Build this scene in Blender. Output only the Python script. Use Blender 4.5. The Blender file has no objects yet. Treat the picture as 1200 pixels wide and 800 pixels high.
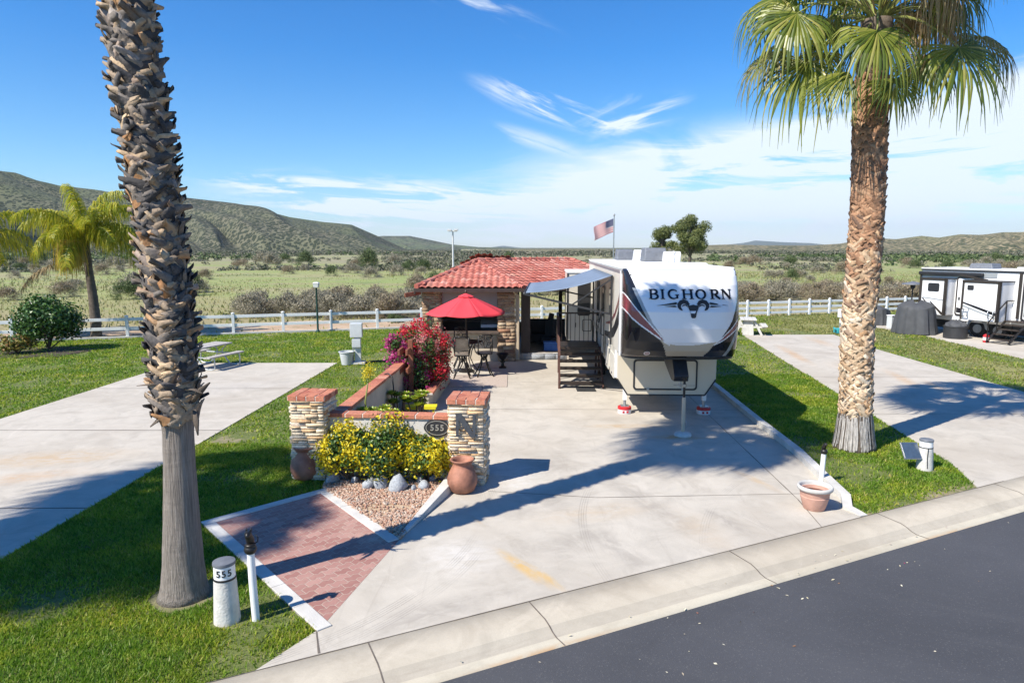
import bpy, math, random
import numpy as np
from mathutils import Vector, Matrix, noise as mnoise

random.seed(7)
rng = np.random.default_rng(7)
SC = bpy.context.scene
COL = SC.collection
R = math.radians

# ------------------------------------------------------------------ camera
CAM_H = 4.1
FPX = 800.0                      # focal length in photo pixels (1200 wide)
PITCH = math.atan(110.0 / FPX)
CP, SP = math.cos(PITCH), math.sin(PITCH)
cd = bpy.data.cameras.new('camera')
cd.sensor_width = 36.0
cd.lens = 36.0 * FPX / 1200.0
cd.clip_start = 0.1
cd.clip_end = 30000.0
cam = bpy.data.objects.new('camera', cd)
COL.objects.link(cam)
cam.location = (0, 0, CAM_H)
cam.rotation_euler = (math.pi / 2 - PITCH, 0, 0)
SC.camera = cam

# ------------------------------------------------------------------ light
SUN_EL = R(47.0)
SH = Vector((0.80, 0.60, 0.0)).normalized()        # direction shadows fall
SUN_DIR = Vector((-SH.x * math.cos(SUN_EL), -SH.y * math.cos(SUN_EL), math.sin(SUN_EL)))
sl = bpy.data.lights.new('sun', 'SUN')
sl.energy = 5.0
sl.angle = R(0.53)
sl.color = (1.0, 0.94, 0.84)
so = bpy.data.objects.new('sun', sl)
COL.objects.link(so)
so.location = (0, 0, 60)
so.rotation_euler = SUN_DIR.to_track_quat('Z', 'Y').to_euler()

SC.view_settings.view_transform = 'Standard'
SC.view_settings.look = 'None'
SC.view_settings.exposure = 0.66
SC.view_settings.gamma = 1.0
SC.view_settings.use_curve_mapping = False

W = bpy.data.worlds.new('World')
SC.world = W
W.use_nodes = True


def ramp_node(N, stops):
    r = N.new('ShaderNodeValToRGB')
    e = r.color_ramp.elements
    while len(e) < len(stops): e.new(0.5)
    for i, (p, c) in enumerate(stops):
        e[i].position = p
        e[i].color = (c[0], c[1], c[2], 1)
    return r


def build_world():
    nt = W.node_tree
    N, L = nt.nodes, nt.links
    N.clear()
    out = N.new('ShaderNodeOutputWorld')
    bg = N.new('ShaderNodeBackground')
    bg.inputs['Strength'].default_value = 0.095
    sky = N.new('ShaderNodeTexSky')
    sky.sky_type = 'NISHITA'
    sky.sun_disc = False
    sky.sun_elevation = SUN_EL
    sky.sun_rotation = math.atan2(SUN_DIR.x, SUN_DIR.y)
    sky.altitude = 600
    sky.air_density = 1.0
    sky.dust_density = 0.35
    sky.ozone_density = 2.6
    hsv = N.new('ShaderNodeHueSaturation')
    hsv.inputs['Saturation'].default_value = 1.10
    hsv.inputs['Value'].default_value = 1.0
    L.new(sky.outputs[0], hsv.inputs['Color'])
    tc = N.new('ShaderNodeTexCoord')
    sep = N.new('ShaderNodeSeparateXYZ')
    L.new(tc.outputs['Generated'], sep.inputs[0])

    def math_(op, a, b=None, clamp=False):
        n = N.new('ShaderNodeMath'); n.operation = op; n.use_clamp = clamp
        for i, v in enumerate((a, b)):
            if v is None: continue
            if isinstance(v, (int, float)): n.inputs[i].default_value = v
            else: L.new(v, n.inputs[i])
        return n.outputs[0]
    X, Y, Z = sep.outputs
    az = math_('ARCTAN2', X, Y)            # radians, right positive
    el = math_('ARCSINE', Z)
    comb = N.new('ShaderNodeCombineXYZ')
    L.new(az, comb.inputs[0]); L.new(el, comb.inputs[1])

    tint = ramp_node(N, [(0.0, (.86, .95, 1.06)), (.10, (.62, .95, 1.16)), (.26, (.27, .82, 1.24)), (.55, (.12, .72, 1.24)), (1.0, (.14, .70, 1.24))])
    L.new(Z, tint.inputs[0])
    blue = N.new('ShaderNodeMix'); blue.data_type = 'RGBA'; blue.blend_type = 'MULTIPLY'; blue.inputs['Factor'].default_value = 1
    L.new(hsv.outputs[0], blue.inputs['A']); L.new(tint.outputs[0], blue.inputs['B'])

    def cirrus(rot, scl, off, lo, hi, det=7, rough=.62, dist=.9):
        mp = N.new('ShaderNodeMapping')
        mp.vector_type = 'TEXTURE'
        mp.inputs['Rotation'].default_value = (0, 0, rot)
        mp.inputs['Scale'].default_value = tuple(1 / q for q in scl)
        mp.inputs['Location'].default_value = off
        L.new(comb.outputs[0], mp.inputs[0])
        nz = N.new('ShaderNodeTexNoise')
        nz.inputs['Scale'].default_value = 1.0
        nz.inputs['Detail'].default_value = det
        nz.inputs['Roughness'].default_value = rough
        nz.inputs['Distortion'].default_value = dist
        L.new(mp.outputs[0], nz.inputs['Vector'])
        mr = N.new('ShaderNodeMapRange')
        mr.interpolation_type = 'SMOOTHSTEP'
        mr.inputs['From Min'].default_value = lo
        mr.inputs['From Max'].default_value = hi
        L.new(nz.outputs['Fac'], mr.inputs['Value'])
        return mr.outputs[0]

    def blob(a0, e0, sa, se, rot=0.0):
        # soft bank of cloud centred on a direction in the sky
        mp = N.new('ShaderNodeMapping')
        mp.vector_type = 'TEXTURE'
        mp.inputs['Location'].default_value = (a0, e0, 0)
        mp.inputs['Rotation'].default_value = (0, 0, rot)
        mp.inputs['Scale'].default_value = (sa, se, 1)
        L.new(comb.outputs[0], mp.inputs[0])
        ln = N.new('ShaderNodeVectorMath'); ln.operation = 'LENGTH'
        L.new(mp.outputs[0], ln.inputs[0])
        mr = N.new('ShaderNodeMapRange'); mr.interpolation_type = 'SMOOTHSTEP'
        mr.inputs['From Min'].default_value = 1.0
        mr.inputs['From Max'].default_value = 0.0
        L.new(ln.outputs['Value'], mr.inputs['Value'])
        return mr.outputs[0]

    veil = cirrus(.06, (3.2, 17, 1), (3.1, .4, 0), .42, .62, dist=.7)
    wisp = cirrus(-.38, (4, 34, 1), (1.7, 2.2, 0), .43, .66, rough=.66, dist=.8)
    wisp2 = cirrus(.25, (6, 30, 1), (.7, 1.2, 0), .43, .66, rough=.66, dist=.9)
    fine = cirrus(-.05, (6, 46, 1), (4.2, 1.1, 0), .42, .64, dist=.8)
    parts = []
    banks = [(.38, .085, .60, .11, .05, veil, 1.9), (.28, .11, .34, .06, .10, fine, 1.2), (.05, .05, .60, .055, 0, fine, 1.5), (-.15, .06, .32, .05, -.08, fine, 1.7),
             (.60, .14, .40, .09, .12, veil, 2.0), (.075, .190, .16, .030, -.30, wisp, 2.2),
             (.165, .180, .10, .035, .2, wisp2, 1.5), (.03, .150, .10, .018, -.25, wisp, .7), (-.10, .345, .22, .026, -.38, wisp, 1.1),
             (-.30, .085, .16, .022, -.05, fine, 1.3), (.1, .015, .9, .045, 0, None, .35),
             (.45, .045, .45, .07, 0, None, .40)]
    tot = None
    for a0, e0, sa, se, ro, tex, amt in banks:
        m = blob(a0, e0, sa, se, ro)
        if tex is not None: m = math_('MULTIPLY', m, tex)
        m = math_('MULTIPLY', m, amt)
        tot = m if tot is None else math_('ADD', tot, m)
    tot = math_('MINIMUM', tot, .90)
    mix = N.new('ShaderNodeMix'); mix.data_type = 'RGBA'
    L.new(tot, mix.inputs['Factor'])
    L.new(blue.outputs['Result'], mix.inputs['A'])
    mix.inputs['B'].default_value = (6.6, 7.2, 7.8, 1)
    L.new(mix.outputs['Result'], bg.inputs['Color'])
    L.new(bg.outputs[0], out.inputs[0])


build_world()


# ------------------------------------------------------------------ measuring helpers
def ground(px, py, z=0.0):
    """point on the horizontal plane z seen at a pixel of the photograph (1200 x 800)"""
    x = (px - 600) / FPX; y = (400 - py) / FPX
    d = (x, CP + y * SP, -SP + y * CP)
    t = (z - CAM_H) / d[2]
    return Vector((d[0] * t, d[1] * t, z))


def at(px, py, Y):
    """point at distance Y seen at a pixel of the photograph"""
    x = (px - 600) / FPX; y = (400 - py) / FPX
    d = (x, CP + y * SP, -SP + y * CP)
    t = Y / d[1]
    return Vector((d[0] * t, Y, CAM_H + d[2] * t))


def rnd(a, b): return random.uniform(a, b)


# ------------------------------------------------------------------ materials
MATS = {}


def new_mat(name):
    m = bpy.data.materials.new(name)
    m.use_nodes = True
    nt = m.node_tree
    return m, nt.nodes, nt.links, nt.nodes['Principled BSDF']


def solid(name, col, rough=.6, metal=0.0, var=.12, scale=6.0, bump=0.0, bscale=40.0, spec=.5, coat=0.0, detail=4):
    """a plain surface with slight cloudy variation of its own colour and fine bump"""
    m, N, L, P = new_mat(name)
    tc = N.new('ShaderNodeTexCoord')
    nz = N.new('ShaderNodeTexNoise')
    nz.inputs['Scale'].default_value = scale
    nz.inputs['Detail'].default_value = detail
    L.new(tc.outputs['Object'], nz.inputs['Vector'])
    lo = [max(0, c * (1 - var)) for c in col]; hi = [min(1, c * (1 + var)) for c in col]
    rp = ramp_node(N, [(.3, lo), (.7, hi)])
    L.new(nz.outputs['Fac'], rp.inputs[0])
    L.new(rp.outputs[0], P.inputs['Base Color'])
    P.inputs['Roughness'].default_value = rough
    P.inputs['Metallic'].default_value = metal
    P.inputs['Specular IOR Level'].default_value = spec
    if coat: P.inputs['Coat Weight'].default_value = coat
    if bump:
        n2 = N.new('ShaderNodeTexNoise'); n2.inputs['Scale'].default_value = bscale; n2.inputs['Detail'].default_value = 5
        L.new(tc.outputs['Object'], n2.inputs['Vector'])
        b = N.new('ShaderNodeBump'); b.inputs['Strength'].default_value = bump; b.inputs['Distance'].default_value = .02
        L.new(n2.outputs['Fac'], b.inputs['Height'])
        L.new(b.outputs[0], P.inputs['Normal'])
    MATS[name] = m
    return m


def leafy(name, stops, rough=.55, trans=.35, bump=False, spec=.35):
    """each leaf, blade or stone takes its own colour from the ramp"""
    m, N, L, P = new_mat(name)
    g = N.new('ShaderNodeNewGeometry')
    rp = ramp_node(N, stops)
    L.new(g.outputs['Random Per Island'], rp.inputs[0])
    L.new(rp.outputs[0], P.inputs['Base Color'])
    P.inputs['Roughness'].default_value = rough
    P.inputs['Specular IOR Level'].default_value = spec
    if bump:
        tc = N.new('ShaderNodeTexCoord')
        n2 = N.new('ShaderNodeTexNoise'); n2.inputs['Scale'].default_value = 28; n2.inputs['Detail'].default_value = 6
        L.new(tc.outputs['Object'], n2.inputs['Vector'])
        b = N.new('ShaderNodeBump'); b.inputs['Strength'].default_value = .5; b.inputs['Distance'].default_value = .02
        L.new(n2.outputs['Fac'], b.inputs['Height']); L.new(b.outputs[0], P.inputs['Normal'])
        mx = N.new('ShaderNodeMix'); mx.data_type = 'RGBA'; mx.blend_type = 'MULTIPLY'; mx.inputs['Factor'].default_value = .55
        r2 = ramp_node(N, [(.3, (.45, .45, .45)), (.7, (1.25, 1.25, 1.25))])
        L.new(n2.outputs['Fac'], r2.inputs[0])
        L.new(rp.outputs[0], mx.inputs['A']); L.new(r2.outputs[0], mx.inputs['B'])
        L.new(mx.outputs['Result'], P.inputs['Base Color'])
    if trans:
        t = N.new('ShaderNodeBsdfTranslucent')
        L.new(rp.outputs[0], t.inputs['Color'])
        mix = N.new('ShaderNodeMixShader'); mix.inputs[0].default_value = trans
        L.new(P.outputs[0], mix.inputs[1]); L.new(t.outputs[0], mix.inputs[2])
        L.new(mix.outputs[0], N['Material Output'].inputs[0])
    MATS[name] = m
    return m


class NodeKit:
    """small helpers to write longer shader graphs"""
    def __init__(s, m):
        s.N, s.L = m.node_tree.nodes, m.node_tree.links
        s.tc = s.N.new('ShaderNodeTexCoord').outputs['Object']

    def noise(s, scale, detail=5, rough=.55, dist=0.0, vec=None, scl3=None, rot=0.0):
        n = s.N.new('ShaderNodeTexNoise')
        n.inputs['Scale'].default_value = scale; n.inputs['Detail'].default_value = detail
        n.inputs['Roughness'].default_value = rough; n.inputs['Distortion'].default_value = dist
        v = vec or s.tc
        if scl3:
            mp = s.N.new('ShaderNodeMapping'); mp.vector_type = 'TEXTURE'
            mp.inputs['Scale'].default_value = tuple(1 / q for q in scl3)
            mp.inputs['Rotation'].default_value = (0, 0, rot)
            s.L.new(v, mp.inputs[0]); v = mp.outputs[0]
        s.L.new(v, n.inputs['Vector'])
        return n.outputs['Fac']

    def voronoi(s, scale, feature='F1', out='Distance', scl3=None):
        n = s.N.new('ShaderNodeTexVoronoi'); n.feature = feature
        n.inputs['Scale'].default_value = scale
        v = s.tc
        if scl3:
            mp = s.N.new('ShaderNodeMapping'); mp.inputs['Scale'].default_value = scl3
            s.L.new(v, mp.inputs[0]); v = mp.outputs[0]
        s.L.new(v, n.inputs['Vector'])
        return n.outputs[out]

    def rng(s, v, a, b, c=0.0, d=1.0, smooth=True):
        n = s.N.new('ShaderNodeMapRange')
        if smooth: n.interpolation_type = 'SMOOTHSTEP'
        for k, x in zip(('From Min', 'From Max', 'To Min', 'To Max'), (a, b, c, d)): n.inputs[k].default_value = x
        s.L.new(v, n.inputs['Value'])
        return n.outputs[0]

    def math(s, op, a, b=None):
        n = s.N.new('ShaderNodeMath'); n.operation = op
        for i, v in enumerate((a, b)):
            if v is None: continue
            if isinstance(v, (int, float)): n.inputs[i].default_value = v
            else: s.L.new(v, n.inputs[i])
        return n.outputs[0]

    def ell(s, x, y, sx, sy, rot=0.0, inner=0.0):
        """soft ellipse on the ground"""
        mp = s.N.new('ShaderNodeMapping'); mp.vector_type = 'TEXTURE'
        mp.inputs['Location'].default_value = (x, y, 0)
        mp.inputs['Rotation'].default_value = (0, 0, rot)
        mp.inputs['Scale'].default_value = (sx, sy, 1000)
        s.L.new(s.tc, mp.inputs[0])
        ln = s.N.new('ShaderNodeVectorMath'); ln.operation = 'LENGTH'
        s.L.new(mp.outputs[0], ln.inputs[0])
        return s.rng(ln.outputs['Value'], 1.0, inner, 0, 1)

    def ring(s, x, y, r, w):
        """soft circular line on the ground (tyre tracks)"""
        sub = s.N.new('ShaderNodeVectorMath'); sub.operation = 'SUBTRACT'
        s.L.new(s.tc, sub.inputs[0]); sub.inputs[1].default_value = (x, y, 0)
        ln = s.N.new('ShaderNodeVectorMath'); ln.operation = 'LENGTH'
        s.L.new(sub.outputs[0], ln.inputs[0])
        d = s.math('ABSOLUTE', s.math('SUBTRACT', ln.outputs['Value'], r))
        return s.rng(d, w, w * .4, 0, 1)

    def mix(s, f, a, b, mode='MIX'):
        n = s.N.new('ShaderNodeMix'); n.data_type = 'RGBA'; n.blend_type = mode
        for k, v in (('Factor', f), ('A', a), ('B', b)):
            if isinstance(v, (int, float)): n.inputs[k].default_value = v
            elif isinstance(v, tuple): n.inputs[k].default_value = (v[0], v[1], v[2], 1)
            else: s.L.new(v, n.inputs[k])
        return n.outputs['Result']

    def ramp(s, v, stops):
        r = ramp_node(s.N, stops); s.L.new(v, r.inputs[0]); return r.outputs[0]

    def bump(s, P, h, strength=.3, dist=.02):
        b = s.N.new('ShaderNodeBump'); b.inputs['Strength'].default_value = strength; b.inputs['Distance'].default_value = dist
        s.L.new(h, b.inputs['Height']); s.L.new(b.outputs[0], P.inputs['Normal'])


def concrete(name, base, stains=(), tracks=(), warm=(.40, .30, .18), streak_rot=0.0):
    m, N, L, P = new_mat(name)
    k = NodeKit(m)
    big = k.noise(.35, 6, .6, .4)
    med = k.noise(1.6, 8, .65, .8)
    fine = k.noise(55, 4)
    a = [c * .80 for c in base]; b = [min(1, c * 1.10) for c in base]
    c = k.ramp(med, [(.28, a), (.52, base), (.75, b)])
    c = k.mix(k.rng(big, .42, .68, 0, .48), c, (base[0] * .72, base[1] * .68, base[2] * .64))
    cl = k.noise(.9, 9, .72, 1.6)
    c = k.mix(k.rng(cl, .50, .70, 0, .42), c, (base[0] * .66, base[1] * .63, base[2] * .60))
    # scuffed streaks along the drive
    st = k.noise(1.0, 8, .7, 1.0, scl3=(5.5, .55, 1), rot=streak_rot)
    c = k.mix(k.rng(st, .56, .74, 0, .34), c, (base[0] * .60, base[1] * .57, base[2] * .56))
    lt = k.noise(1.0, 7, .7, .6, scl3=(2.2, .7, 1), rot=streak_rot + .5)
    c = k.mix(k.rng(lt, .56, .72, 0, .45), c, (min(1, base[0] * 1.22), min(1, base[1] * 1.22), min(1, base[2] * 1.23)))
    for (x, y, sx, sy, ro, col, amt) in stains:
        e = k.ell(x, y, sx, sy, ro)
        n = k.rng(k.noise(2.6, 7, .7, .9, scl3=(1, 2.2, 1), rot=ro), .30, .62, 0, 1)
        c = k.mix(k.math('MULTIPLY', k.math('MULTIPLY', e, n), amt), c, col)
    for (x, y, r, w, amt) in tracks:
        e = k.ring(x, y, r, w)
        n = k.rng(k.noise(.55, 4, .6), .42, .60, 0, 1)
        n2 = k.rng(k.noise(60, 3, .6), .30, .60, .3, 1)
        c = k.mix(k.math('MULTIPLY', k.math('MULTIPLY', k.math('MULTIPLY', e, n), n2), amt), c, (.15, .14, .135))
    grit = k.noise(130, 4, .8)
    c = k.mix(k.rng(grit, .52, .70, 0, .30), c, (base[0] * .60, base[1] * .57, base[2] * .53))
    c = k.mix(k.rng(fine, .3, .7, 0, .22), c, (base[0] * .72, base[1] * .71, base[2] * .70))
    spk = k.voronoi(13)
    c = k.mix(k.rng(spk, .05, .02, 0, .35), c, (.16, .13, .10))
    L.new(c, P.inputs['Base Color'])
    P.inputs['Roughness'].default_value = .88
    P.inputs['Specular IOR Level'].default_value = .25
    k.bump(P, fine, .25, .004)
    MATS[name] = m
    return m


# ------------------------------------------------------------------ mesh building
class MB:
    def __init__(s): s.v = []; s.f = []; s.m = []

    def add(s, verts, faces, m=0):
        o = len(s.v)
        s.v.extend([tuple(p) for p in verts])
        for f in faces:
            s.f.append(tuple(i + o for i in f)); s.m.append(m)

    def box(s, c, size, rz=0.0, m=0, M=None, taper=1.0):
        x, y, z = size[0] / 2, size[1] / 2, size[2] / 2
        pts = [(-x, -y, -z), (x, -y, -z), (x, y, -z), (-x, y, -z), (-x * taper, -y * taper, z), (x * taper, -y * taper, z), (x * taper, y * taper, z), (-x * taper, y * taper, z)]
        if M is not None: pts = [M @ Vector(p) for p in pts]
        ca, sa = math.cos(rz), math.sin(rz)
        pts = [(c[0] + p[0] * ca - p[1] * sa, c[1] + p[0] * sa + p[1] * ca, c[2] + p[2]) for p in pts]
        s.add(pts, [(0, 3, 2, 1), (4, 5, 6, 7), (0, 1, 5, 4), (1, 2, 6, 5), (2, 3, 7, 6), (3, 0, 4, 7)], m)

    def beam(s, p0, p1, w, h, m=0, up=(0, 0, 1)):
        p0, p1 = Vector(p0), Vector(p1)
        d = (p1 - p0).normalized()
        u = Vector(up)
        if abs(d.dot(u)) > .98: u = Vector((0, 1, 0))
        sx = d.cross(u).normalized() * (w / 2); sy = sx.cross(d).normalized() * (h / 2)
        pts = [p0 - sx - sy, p0 + sx - sy, p0 + sx + sy, p0 - sx + sy, p1 - sx - sy, p1 + sx - sy, p1 + sx + sy, p1 - sx + sy]
        s.add(pts, [(0, 1, 2, 3), (7, 6, 5, 4), (0, 4, 5, 1), (1, 5, 6, 2), (2, 6, 7, 3), (3, 7, 4, 0)], m)

    def tube(s, pts, rad, n=8, m=0, caps=True, ell=1.0):
        pts = [Vector(p) for p in pts]
        if not hasattr(rad, '__len__'): rad = [rad] * len(pts)
        rings = []
        prev = None
        for i, p in enumerate(pts):
            d = (pts[min(i + 1, len(pts) - 1)] - pts[max(i - 1, 0)])
            if d.length < 1e-9: d = Vector((0, 0, 1))
            d.normalize()
            if prev is None:
                u = Vector((1, 0, 0)) if abs(d.x) < .9 else Vector((0, 1, 0))
            else: u = prev
            a = (u - d * u.dot(d))
            if a.length < 1e-6: a = d.orthogonal()
            a.normalize(); prev = a
            b = d.cross(a)
            rings.append([p + (a * math.cos(2 * math.pi * j / n) + b * math.sin(2 * math.pi * j / n) * ell) * rad[i] for j in range(n)])
        vs = [q for r in rings for q in r]
        fs = []
        for i in range(len(pts) - 1):
            for j in range(n):
                k = (j + 1) % n
                fs.append((i * n + j, i * n + k, (i + 1) * n + k, (i + 1) * n + j))
        if caps:
            fs.append(tuple(reversed(range(n)))); fs.append(tuple((len(pts) - 1) * n + j for j in range(n)))
        s.add(vs, fs, m)

    def lathe(s, prof, n=24, c=(0, 0, 0), m=0, cap0=True, cap1=True):
        vs = []; fs = []
        for r, z in prof:
            for j in range(n):
                a = 2 * math.pi * j / n
                vs.append((c[0] + r * math.cos(a), c[1] + r * math.sin(a), c[2] + z))
        for i in range(len(prof) - 1):
            for j in range(n):
                k = (j + 1) % n
                fs.append((i * n + j, i * n + k, (i + 1) * n + k, (i + 1) * n + j))
        if cap0: fs.append(tuple(reversed(range(n))))
        if cap1: fs.append(tuple((len(prof) - 1) * n + j for j in range(n)))
        s.add(vs, fs, m)

    def prism(s, poly, z0, z1, m=0, bottom=True):
        n = len(poly)
        area = sum(poly[i][0] * poly[(i + 1) % n][1] - poly[(i + 1) % n][0] * poly[i][1] for i in range(n))
        if area < 0: poly = list(reversed(poly))
        vs = [(p[0], p[1], z0) for p in poly] + [(p[0], p[1], z1) for p in poly]
        fs = [tuple(range(n, 2 * n))]
        if bottom: fs.append(tuple(reversed(range(n))))
        for i in range(n):
            j = (i + 1) % n
            fs.append((i, j, n + j, n + i))
        s.add(vs, fs, m)

    def extrude(s, pts, vec, m=0):
        """closed 3D outline pushed along vec"""
        n = len(pts); vec = Vector(vec)
        a = [Vector(p) for p in pts]
        nrm = Vector((0, 0, 0))
        for i in range(n): nrm += a[i].cross(a[(i + 1) % n])
        if nrm.dot(vec) > 0: a.reverse()
        vs = a + [p + vec for p in a]
        fs = [tuple(range(n)), tuple(reversed(range(n, 2 * n)))]
        for i in range(n):
            j = (i + 1) % n
            fs.append((j, i, n + i, n + j))
        s.add(vs, fs, m)

    def build(s, name, mats, parent=None, smooth=False, bevel=0.0, origin=None, seg=2):
        if not isinstance(mats, (list, tuple)): mats = [mats]
        me = bpy.data.meshes.new(name)
        vs = s.v
        if origin is not None:
            o = Vector(origin)
            vs = [(p[0] - o.x, p[1] - o.y, p[2] - o.z) for p in vs]
        me.from_pydata(vs, [], s.f)
        for m in mats: me.materials.append(MATS[m] if isinstance(m, str) else m)
        if len(mats) > 1: me.polygons.foreach_set('material_index', s.m)
        if smooth: me.polygons.foreach_set('use_smooth', [True] * len(me.polygons))
        me.update()
        ob = bpy.data.objects.new(name, me)
        COL.objects.link(ob)
        if parent is not None: ob.parent = parent
        elif origin is not None: ob.location = origin
        if bevel:
            b = ob.modifiers.new('bevel', 'BEVEL'); b.width = bevel; b.segments = seg; b.limit_method = 'ANGLE'; b.angle_limit = R(40)
        if smooth == 'auto':
            try:
                me.set_sharp_from_angle(angle=R(40))
            except Exception: pass
        return ob


def np_obj(name, V, F, mats, parent=None, mi=None, smooth=False, loc=None):
    """mesh from arrays; F is (n,k)"""
    if not isinstance(mats, (list, tuple)): mats = [mats]
    V = np.asarray(V, dtype=np.float32); F = np.asarray(F, dtype=np.int32)
    me = bpy.data.meshes.new(name)
    me.vertices.add(len(V)); me.vertices.foreach_set('co', V.ravel())
    n, k = F.shape
    me.loops.add(n * k); me.loops.foreach_set('vertex_index', F.ravel())
    me.polygons.add(n)
    me.polygons.foreach_set('loop_start', np.arange(n, dtype=np.int32) * k)
    for m in mats: me.materials.append(MATS[m] if isinstance(m, str) else m)
    if mi is not None: me.polygons.foreach_set('material_index', np.asarray(mi, dtype=np.int32))
    if smooth: me.polygons.foreach_set('use_smooth', np.ones(n, dtype=bool))
    me.update(calc_edges=True)
    ob = bpy.data.objects.new(name, me)
    COL.objects.link(ob)
    if parent is not None: ob.parent = parent
    if loc is not None: ob.location = loc
    return ob


def tag(o, label, cat, group=None, kind=None):
    o['label'] = label; o['category'] = cat
    if group: o['group'] = group
    if kind: o['kind'] = kind
    return o


def thing(name, label, cat, loc=(0, 0, 0), rz=0.0, group=None):
    o = bpy.data.objects.new(name, None)
    o.empty_display_size = .2
    COL.objects.link(o)
    o.location = loc; o.rotation_euler = (0, 0, rz)
    return tag(o, label, cat, group)


def struct(o):
    o['kind'] = 'structure'
    return o


def copy_tree(o, loc, rz, label, group=None):
    r = o.copy(); COL.objects.link(r); r.location = loc; r.rotation_euler = (0, 0, rz)
    r['label'] = label
    if group: r['group'] = group
    for ch in list(o.children):
        c = ch.copy(); COL.objects.link(c); c.parent = r
        for g in list(ch.children):
            d = g.copy(); COL.objects.link(d); d.parent = c
    return r


def text_pts(body, size, depth):
    cu = bpy.data.curves.new('lettering', 'FONT')
    cu.body = body; cu.size = size; cu.extrude = depth / 2; cu.align_x = 'CENTER'; cu.align_y = 'CENTER'; cu.resolution_u = 3
    cu.offset = size * .016; cu.space_character = 1.18
    ob = bpy.data.objects.new('lettering', cu); COL.objects.link(ob)
    bpy.context.view_layer.update()
    me = bpy.data.meshes.new_from_object(ob.evaluated_get(bpy.context.evaluated_depsgraph_get()))
    vs = [tuple(v.co) for v in me.vertices]; fs = [tuple(p.vertices) for p in me.polygons]
    bpy.data.objects.remove(ob); bpy.data.meshes.remove(me); bpy.data.curves.remove(cu)
    return vs, fs


def in_poly(px, py, poly):
    """vectorised point in polygon"""
    c = np.zeros(px.shape, bool)
    n = len(poly); j = n - 1
    for i in range(n):
        xi, yi = poly[i][0], poly[i][1]; xj, yj = poly[j][0], poly[j][1]
        cond = ((yi > py) != (yj > py)) & (px < (xj - xi) * (py - yi) / ((yj - yi) if yj != yi else 1e-9) + xi)
        c ^= cond; j = i
    return c


def vnoise(x, y, scale, seed=0):
    """cheap smooth 2D value noise, arrays in, 0..1 out"""
    x = np.asarray(x) * scale + seed * 17.31; y = np.asarray(y) * scale + seed * 9.77
    xi = np.floor(x); yi = np.floor(y); fx = x - xi; fy = y - yi
    fx = fx * fx * (3 - 2 * fx); fy = fy * fy * (3 - 2 * fy)

    def h(a, b):
        v = np.sin(a * 127.1 + b * 311.7 + seed * 74.7) * 43758.5453
        return v - np.floor(v)
    return (h(xi, yi) * (1 - fx) + h(xi + 1, yi) * fx) * (1 - fy) + (h(xi, yi + 1) * (1 - fx) + h(xi + 1, yi + 1) * fx) * fy


def fbm(x, y, scale, octs=5, seed=0, gain=.5):
    t = 0; a = 1; n = 0
    for i in range(octs):
        t = t + a * vnoise(x, y, scale * 2 ** i, seed + i); n += a; a *= gain
    return t / n

# ------------------------------------------------------------------ palette
solid('white_paint', (.78, .78, .77), .45, var=.05, bump=.05)
solid('white_vinyl', (.76, .76, .75), .42, var=.05, scale=2)
solid('gelcoat', (.74, .74, .745), .22, var=.02, scale=1.5, spec=.5, coat=.25)
solid('roof_membrane', (.74, .74, .73), .6, var=.05, scale=2, bump=.05)
solid('siding_cream', (.60, .565, .49), .38, var=.04, scale=1.2)
solid('panel_cream', (.62, .545, .42), .34, var=.03, scale=1.2, coat=.15)
solid('tan_gel', (.47, .40, .30), .3, var=.04, scale=1.2, coat=.2)
solid('black_gloss', (.014, .014, .018), .2, var=.2, scale=2, spec=.4)
solid('charcoal_gloss', (.040, .034, .030), .3, var=.1, scale=2, spec=.3)
solid('grey_gloss', (.30, .32, .33), .25, var=.05, scale=2, coat=.3)
solid('maroon_gloss', (.20, .045, .055), .22, var=.08, scale=2, coat=.3)
solid('black_plastic', (.022, .022, .024), .45, var=.25, scale=8, bump=.08)
solid('black_iron', (.02, .018, .017), .42, metal=.3, var=.3, scale=20, bump=.1)
solid('dark_bronze', (.055, .04, .032), .45, metal=.3, var=.25, scale=15)
solid('brown_metal', (.10, .048, .036), .55, metal=.1, var=.25, scale=10, bump=.1)
solid('grey_metal', (.42, .43, .43), .4, metal=.75, var=.12, scale=12)
solid('galvanized', (.45, .47, .47), .45, metal=.6, var=.15, scale=14)
solid('grey_enamel', (.52, .54, .54), .42, var=.08, scale=4)
solid('rubber', (.025, .025, .025), .75, var=.3, scale=10, bump=.15)
solid('glass_dark', (.010, .012, .014), .06, var=.1, spec=.7)
solid('terracotta', (.31, .135, .085), .7, var=.42, scale=4.5, bump=.3, bscale=24, detail=7)
solid('terracotta_pale', (.50, .285, .215), .8, var=.16, scale=6, bump=.2, bscale=30)
solid('pot_inside', (.33, .13, .09), .85, var=.15, scale=6)
solid('soil', (.055, .038, .027), .95, var=.4, scale=9, bump=.8, bscale=35)
solid('wood_brown', (.22, .075, .038), .65, var=.25, scale=6, bump=.2)
solid('bark_dark', (.11, .085, .065), .9, var=.3, scale=8, bump=.6, bscale=20)
solid('twig', (.14, .10, .07), .9, var=.3, scale=8)
solid('fascia_brown', (.045, .030, .024), .55, var=.2, scale=5)
solid('downspout_beige', (.44, .36, .26), .5, var=.08, scale=5)
solid('concrete_post', (.55, .53, .49), .85, var=.12, scale=9, bump=.35, bscale=40)
solid('grey_cap', (.14, .15, .17), .6, var=.15, scale=9)
solid('stand_cream', (.52, .42, .30), .6, var=.08)
solid('mortar_pale', (.60, .54, .46), .9, var=.1, scale=14, bump=.3)
solid('mortar', (.52, .45, .37), .9, var=.12, scale=14, bump=.4)
solid('counter_tile', (.10, .075, .06), .5, var=.2, scale=8)
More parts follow.
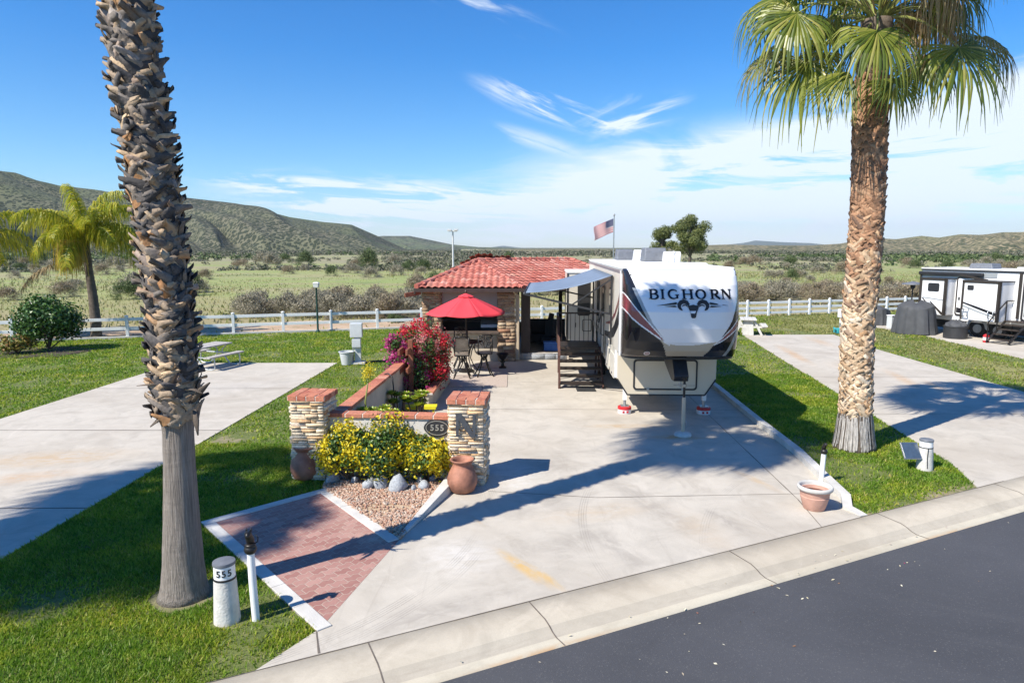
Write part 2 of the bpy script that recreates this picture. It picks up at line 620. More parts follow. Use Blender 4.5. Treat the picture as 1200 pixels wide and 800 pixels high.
solid('shade_fabric', (.30, .28, .265), .9, var=.06, scale=4)
solid('umbrella_red', (.68, .045, .058), .8, var=.06, scale=3, bump=.1, bscale=120)
solid('sling_tan', (.26, .22, .17), .85, var=.1, scale=30)
solid('sling_pale', (.52, .50, .46), .85, var=.1, scale=30)
solid('cushion_dark', (.035, .032, .04), .85, var=.2, scale=12, bump=.2)
solid('sofa_dark', (.018, .018, .022), .6, var=.3, scale=6, bump=.15)
solid('mat_blue', (.05, .14, .42), .9, var=.15, scale=6, bump=.2)
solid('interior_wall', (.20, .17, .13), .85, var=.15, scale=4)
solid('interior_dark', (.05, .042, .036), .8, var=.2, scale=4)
solid('floor_tile', (.24, .20, .165), .6, var=.15, scale=4)
solid('red_plastic', (.50, .02, .025), .4, var=.08, scale=6)
solid('label_white', (.72, .70, .70), .5, var=.05, scale=6)
solid('yellow_paint', (.72, .62, .02), .45, var=.06, scale=6)
solid('awning_blue', (.155, .20, .27), .75, var=.08, scale=3, bump=.12, bscale=90)
solid('awning_stripe', (.16, .20, .27), .75, var=.06, scale=3)
solid('cover_grey', (.060, .062, .066), .72, var=.18, scale=3, bump=.25, bscale=12)
solid('tub_black', (.03, .03, .032), .5, var=.2, scale=5)
solid('tyre', (.02, .02, .02), .8, var=.2, scale=10, bump=.2)
solid('pine_grey', (.40, .37, .34), .8, var=.18, scale=9, bump=.25)
solid('flag_red', (.36, .015, .03), .8, var=.05)
solid('flag_white', (.60, .59, .58), .8, var=.03)
solid('flag_blue', (.012, .02, .09), .8, var=.05)
solid('lamp_green', (.012, .05, .04), .45, var=.15)
solid('lens_clear', (.62, .63, .60), .25, var=.05)
solid('teal_plastic', (.04, .33, .36), .5, var=.15, scale=8)
solid('joint_dark', (.12, .10, .082), .95, var=.35, scale=7)
solid('concrete_trim', (.52, .50, .46), .88, var=.14, scale=3, bump=.25, bscale=60)
solid('hose_black', (.02, .02, .022), .5, var=.2)
solid('panel_solar', (.05, .075, .115), .15, var=.15, scale=14, coat=.4)
solid('light_pole', (.62, .62, .60), .5, metal=.2, var=.08)
solid('plaque_letter', (.33, .31, .27), .5, metal=.3, var=.1)
solid('black_sign', (.024, .024, .026), .5, var=.2, scale=8)
solid('steel_sign', (.105, .115, .13), .4, metal=.6, var=.2, scale=8)

leafy('ledge_stone', [(0, (.72, .56, .36)), (.22, (.74, .64, .50)), (.42, (.60, .38, .19)), (.55, (.78, .66, .48)), (.72, (.56, .50, .42)), (.86, (.70, .47, .25)), (1, (.44, .25, .14))], .85, 0, bump=True)
leafy('house_stone', [(0, (.34, .22, .13)), (.25, (.46, .34, .22)), (.5, (.25, .15, .09)), (.7, (.52, .42, .30)), (.85, (.36, .18, .10)), (1, (.20, .15, .12))], .85, 0, bump=True)
leafy('rock_grey', [(0, (.17, .18, .20)), (.5, (.27, .29, .32)), (1, (.40, .42, .44))], .85, 0, bump=True)
leafy('coping_brick', [(0, (.44, .155, .090)), (.4, (.54, .21, .125)), (.7, (.40, .125, .075)), (1, (.58, .27, .175))], .75, 0, bump=True)
leafy('pebble', [(0, (.36, .20, .135)), (.3, (.46, .32, .23)), (.55, (.30, .15, .10)), (.8, (.52, .43, .34)), (1, (.27, .22, .19))], .85, 0)
leafy('roof_tile', [(0, (.44, .13, .095)), (.3, (.54, .20, .15)), (.6, (.40, .11, .08)), (.8, (.60, .29, .23)), (.92, (.34, .085, .065)), (1, (.50, .24, .17))], .7, 0, bump=True)

leafy('grass_blade', [(0, (.11, .195, .016)), (.3, (.21, .32, .026)), (.62, (.32, .43, .042)), (.86, (.43, .48, .075)), (1, (.54, .46, .17))], .5, .5)
_n, _l = MATS['grass_blade'].node_tree.nodes, MATS['grass_blade'].node_tree.links
_k = NodeKit(MATS['grass_blade']) if 'NodeKit' in globals() else None
_rp = [n for n in _n if n.type == 'VALTORGB'][0]
_p1 = _k.rng(_k.noise(.9, 5, .6, .4), .40, .62, 0, 1); _p2 = _k.rng(_k.noise(3.2, 4, .6, .3), .38, .64, 0, 1)
_c = _k.mix(_p1, (.70, .86, .75), (1.22, 1.10, .85)); _c = _k.mix(1.0, _rp.outputs[0], _c, 'MULTIPLY')
_c = _k.mix(_k.math('MULTIPLY', _p2, .5), _c, _k.mix(1.0, _c, (.55, .68, .60), 'MULTIPLY'))
for n in _n:
    if n.type == 'BSDF_PRINCIPLED': _l.new(_c, n.inputs['Base Color'])
    if n.type == 'BSDF_TRANSLUCENT': _l.new(_c, n.inputs['Color'])
leafy('grass_dry', [(0, (.16, .19, .045)), (.4, (.25, .25, .075)), (.7, (.33, .29, .12)), (1, (.12, .17, .03))], .6, .25)
leafy('palm_leaf', [(0, (.060, .100, .014)), (.3, (.130, .175, .022)), (.6, (.25, .28, .038)), (1, (.40, .37, .10))], .38, .42, spec=.5)
leafy('palm_leaf_dry', [(0, (.30, .22, .10)), (.5, (.40, .31, .17)), (1, (.22, .14, .07))], .7, .25)
leafy('palm_leaf_old', [(0, (.10, .13, .03)), (.5, (.20, .20, .06)), (1, (.33, .27, .12))], .6, .25)
leafy('queen_leaf', [(0, (.15, .22, .016)), (.35, (.31, .35, .024)), (.7, (.50, .47, .034)), (1, (.64, .53, .06))], .45, .5)
leafy('queen_dead', [(0, (.52, .38, .05)), (.5, (.66, .50, .07)), (1, (.42, .28, .07))], .6, .3)
leafy('leaf_dark', [(0, (.018, .052, .010)), (.5, (.042, .105, .018)), (.85, (.075, .165, .028)), (1, (.12, .22, .045))], .4, .2, spec=.5)
leafy('leaf_mixed', [(0, (.09, .11, .02)), (.4, (.20, .19, .03)), (.7, (.34, .26, .06)), (1, (.28, .10, .05))], .55, .25)
leafy('leaf_green', [(0, (.025, .065, .014)), (.5, (.06, .125, .022)), (1, (.12, .20, .04))], .42, .25, spec=.45)
leafy('leaf_gold', [(0, (.52, .43, .012)), (.5, (.74, .58, .015)), (.8, (.80, .66, .05)), (1, (.36, .38, .03))], .45, .3)
leafy('bract_red', [(0, (.40, .010, .03)), (.5, (.60, .018, .05)), (1, (.66, .06, .05))], .6, .4)
leafy('bract_magenta', [(0, (.36, .012, .14)), (.5, (.54, .04, .24)), (1, (.62, .16, .36))], .6, .4)
leafy('bract_pink', [(0, (.60, .20, .20)), (.5, (.66, .33, .30)), (1, (.50, .12, .12))], .6, .4)
leafy('aeonium', [(0, (.20, .34, .03)), (.5, (.34, .42, .04)), (.85, (.42, .42, .05)), (1, (.20, .09, .05))], .4, .25)
leafy('sage_grey', [(0, (.17, .165, .11)), (.35, (.27, .25, .175)), (.7, (.37, .33, .24)), (1, (.46, .40, .30))], .8, .3)
leafy('sage_brown', [(0, (.17, .135, .085)), (.4, (.29, .235, .16)), (.8, (.40, .33, .23)), (1, (.22, .22, .09))], .8, .3)
leafy('scrub_green', [(0, (.045, .075, .022)), (.5, (.085, .125, .04)), (1, (.15, .18, .07))], .7, .2)
leafy('gum_leaf', [(0, (.10, .13, .04)), (.5, (.19, .22, .07)), (1, (.30, .31, .12))], .6, .45)
leafy('field_tuft', [(0, (.19, .22, .065)), (.35, (.29, .29, .10)), (.65, (.40, .36, .16)), (1, (.48, .41, .25))], .7, .4)
leafy('scrub_far', [(0, (.050, .072, .032)), (.3, (.085, .10, .055)), (.6, (.17, .16, .115)), (.85, (.24, .215, .165)), (1, (.12, .14, .06))], .85, .1)
leafy('litter', [(0, (.50, .44, .28)), (.6, (.62, .58, .45)), (.9, (.30, .17, .08)), (1, (.40, .03, .12))], .8, .1)
leafy('boot_left', [(0, (.050, .046, .045)), (.28, (.10, .09, .085)), (.48, (.20, .17, .145)), (.64, (.44, .31, .19)), (.76, (.13, .115, .105)), (.88, (.56, .41, .26)), (.95, (.32, .16, .065)), (1, (.34, .30, .27))], .85, 0, bump=True)
leafy('boot_right', [(0, (.34, .22, .125)), (.3, (.50, .36, .23)), (.55, (.62, .48, .33)), (.75, (.38, .22, .11)), (.9, (.68, .57, .43)), (1, (.18, .10, .06))], .85, 0, bump=True)
leafy('boot_right_high', [(0, (.22, .12, .07)), (.35, (.38, .21, .12)), (.65, (.28, .15, .085)), (.85, (.48, .30, .18)), (1, (.14, .085, .06))], .85, 0, bump=True)

# trunk bark with vertical fibre and leaf scars
m_, N_, L_, P_ = new_mat('palm_bark'); k_ = NodeKit(m_)
fib = k_.noise(1.0, 8, .65, .3, scl3=(60, 60, 2.2)); rin = k_.noise(1.0, 5, .6, .6, scl3=(3, 3, 22))
bc = k_.ramp(fib, [(.25, (.10, .085, .07)), (.5, (.23, .195, .165)), (.75, (.36, .32, .28))])
bc = k_.mix(k_.rng(rin, .5, .7, 0, .22), bc, (.13, .11, .095))
L_.new(bc, P_.inputs['Base Color']); P_.inputs['Roughness'].default_value = .92
k_.bump(P_, k_.math('ADD', fib, k_.math('MULTIPLY', rin, .25)), 1.0, .03)
MATS['palm_bark'] = m_
m_, N_, L_, P_ = new_mat('palm_skirt'); k_ = NodeKit(m_)
fib = k_.noise(1.0, 8, .65, .3, scl3=(42, 42, 1.5))
bc = k_.ramp(fib, [(.3, (.16, .145, .13)), (.5, (.42, .385, .35)), (.7, (.60, .56, .51))])
L_.new(bc, P_.inputs['Base Color']); P_.inputs['Roughness'].default_value = .92
k_.bump(P_, fib, 1.0, .03); MATS['palm_skirt'] = m_

# stucco
for nm, cc in (('stucco', (.50, .435, .345)), ('stucco_pale', (.60, .57, .52))):
    m_, N_, L_, P_ = new_mat(nm); k_ = NodeKit(m_)
    c_ = k_.ramp(k_.noise(1.6, 7, .65, .4), [(.3, tuple(x * .8 for x in cc)), (.55, cc), (.75, tuple(x * 1.12 for x in cc))])
    dr = k_.noise(1.0, 6, .6, .2, scl3=(7, 7, .7))
    c_ = k_.mix(k_.rng(dr, .55, .75, 0, .3), c_, tuple(x * .6 for x in cc))
    L_.new(c_, P_.inputs['Base Color']); P_.inputs['Roughness'].default_value = .92
    k_.bump(P_, k_.noise(70, 5, .7), .55, .012); MATS[nm] = m_

# asphalt
m_, N_, L_, P_ = new_mat('asphalt'); k_ = NodeKit(m_)
c_ = k_.ramp(k_.noise(.5, 8, .6, .4), [(.3, (.044, .045, .050)), (.7, (.064, .065, .072))])
c_ = k_.mix(k_.rng(k_.noise(1.0, 7, .6, .4, scl3=(.25, 2.4, 1), rot=-R(26)), .5, .75, 0, .4), c_, (.070, .070, .073))
c_ = k_.mix(k_.rng(k_.voronoi(90, out='Color'), .8, .9, 0, .35), c_, (.15, .145, .14))
c_ = k_.mix(k_.rng(k_.voronoi(9), .035, .015, 0, .8), c_, (.30, .27, .20))
c_ = k_.mix(k_.rng(k_.noise(240, 3, .8), .52, .72, 0, .55), c_, (.13, .13, .135))
c_ = k_.mix(k_.rng(k_.noise(170, 3, .8), .54, .70, 0, .6), c_, (.022, .022, .025))
c_ = k_.mix(k_.math('MULTIPLY', k_.ell(2.0, 2.2, 60, .9, R(26)), .28), c_, (.095, .093, .092))
L_.new(c_, P_.inputs['Base Color']); P_.inputs['Roughness'].default_value = .82
k_.bump(P_, k_.voronoi(120), .35, .006); MATS['asphalt'] = m_

# lawn soil under the blades
m_, N_, L_, P_ = new_mat('lawn'); k_ = NodeKit(m_)
c_ = k_.ramp(k_.noise(9, 8, .7), [(.25, (.065, .085, .018)), (.5, (.12, .150, .032)), (.75, (.21, .205, .070))])
c_ = k_.mix(k_.rng(k_.noise(.55, 6, .6, .5), .52, .70, 0, .55), c_, (.17, .20, .05))
yd = k_.math('ADD', k_.ell(18.5, 37.0, 9, 5.2, .2), k_.math('ADD', k_.ell(16.8, 22, 1.5, 9, -.05), k_.math('MULTIPLY', k_.ell(8.6, 22, 1.2, 8, -.1), .6)))
c_ = k_.mix(k_.math('MULTIPLY', yd, k_.rng(k_.noise(.9, 6, .65, .5), .32, .6, .3, .95)), c_, (.27, .25, .085))
_dv = N_.new('ShaderNodeVectorMath'); _dv.operation = 'DOT_PRODUCT'; L_.new(k_.tc, _dv.inputs[0]); _dv.inputs[1].default_value = (-math.sin(R(26)), math.cos(R(26)), 0)
_dd = k_.math('SUBTRACT', _dv.outputs['Value'], 2.07 * math.sin(R(26)) + 6.40 * math.cos(R(26)))
_em = k_.math('MULTIPLY', k_.rng(_dd, .42, .05, 0, 1), k_.rng(k_.noise(1.1, 6, .65, .4), .40, .56, 0, 1))
_wn = k_.rng(k_.noise(.9, 5, .6, .3), .60, .70, 0, .75)
_em = k_.math('MAXIMUM', _em, k_.math('MAXIMUM', k_.ell(-3.92, 7.69, .62, .55), k_.ell(7.14, 13.84, .6, .55)))
c_ = k_.mix(k_.math('MAXIMUM', _em, _wn), c_, k_.ramp(k_.noise(14, 6, .7), [(.3, (.24, .175, .11)), (.7, (.46, .37, .26))]))
L_.new(c_, P_.inputs['Base Color']); P_.inputs['Roughness'].default_value = .9
k_.bump(P_, k_.noise(60, 5, .7), .8, .03); MATS['lawn'] = m_

# open field: green flush, dry grass and bare soil in patches
m_, N_, L_, P_ = new_mat('field'); k_ = NodeKit(m_)
g1 = k_.noise(.022, 7, .6, .5, scl3=(.55, 1.6, 1), rot=-.29); g2 = k_.noise(.09, 7, .65, .5); g3 = k_.noise(.9, 7, .7)
c_ = k_.ramp(g1, [(.30, (.30, .235, .14)), (.42, (.30, .28, .12)), (.49, (.24, .29, .08)), (.57, (.29, .285, .12)), (.70, (.34, .28, .17))])
c_ = k_.mix(k_.rng(g2, .50, .66, 0, .65), c_, (.27, .235, .135))
c_ = k_.mix(k_.rng(g2, .44, .34, 0, .5), c_, (.11, .165, .045))
c_ = k_.mix(k_.rng(g3, .50, .68, 0, .5), c_, (.13, .12, .062))
_dv = N_.new('ShaderNodeVectorMath'); _dv.operation = 'DOT_PRODUCT'; L_.new(k_.tc, _dv.inputs[0]); _dv.inputs[1].default_value = (-.2917, .9565, 0)
_w = k_.math('SUBTRACT', _dv.outputs['Value'], 34.86)
c_ = k_.mix(k_.math('MULTIPLY', k_.rng(_w, 36, 14, 0, 1), k_.rng(k_.noise(.16, 6, .65, .5), .34, .56, .25, .85)), c_, (.30, .245, .125))
c_ = k_.mix(k_.math('MULTIPLY', k_.rng(_w, 90, 190, 0, 1), k_.rng(k_.noise(.03, 6, .65, .5), .36, .58, .2, .8)), c_, (.25, .22, .135))
L_.new(c_, P_.inputs['Base Color']); P_.inputs['Roughness'].default_value = .95
k_.bump(P_, k_.noise(3, 7, .7), .8, .15); MATS['field'] = m_

# bare dirt
m_, N_, L_, P_ = new_mat('dirt'); k_ = NodeKit(m_)
c_ = k_.ramp(k_.noise(.5, 8, .65, .4), [(.3, (.32, .215, .13)), (.55, (.44, .315, .205)), (.75, (.52, .40, .28))])
c_ = k_.mix(k_.rng(k_.noise(1.3, 7, .7), .55, .66, 0, .8), c_, (.19, .20, .075))
L_.new(c_, P_.inputs['Base Color']); P_.inputs['Roughness'].default_value = .95
k_.bump(P_, k_.noise(9, 6, .7), .6, .05); MATS['dirt'] = m_

# chaparral hills


def hillmat(name, grass, soil, bush, sc, thr, bamt=.9, soilamt=.6):
    m, N, L, P = new_mat(name); k = NodeKit(m)
    g = k.noise(.0042, 7, .6, .4); d = k.noise(.014, 8, .65, .4); mid = k.noise(.035 * sc, 6, .65)
    c = k.ramp(g, [(.35, grass), (.62, soil)])
    c = k.mix(k.rng(d, .56, .70, 0, soilamt), c, tuple(min(1, x * 1.25) for x in soil))
    dots = k.voronoi(.085 * sc); big = k.voronoi(.030 * sc)
    dens = k.math('ADD', k.math('MULTIPLY', g, .9), k.math('MULTIPLY', mid, .9))
    f = k.math('SUBTRACT', k.math('ADD', dens, thr), dots)
    f1 = k.rng(f, 0.0, .22, 0, bamt)
    c = k.mix(f1, c, bush)
    f2 = k.rng(k.math('SUBTRACT', k.math('ADD', k.math('MULTIPLY', mid, .8), thr - .12), big), 0, .15, 0, bamt * .8)
    c = k.mix(f2, c, tuple(x * .8 for x in bush))
    L.new(c, P.inputs['Base Color']); P.inputs['Roughness'].default_value = .95
    P.inputs['Specular IOR Level'].default_value = .1
    k.bump(P, k.math('ADD', f1, f2), .6, 2.0)
    MATS[name] = m


hillmat('hill_near', (.095, .118, .054), (.135, .126, .088), (.026, .036, .022), 3.6, -.33)
hillmat('hill_mid', (.10, .13, .06), (.15, .14, .09), (.028, .042, .024), 1.5, -.32)
hillmat('hill_sandy', (.19, .18, .095), (.31, .25, .155), (.036, .054, .024), 3.0, -.31)
hillmat('hill_far', (.10, .12, .08), (.12, .12, .09), (.05, .065, .04), .4, -.25)

# brick pavers
m_, N_, L_, P_ = new_mat('pavers'); k_ = NodeKit(m_)
mp = N_.new('ShaderNodeMapping'); mp.inputs['Rotation'].default_value = (0, 0, R(-45)); L_.new(k_.tc, mp.inputs[0])
wob = N_.new('ShaderNodeTexWave'); wob.inputs['Scale'].default_value = 2.6; wob.wave_type = 'BANDS'; wob.bands_direction = 'X'; wob.inputs['Distortion'].default_value = 0
L_.new(mp.outputs[0], wob.inputs['Vector'])
cmb = N_.new('ShaderNodeCombineXYZ'); L_.new(k_.math('MULTIPLY', wob.outputs['Fac'], .028), cmb.inputs[1])
vad = N_.new('ShaderNodeVectorMath'); vad.operation = 'ADD'; L_.new(mp.outputs[0], vad.inputs[0]); L_.new(cmb.outputs[0], vad.inputs[1])
bk = N_.new('ShaderNodeTexBrick'); L_.new(vad.outputs[0], bk.inputs['Vector'])
bk.inputs['Scale'].default_value = 1.0; bk.inputs['Brick Width'].default_value = .205; bk.inputs['Row Height'].default_value = .118
bk.inputs['Mortar Size'].default_value = .0065; bk.inputs['Mortar Smooth'].default_value = .3; bk.inputs['Bias'].default_value = 0
bk.inputs['Color1'].default_value = (.29, .135, .11, 1); bk.inputs['Color2'].default_value = (.40, .225, .185, 1); bk.inputs['Mortar'].default_value = (.42, .31, .25, 1)
c_ = k_.mix(k_.rng(k_.noise(1.2, 7, .65, .5), .5, .7, 0, .45), bk.outputs['Color'], (.44, .29, .23))
c_ = k_.mix(k_.rng(k_.noise(22, 5, .7), .45, .7, 0, .3), c_, (.22, .11, .09))
c_ = k_.mix(k_.math('MULTIPLY', k_.ell(-1.75, 9.35, .8, .35, .6), k_.rng(k_.noise(3, 6, .7), .4, .6, 0, .8)), c_, (.50, .42, .33))
L_.new(c_, P_.inputs['Base Color']); P_.inputs['Roughness'].default_value = .85
k_.bump(P_, k_.math('SUBTRACT', k_.math('MULTIPLY', k_.noise(40, 4), .2), bk.outputs['Fac']), .7, .008); MATS['pavers'] = m_

RUST = (.50, .27, .10); RUSTY = (.46, .31, .16); DARKST = (.24, .215, .19); GOLD = (.56, .35, .10)
sm_ = []
for (px, py, sx, sy, ro, col, amt) in ((612, 664, .85, .15, R(-58), GOLD, .95), (640, 676, .6, .10, R(-58), GOLD, .8), (560, 610, .35, .05, R(-60), RUSTY, .45),
                                       (795, 512, 1.0, .30, 0, RUST, .9), (735, 499, 1.3, .3, 0, RUSTY, .8), (640, 545, 1.0, .7, .4, DARKST, .5), (720, 640, 1.2, .35, R(-65), DARKST, .5), (500, 720, 1.0, .35, .5, DARKST, .5), (850, 610, .9, .25, R(-68), DARKST, .5), (700, 600, 1.6, .5, .3, RUSTY, .32), (760, 590, 2.4, .4, R(-70), DARKST, .45),
                                       (640, 590, 1.2, .6, R(30), DARKST, .35), (650, 640, .9, .5, .2, DARKST, .35), (880, 560, 1.1, .16, R(-70), RUSTY, .6), (690, 530, 2.0, .5, .1, DARKST, .30),
                                       (560, 700, 1.3, .25, .4, DARKST, .3), (820, 620, .5, 1.2, .2, RUSTY, .25), (600, 560, .9, 1.6, .1, (.66, .64, .61), .5), (540, 650, .8, .9, .3, (.66, .64, .61), .5)):
    g_ = ground(px, py)
    sm_.append((g_.x, g_.y, sx, sy, ro, col, amt))
tk_ = []
for cx_, cy_, r_, am_ in ((-5.2, 10.2, 4.75, .75), (-5.2, 10.2, 4.95, .5), (7.4, 9.4, 6.35, .6), (8.6, 7.6, 6.1, .55), (9.5, 12.5, 6.4, .45)):
    for q_ in (-.055, -.018, .018, .055): tk_.append((cx_, cy_, r_ + q_, .011, am_ * .6))
concrete('drive_concrete', (.495, .452, .385), sm_, tk_)
g_ = ground(60, 537); g2_ = ground(20, 560)
concrete('pad_concrete', (.495, .452, .385), [(g_.x, g_.y, 2.2, .8, .2, RUSTY, .7), (g2_.x, g2_.y, 1.6, .5, .4, RUST, .45), (-8, 20, 2.5, 1.0, .3, (.38, .36, .34), .35)])
s3 = []
for (px, py, sx, sy, ro, col, amt) in ((930, 415, .35, 3.5, R(-8), RUST, .7), (1060, 445, .35, 2.5, R(-12), RUST, .6), (1100, 455, .25, 2.0, R(-14), RUST, .5), (960, 400, .5, 2.5, -.1, RUST, .45), (1000, 430, 1.2, 2.0, 0, RUSTY, .35)):
    g_ = ground(px, py); s3.append((g_.x, g_.y, sx, sy, ro, col, amt))
concrete('pad_concrete_east', (.495, .452, .385), s3)
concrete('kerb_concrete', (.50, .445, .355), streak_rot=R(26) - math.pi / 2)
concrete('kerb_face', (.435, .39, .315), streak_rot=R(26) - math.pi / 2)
concrete('gutter_concrete', (.52, .47, .37), [(road0[0], road0[1], 1.6, .14, R(26), RUST, .8) for road0 in ((.35, 6.62), (6.5, 9.6))], streak_rot=R(26) - math.pi / 2)
concrete('patio_concrete', (.40, .34, .29))

# ------------------------------------------------------------------ the ground
O2 = Vector((-2.07, 6.40)); T2 = Vector((math.cos(R(26)), math.sin(R(26)))); NB = Vector((-T2.y, T2.x))


def road(s, d): p = O2 + T2 * s + NB * d; return (p.x, p.y)


FP = Vector((-4.75, 35.0)); TF = Vector((1, .305)).normalized(); NF = Vector((-TF.y, TF.x))


def fen(u, w): p = FP + TF * u + NF * w; return (p.x, p.y)


# field: one sheet to the horizon (lower than the paved site it surrounds)
us = sorted(set([round(math.copysign(abs(a) ** 2.1 * 6000, a), 2) for a in np.linspace(-1, 1, 90)]))
ws = [-400, -120, -60, -.4, .35, 2, 6, 10, 15, 20, 26, 33, 41, 50, 62, 76, 92, 110, 135, 160, 200, 240, 290, 350, 430, 520, 640, 800, 1000, 1300, 1800, 2600, 4000, 6500]
V = []; F = []
for w in ws:
    for u in us:
        x, y = fen(u, w)
        z = -.36 if w < 0 else -.06
        if w > 12: z += (mnoise.fractal(Vector((x * .02, y * .02, 0)), 1, 2, 4)) * min(1.0, (w - 12) / 90) * .9
        V.append((x, y, z))
nu = len(us)
for i in range(len(ws) - 1):
    for j in range(nu - 1):
        F.append((i * nu + j, i * nu + j + 1, (i + 1) * nu + j + 1, (i + 1) * nu + j))
fld = struct(np_obj('field', V, F, 'field', smooth=True))

LAWN_POLY = [road(-45, 0), road(60, 0), fen(60, .3), fen(-45, .3)]
b = MB(); b.prism(LAWN_POLY, -.33, -.02); struct(b.build('lawn', 'lawn'))

DRIVE = [(-2.52, O2.y + (-2.52 - O2.x) * math.tan(R(26)) + .0), (-2.12, 6.88), (-1.60, 9.2), (-1.15, 11.4), (-3.2, 12.0), (-3.0, 17), (-2.75, 21.5), (-3.45, 24.2), (-3.45, 31.5), (5.2, 31.5), (6.05, 27)]
kerb_px = [(838, 457), (885, 496), (930, 532), (960, 562), (985, 585)]
KERB = [ground(*p) for p in kerb_px]
KERB = [Vector((6.02, 26.0, 0)), Vector((5.99, 22.5, 0))] + KERB + [Vector((5.24, 10.36, 0)), Vector((5.36, 10.04, 0))]
DRIVE += [(p.x, p.y) for p in KERB[:-1]] + [road((5.36 - O2.x) / T2.x, 0)]
b = MB(); b.prism(DRIVE, -.3, 0.0); struct(b.build('driveway', 'drive_concrete'))
PAD_L = [(-6.95, O2.y - (6.95 + O2.x) * math.tan(R(26))), (-6.80, 8.59), (-6.28, 24.19), (-12.05, 24.19), (-12.30, 18), (-12.6, 10), (-12.9, O2.y - (12.9 + O2.x) * math.tan(R(26)))]
b = MB(); b.prism(PAD_L, -.3, 0.0); struct(b.build('west_pad', 'pad_concrete'))
pe = [ground(870, 392), ground(1024, 408), ground(1200, 459), ground(1160, 570)]
PAD_R = [road(11.25, 0), (8.42, 12.6), (10.96, 32.2), (15.3, 32.2), (14.87, 27.76), (14.69, 19.2), (14.75, 14.6), (15.2, O2.y + (15.2 - O2.x) * math.tan(R(26)))]
b = MB(); b.prism(PAD_R, -.3, 0.0); struct(b.build('east_pad', 'pad_concrete_east'))
PAD_T = [(18.7, 36.5), (19.36, 31.6), (19.05, 25.1), (19.2, 17.5), (30, 22.5), (30, 38)]
b = MB(); b.prism(PAD_T, -.3, 0.0); struct(b.build('trailer_pad', 'pad_concrete_east'))

# joints cut in the slabs
b = MB()


def joint(p, q, w=.014, z=.003):
    p = Vector((p[0], p[1], 0)); q = Vector((q[0], q[1], 0)); d = (q - p).normalized(); n = Vector((-d.y, d.x, 0)) * w / 2
    k = max(2, int((q - p).length / .5)); pts = []
    for i in range(k + 1):
        c = p.lerp(q, i / k); j = rnd(.6, 1.5)
        pts.append((c + n * j, c - n * j))
    for i in range(k):
        b.add([(pts[i][0].x, pts[i][0].y, z), (pts[i][1].x, pts[i][1].y, z), (pts[i + 1][1].x, pts[i + 1][1].y, z), (pts[i + 1][0].x, pts[i + 1][0].y, z)], [(0, 1, 2, 3)])


joint((5.02, 21.5), (4.93, 18.75)); joint((4.93, 18.75), (4.70, 10.77)); joint((4.70, 10.77), (4.59, 9.66))
joint((-.4, 11.15), (1.4, 10.85)); joint((1.4, 10.85), (5.2, 11.05)); joint((-1.3, 17.1), (5.9, 17.0)); joint((-1.0, 20.6), (1.2, 20.6))
joint((-.62, 12.1), (-.9, 20.5), .01)
for y0, x0, x1 in ((19.69, -12.2, -6.27), (15.05, -12.4, -6.6), (10.39, -12.5, -6.74), (6.2, -12.7, -6.85)): joint((x0, y0), (x1, y0), .03)
for p, q in (((10.2, 26.4), (14.8, 26.4)), ((9.6, 21.5), (14.7, 21.5)), ((8.9, 16.6), (14.7, 16.6)), ((11.3, 13.0), (12.6, 16.5)), ((10.3, 12.5), (11.3, 14.5))): joint(p, q, .02)
joint((-2.12, 6.9), (-1.97, 6.47), .02)
struct(b.build('pavement_joint', 'joint_dark'))

# rolled kerb and gutter along the street
prof = [(0, -.001), (-.40, -.018), (-.50, -.045), (-.57, -.078), (-.66, -.098), (-.84, -.088)]
ss = np.linspace(-40, 55, 191); V = []; F = []
for s in ss:
    for d, z in prof + [(-.84, -.30), (0, -.30)]:
        x, y = road(s, d + rnd(-.006, .006) * (1 if -.8 < d < -.05 else 0)); V.append((x, y, z))
n = len(prof) + 2
for i in range(len(ss) - 1):
    for j in range(n): F.append((i * n + j, i * n + (j + 1) % n, (i + 1) * n + (j + 1) % n, (i + 1) * n + j))
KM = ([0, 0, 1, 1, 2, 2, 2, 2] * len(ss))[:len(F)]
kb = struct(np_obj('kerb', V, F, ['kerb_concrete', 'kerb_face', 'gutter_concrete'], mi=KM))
b = MB()
for s in [-30, -24, -18, -12, -6, -2.5, .62, 2.52, 5.6, 8.63, 11.7, 14.8, 18, 24, 30]:
    for i in range(len(prof) - 1):
        (d0, z0), (d1, z1) = prof[i], prof[i + 1]
        q = [road(s - .008, d0), road(s + .008, d0), road(s + .008, d1), road(s - .008, d1)]
        b.add([(q[0][0], q[0][1], z0 + .003), (q[1][0], q[1][1], z0 + .003), (q[2][0], q[2][1], z1 + .003), (q[3][0], q[3][1], z1 + .003)], [(0, 1, 2, 3)])
joint(road(-3, -.004), road(12, -.004), .010, .004)
struct(b.build('kerb_joint', 'joint_dark'))
b = MB(); b.prism([road(-60, -.82), road(-60, -9.2), road(70, -9.2), road(70, -.82)], -.30, -.092); struct(b.build('road', 'asphalt'))
b = MB(); b.prism([road(-60, -9.2), road(-60, -60), road(70, -60), road(70, -9.2)], -.33, -.02); struct(b.build('lawn_across_road', 'lawn'))

# dirt track beyond the fence
b = MB(); pts0 = []; pts1 = []
for u in np.linspace(-60, 8, 60):
    a = .9 + .5 * math.sin(u * .31); c = 5.2 + 1.0 * math.sin(u * .21 + 1) + .6 * math.sin(u * .77)
    if u > 0: a += u * .12; c -= u * .25
    pts0.append(fen(u, a)); pts1.append(fen(u, max(a + .1, c)))
for i in range(len(pts0) - 1):
    b.add([(pts0[i][0], pts0[i][1], -.03), (pts0[i + 1][0], pts0[i + 1][1], -.03), (pts1[i + 1][0], pts1[i + 1][1], -.03), (pts1[i][0], pts1[i][1], -.03)], [(0, 1, 2, 3)])
struct(b.build('dirt_track', 'dirt'))

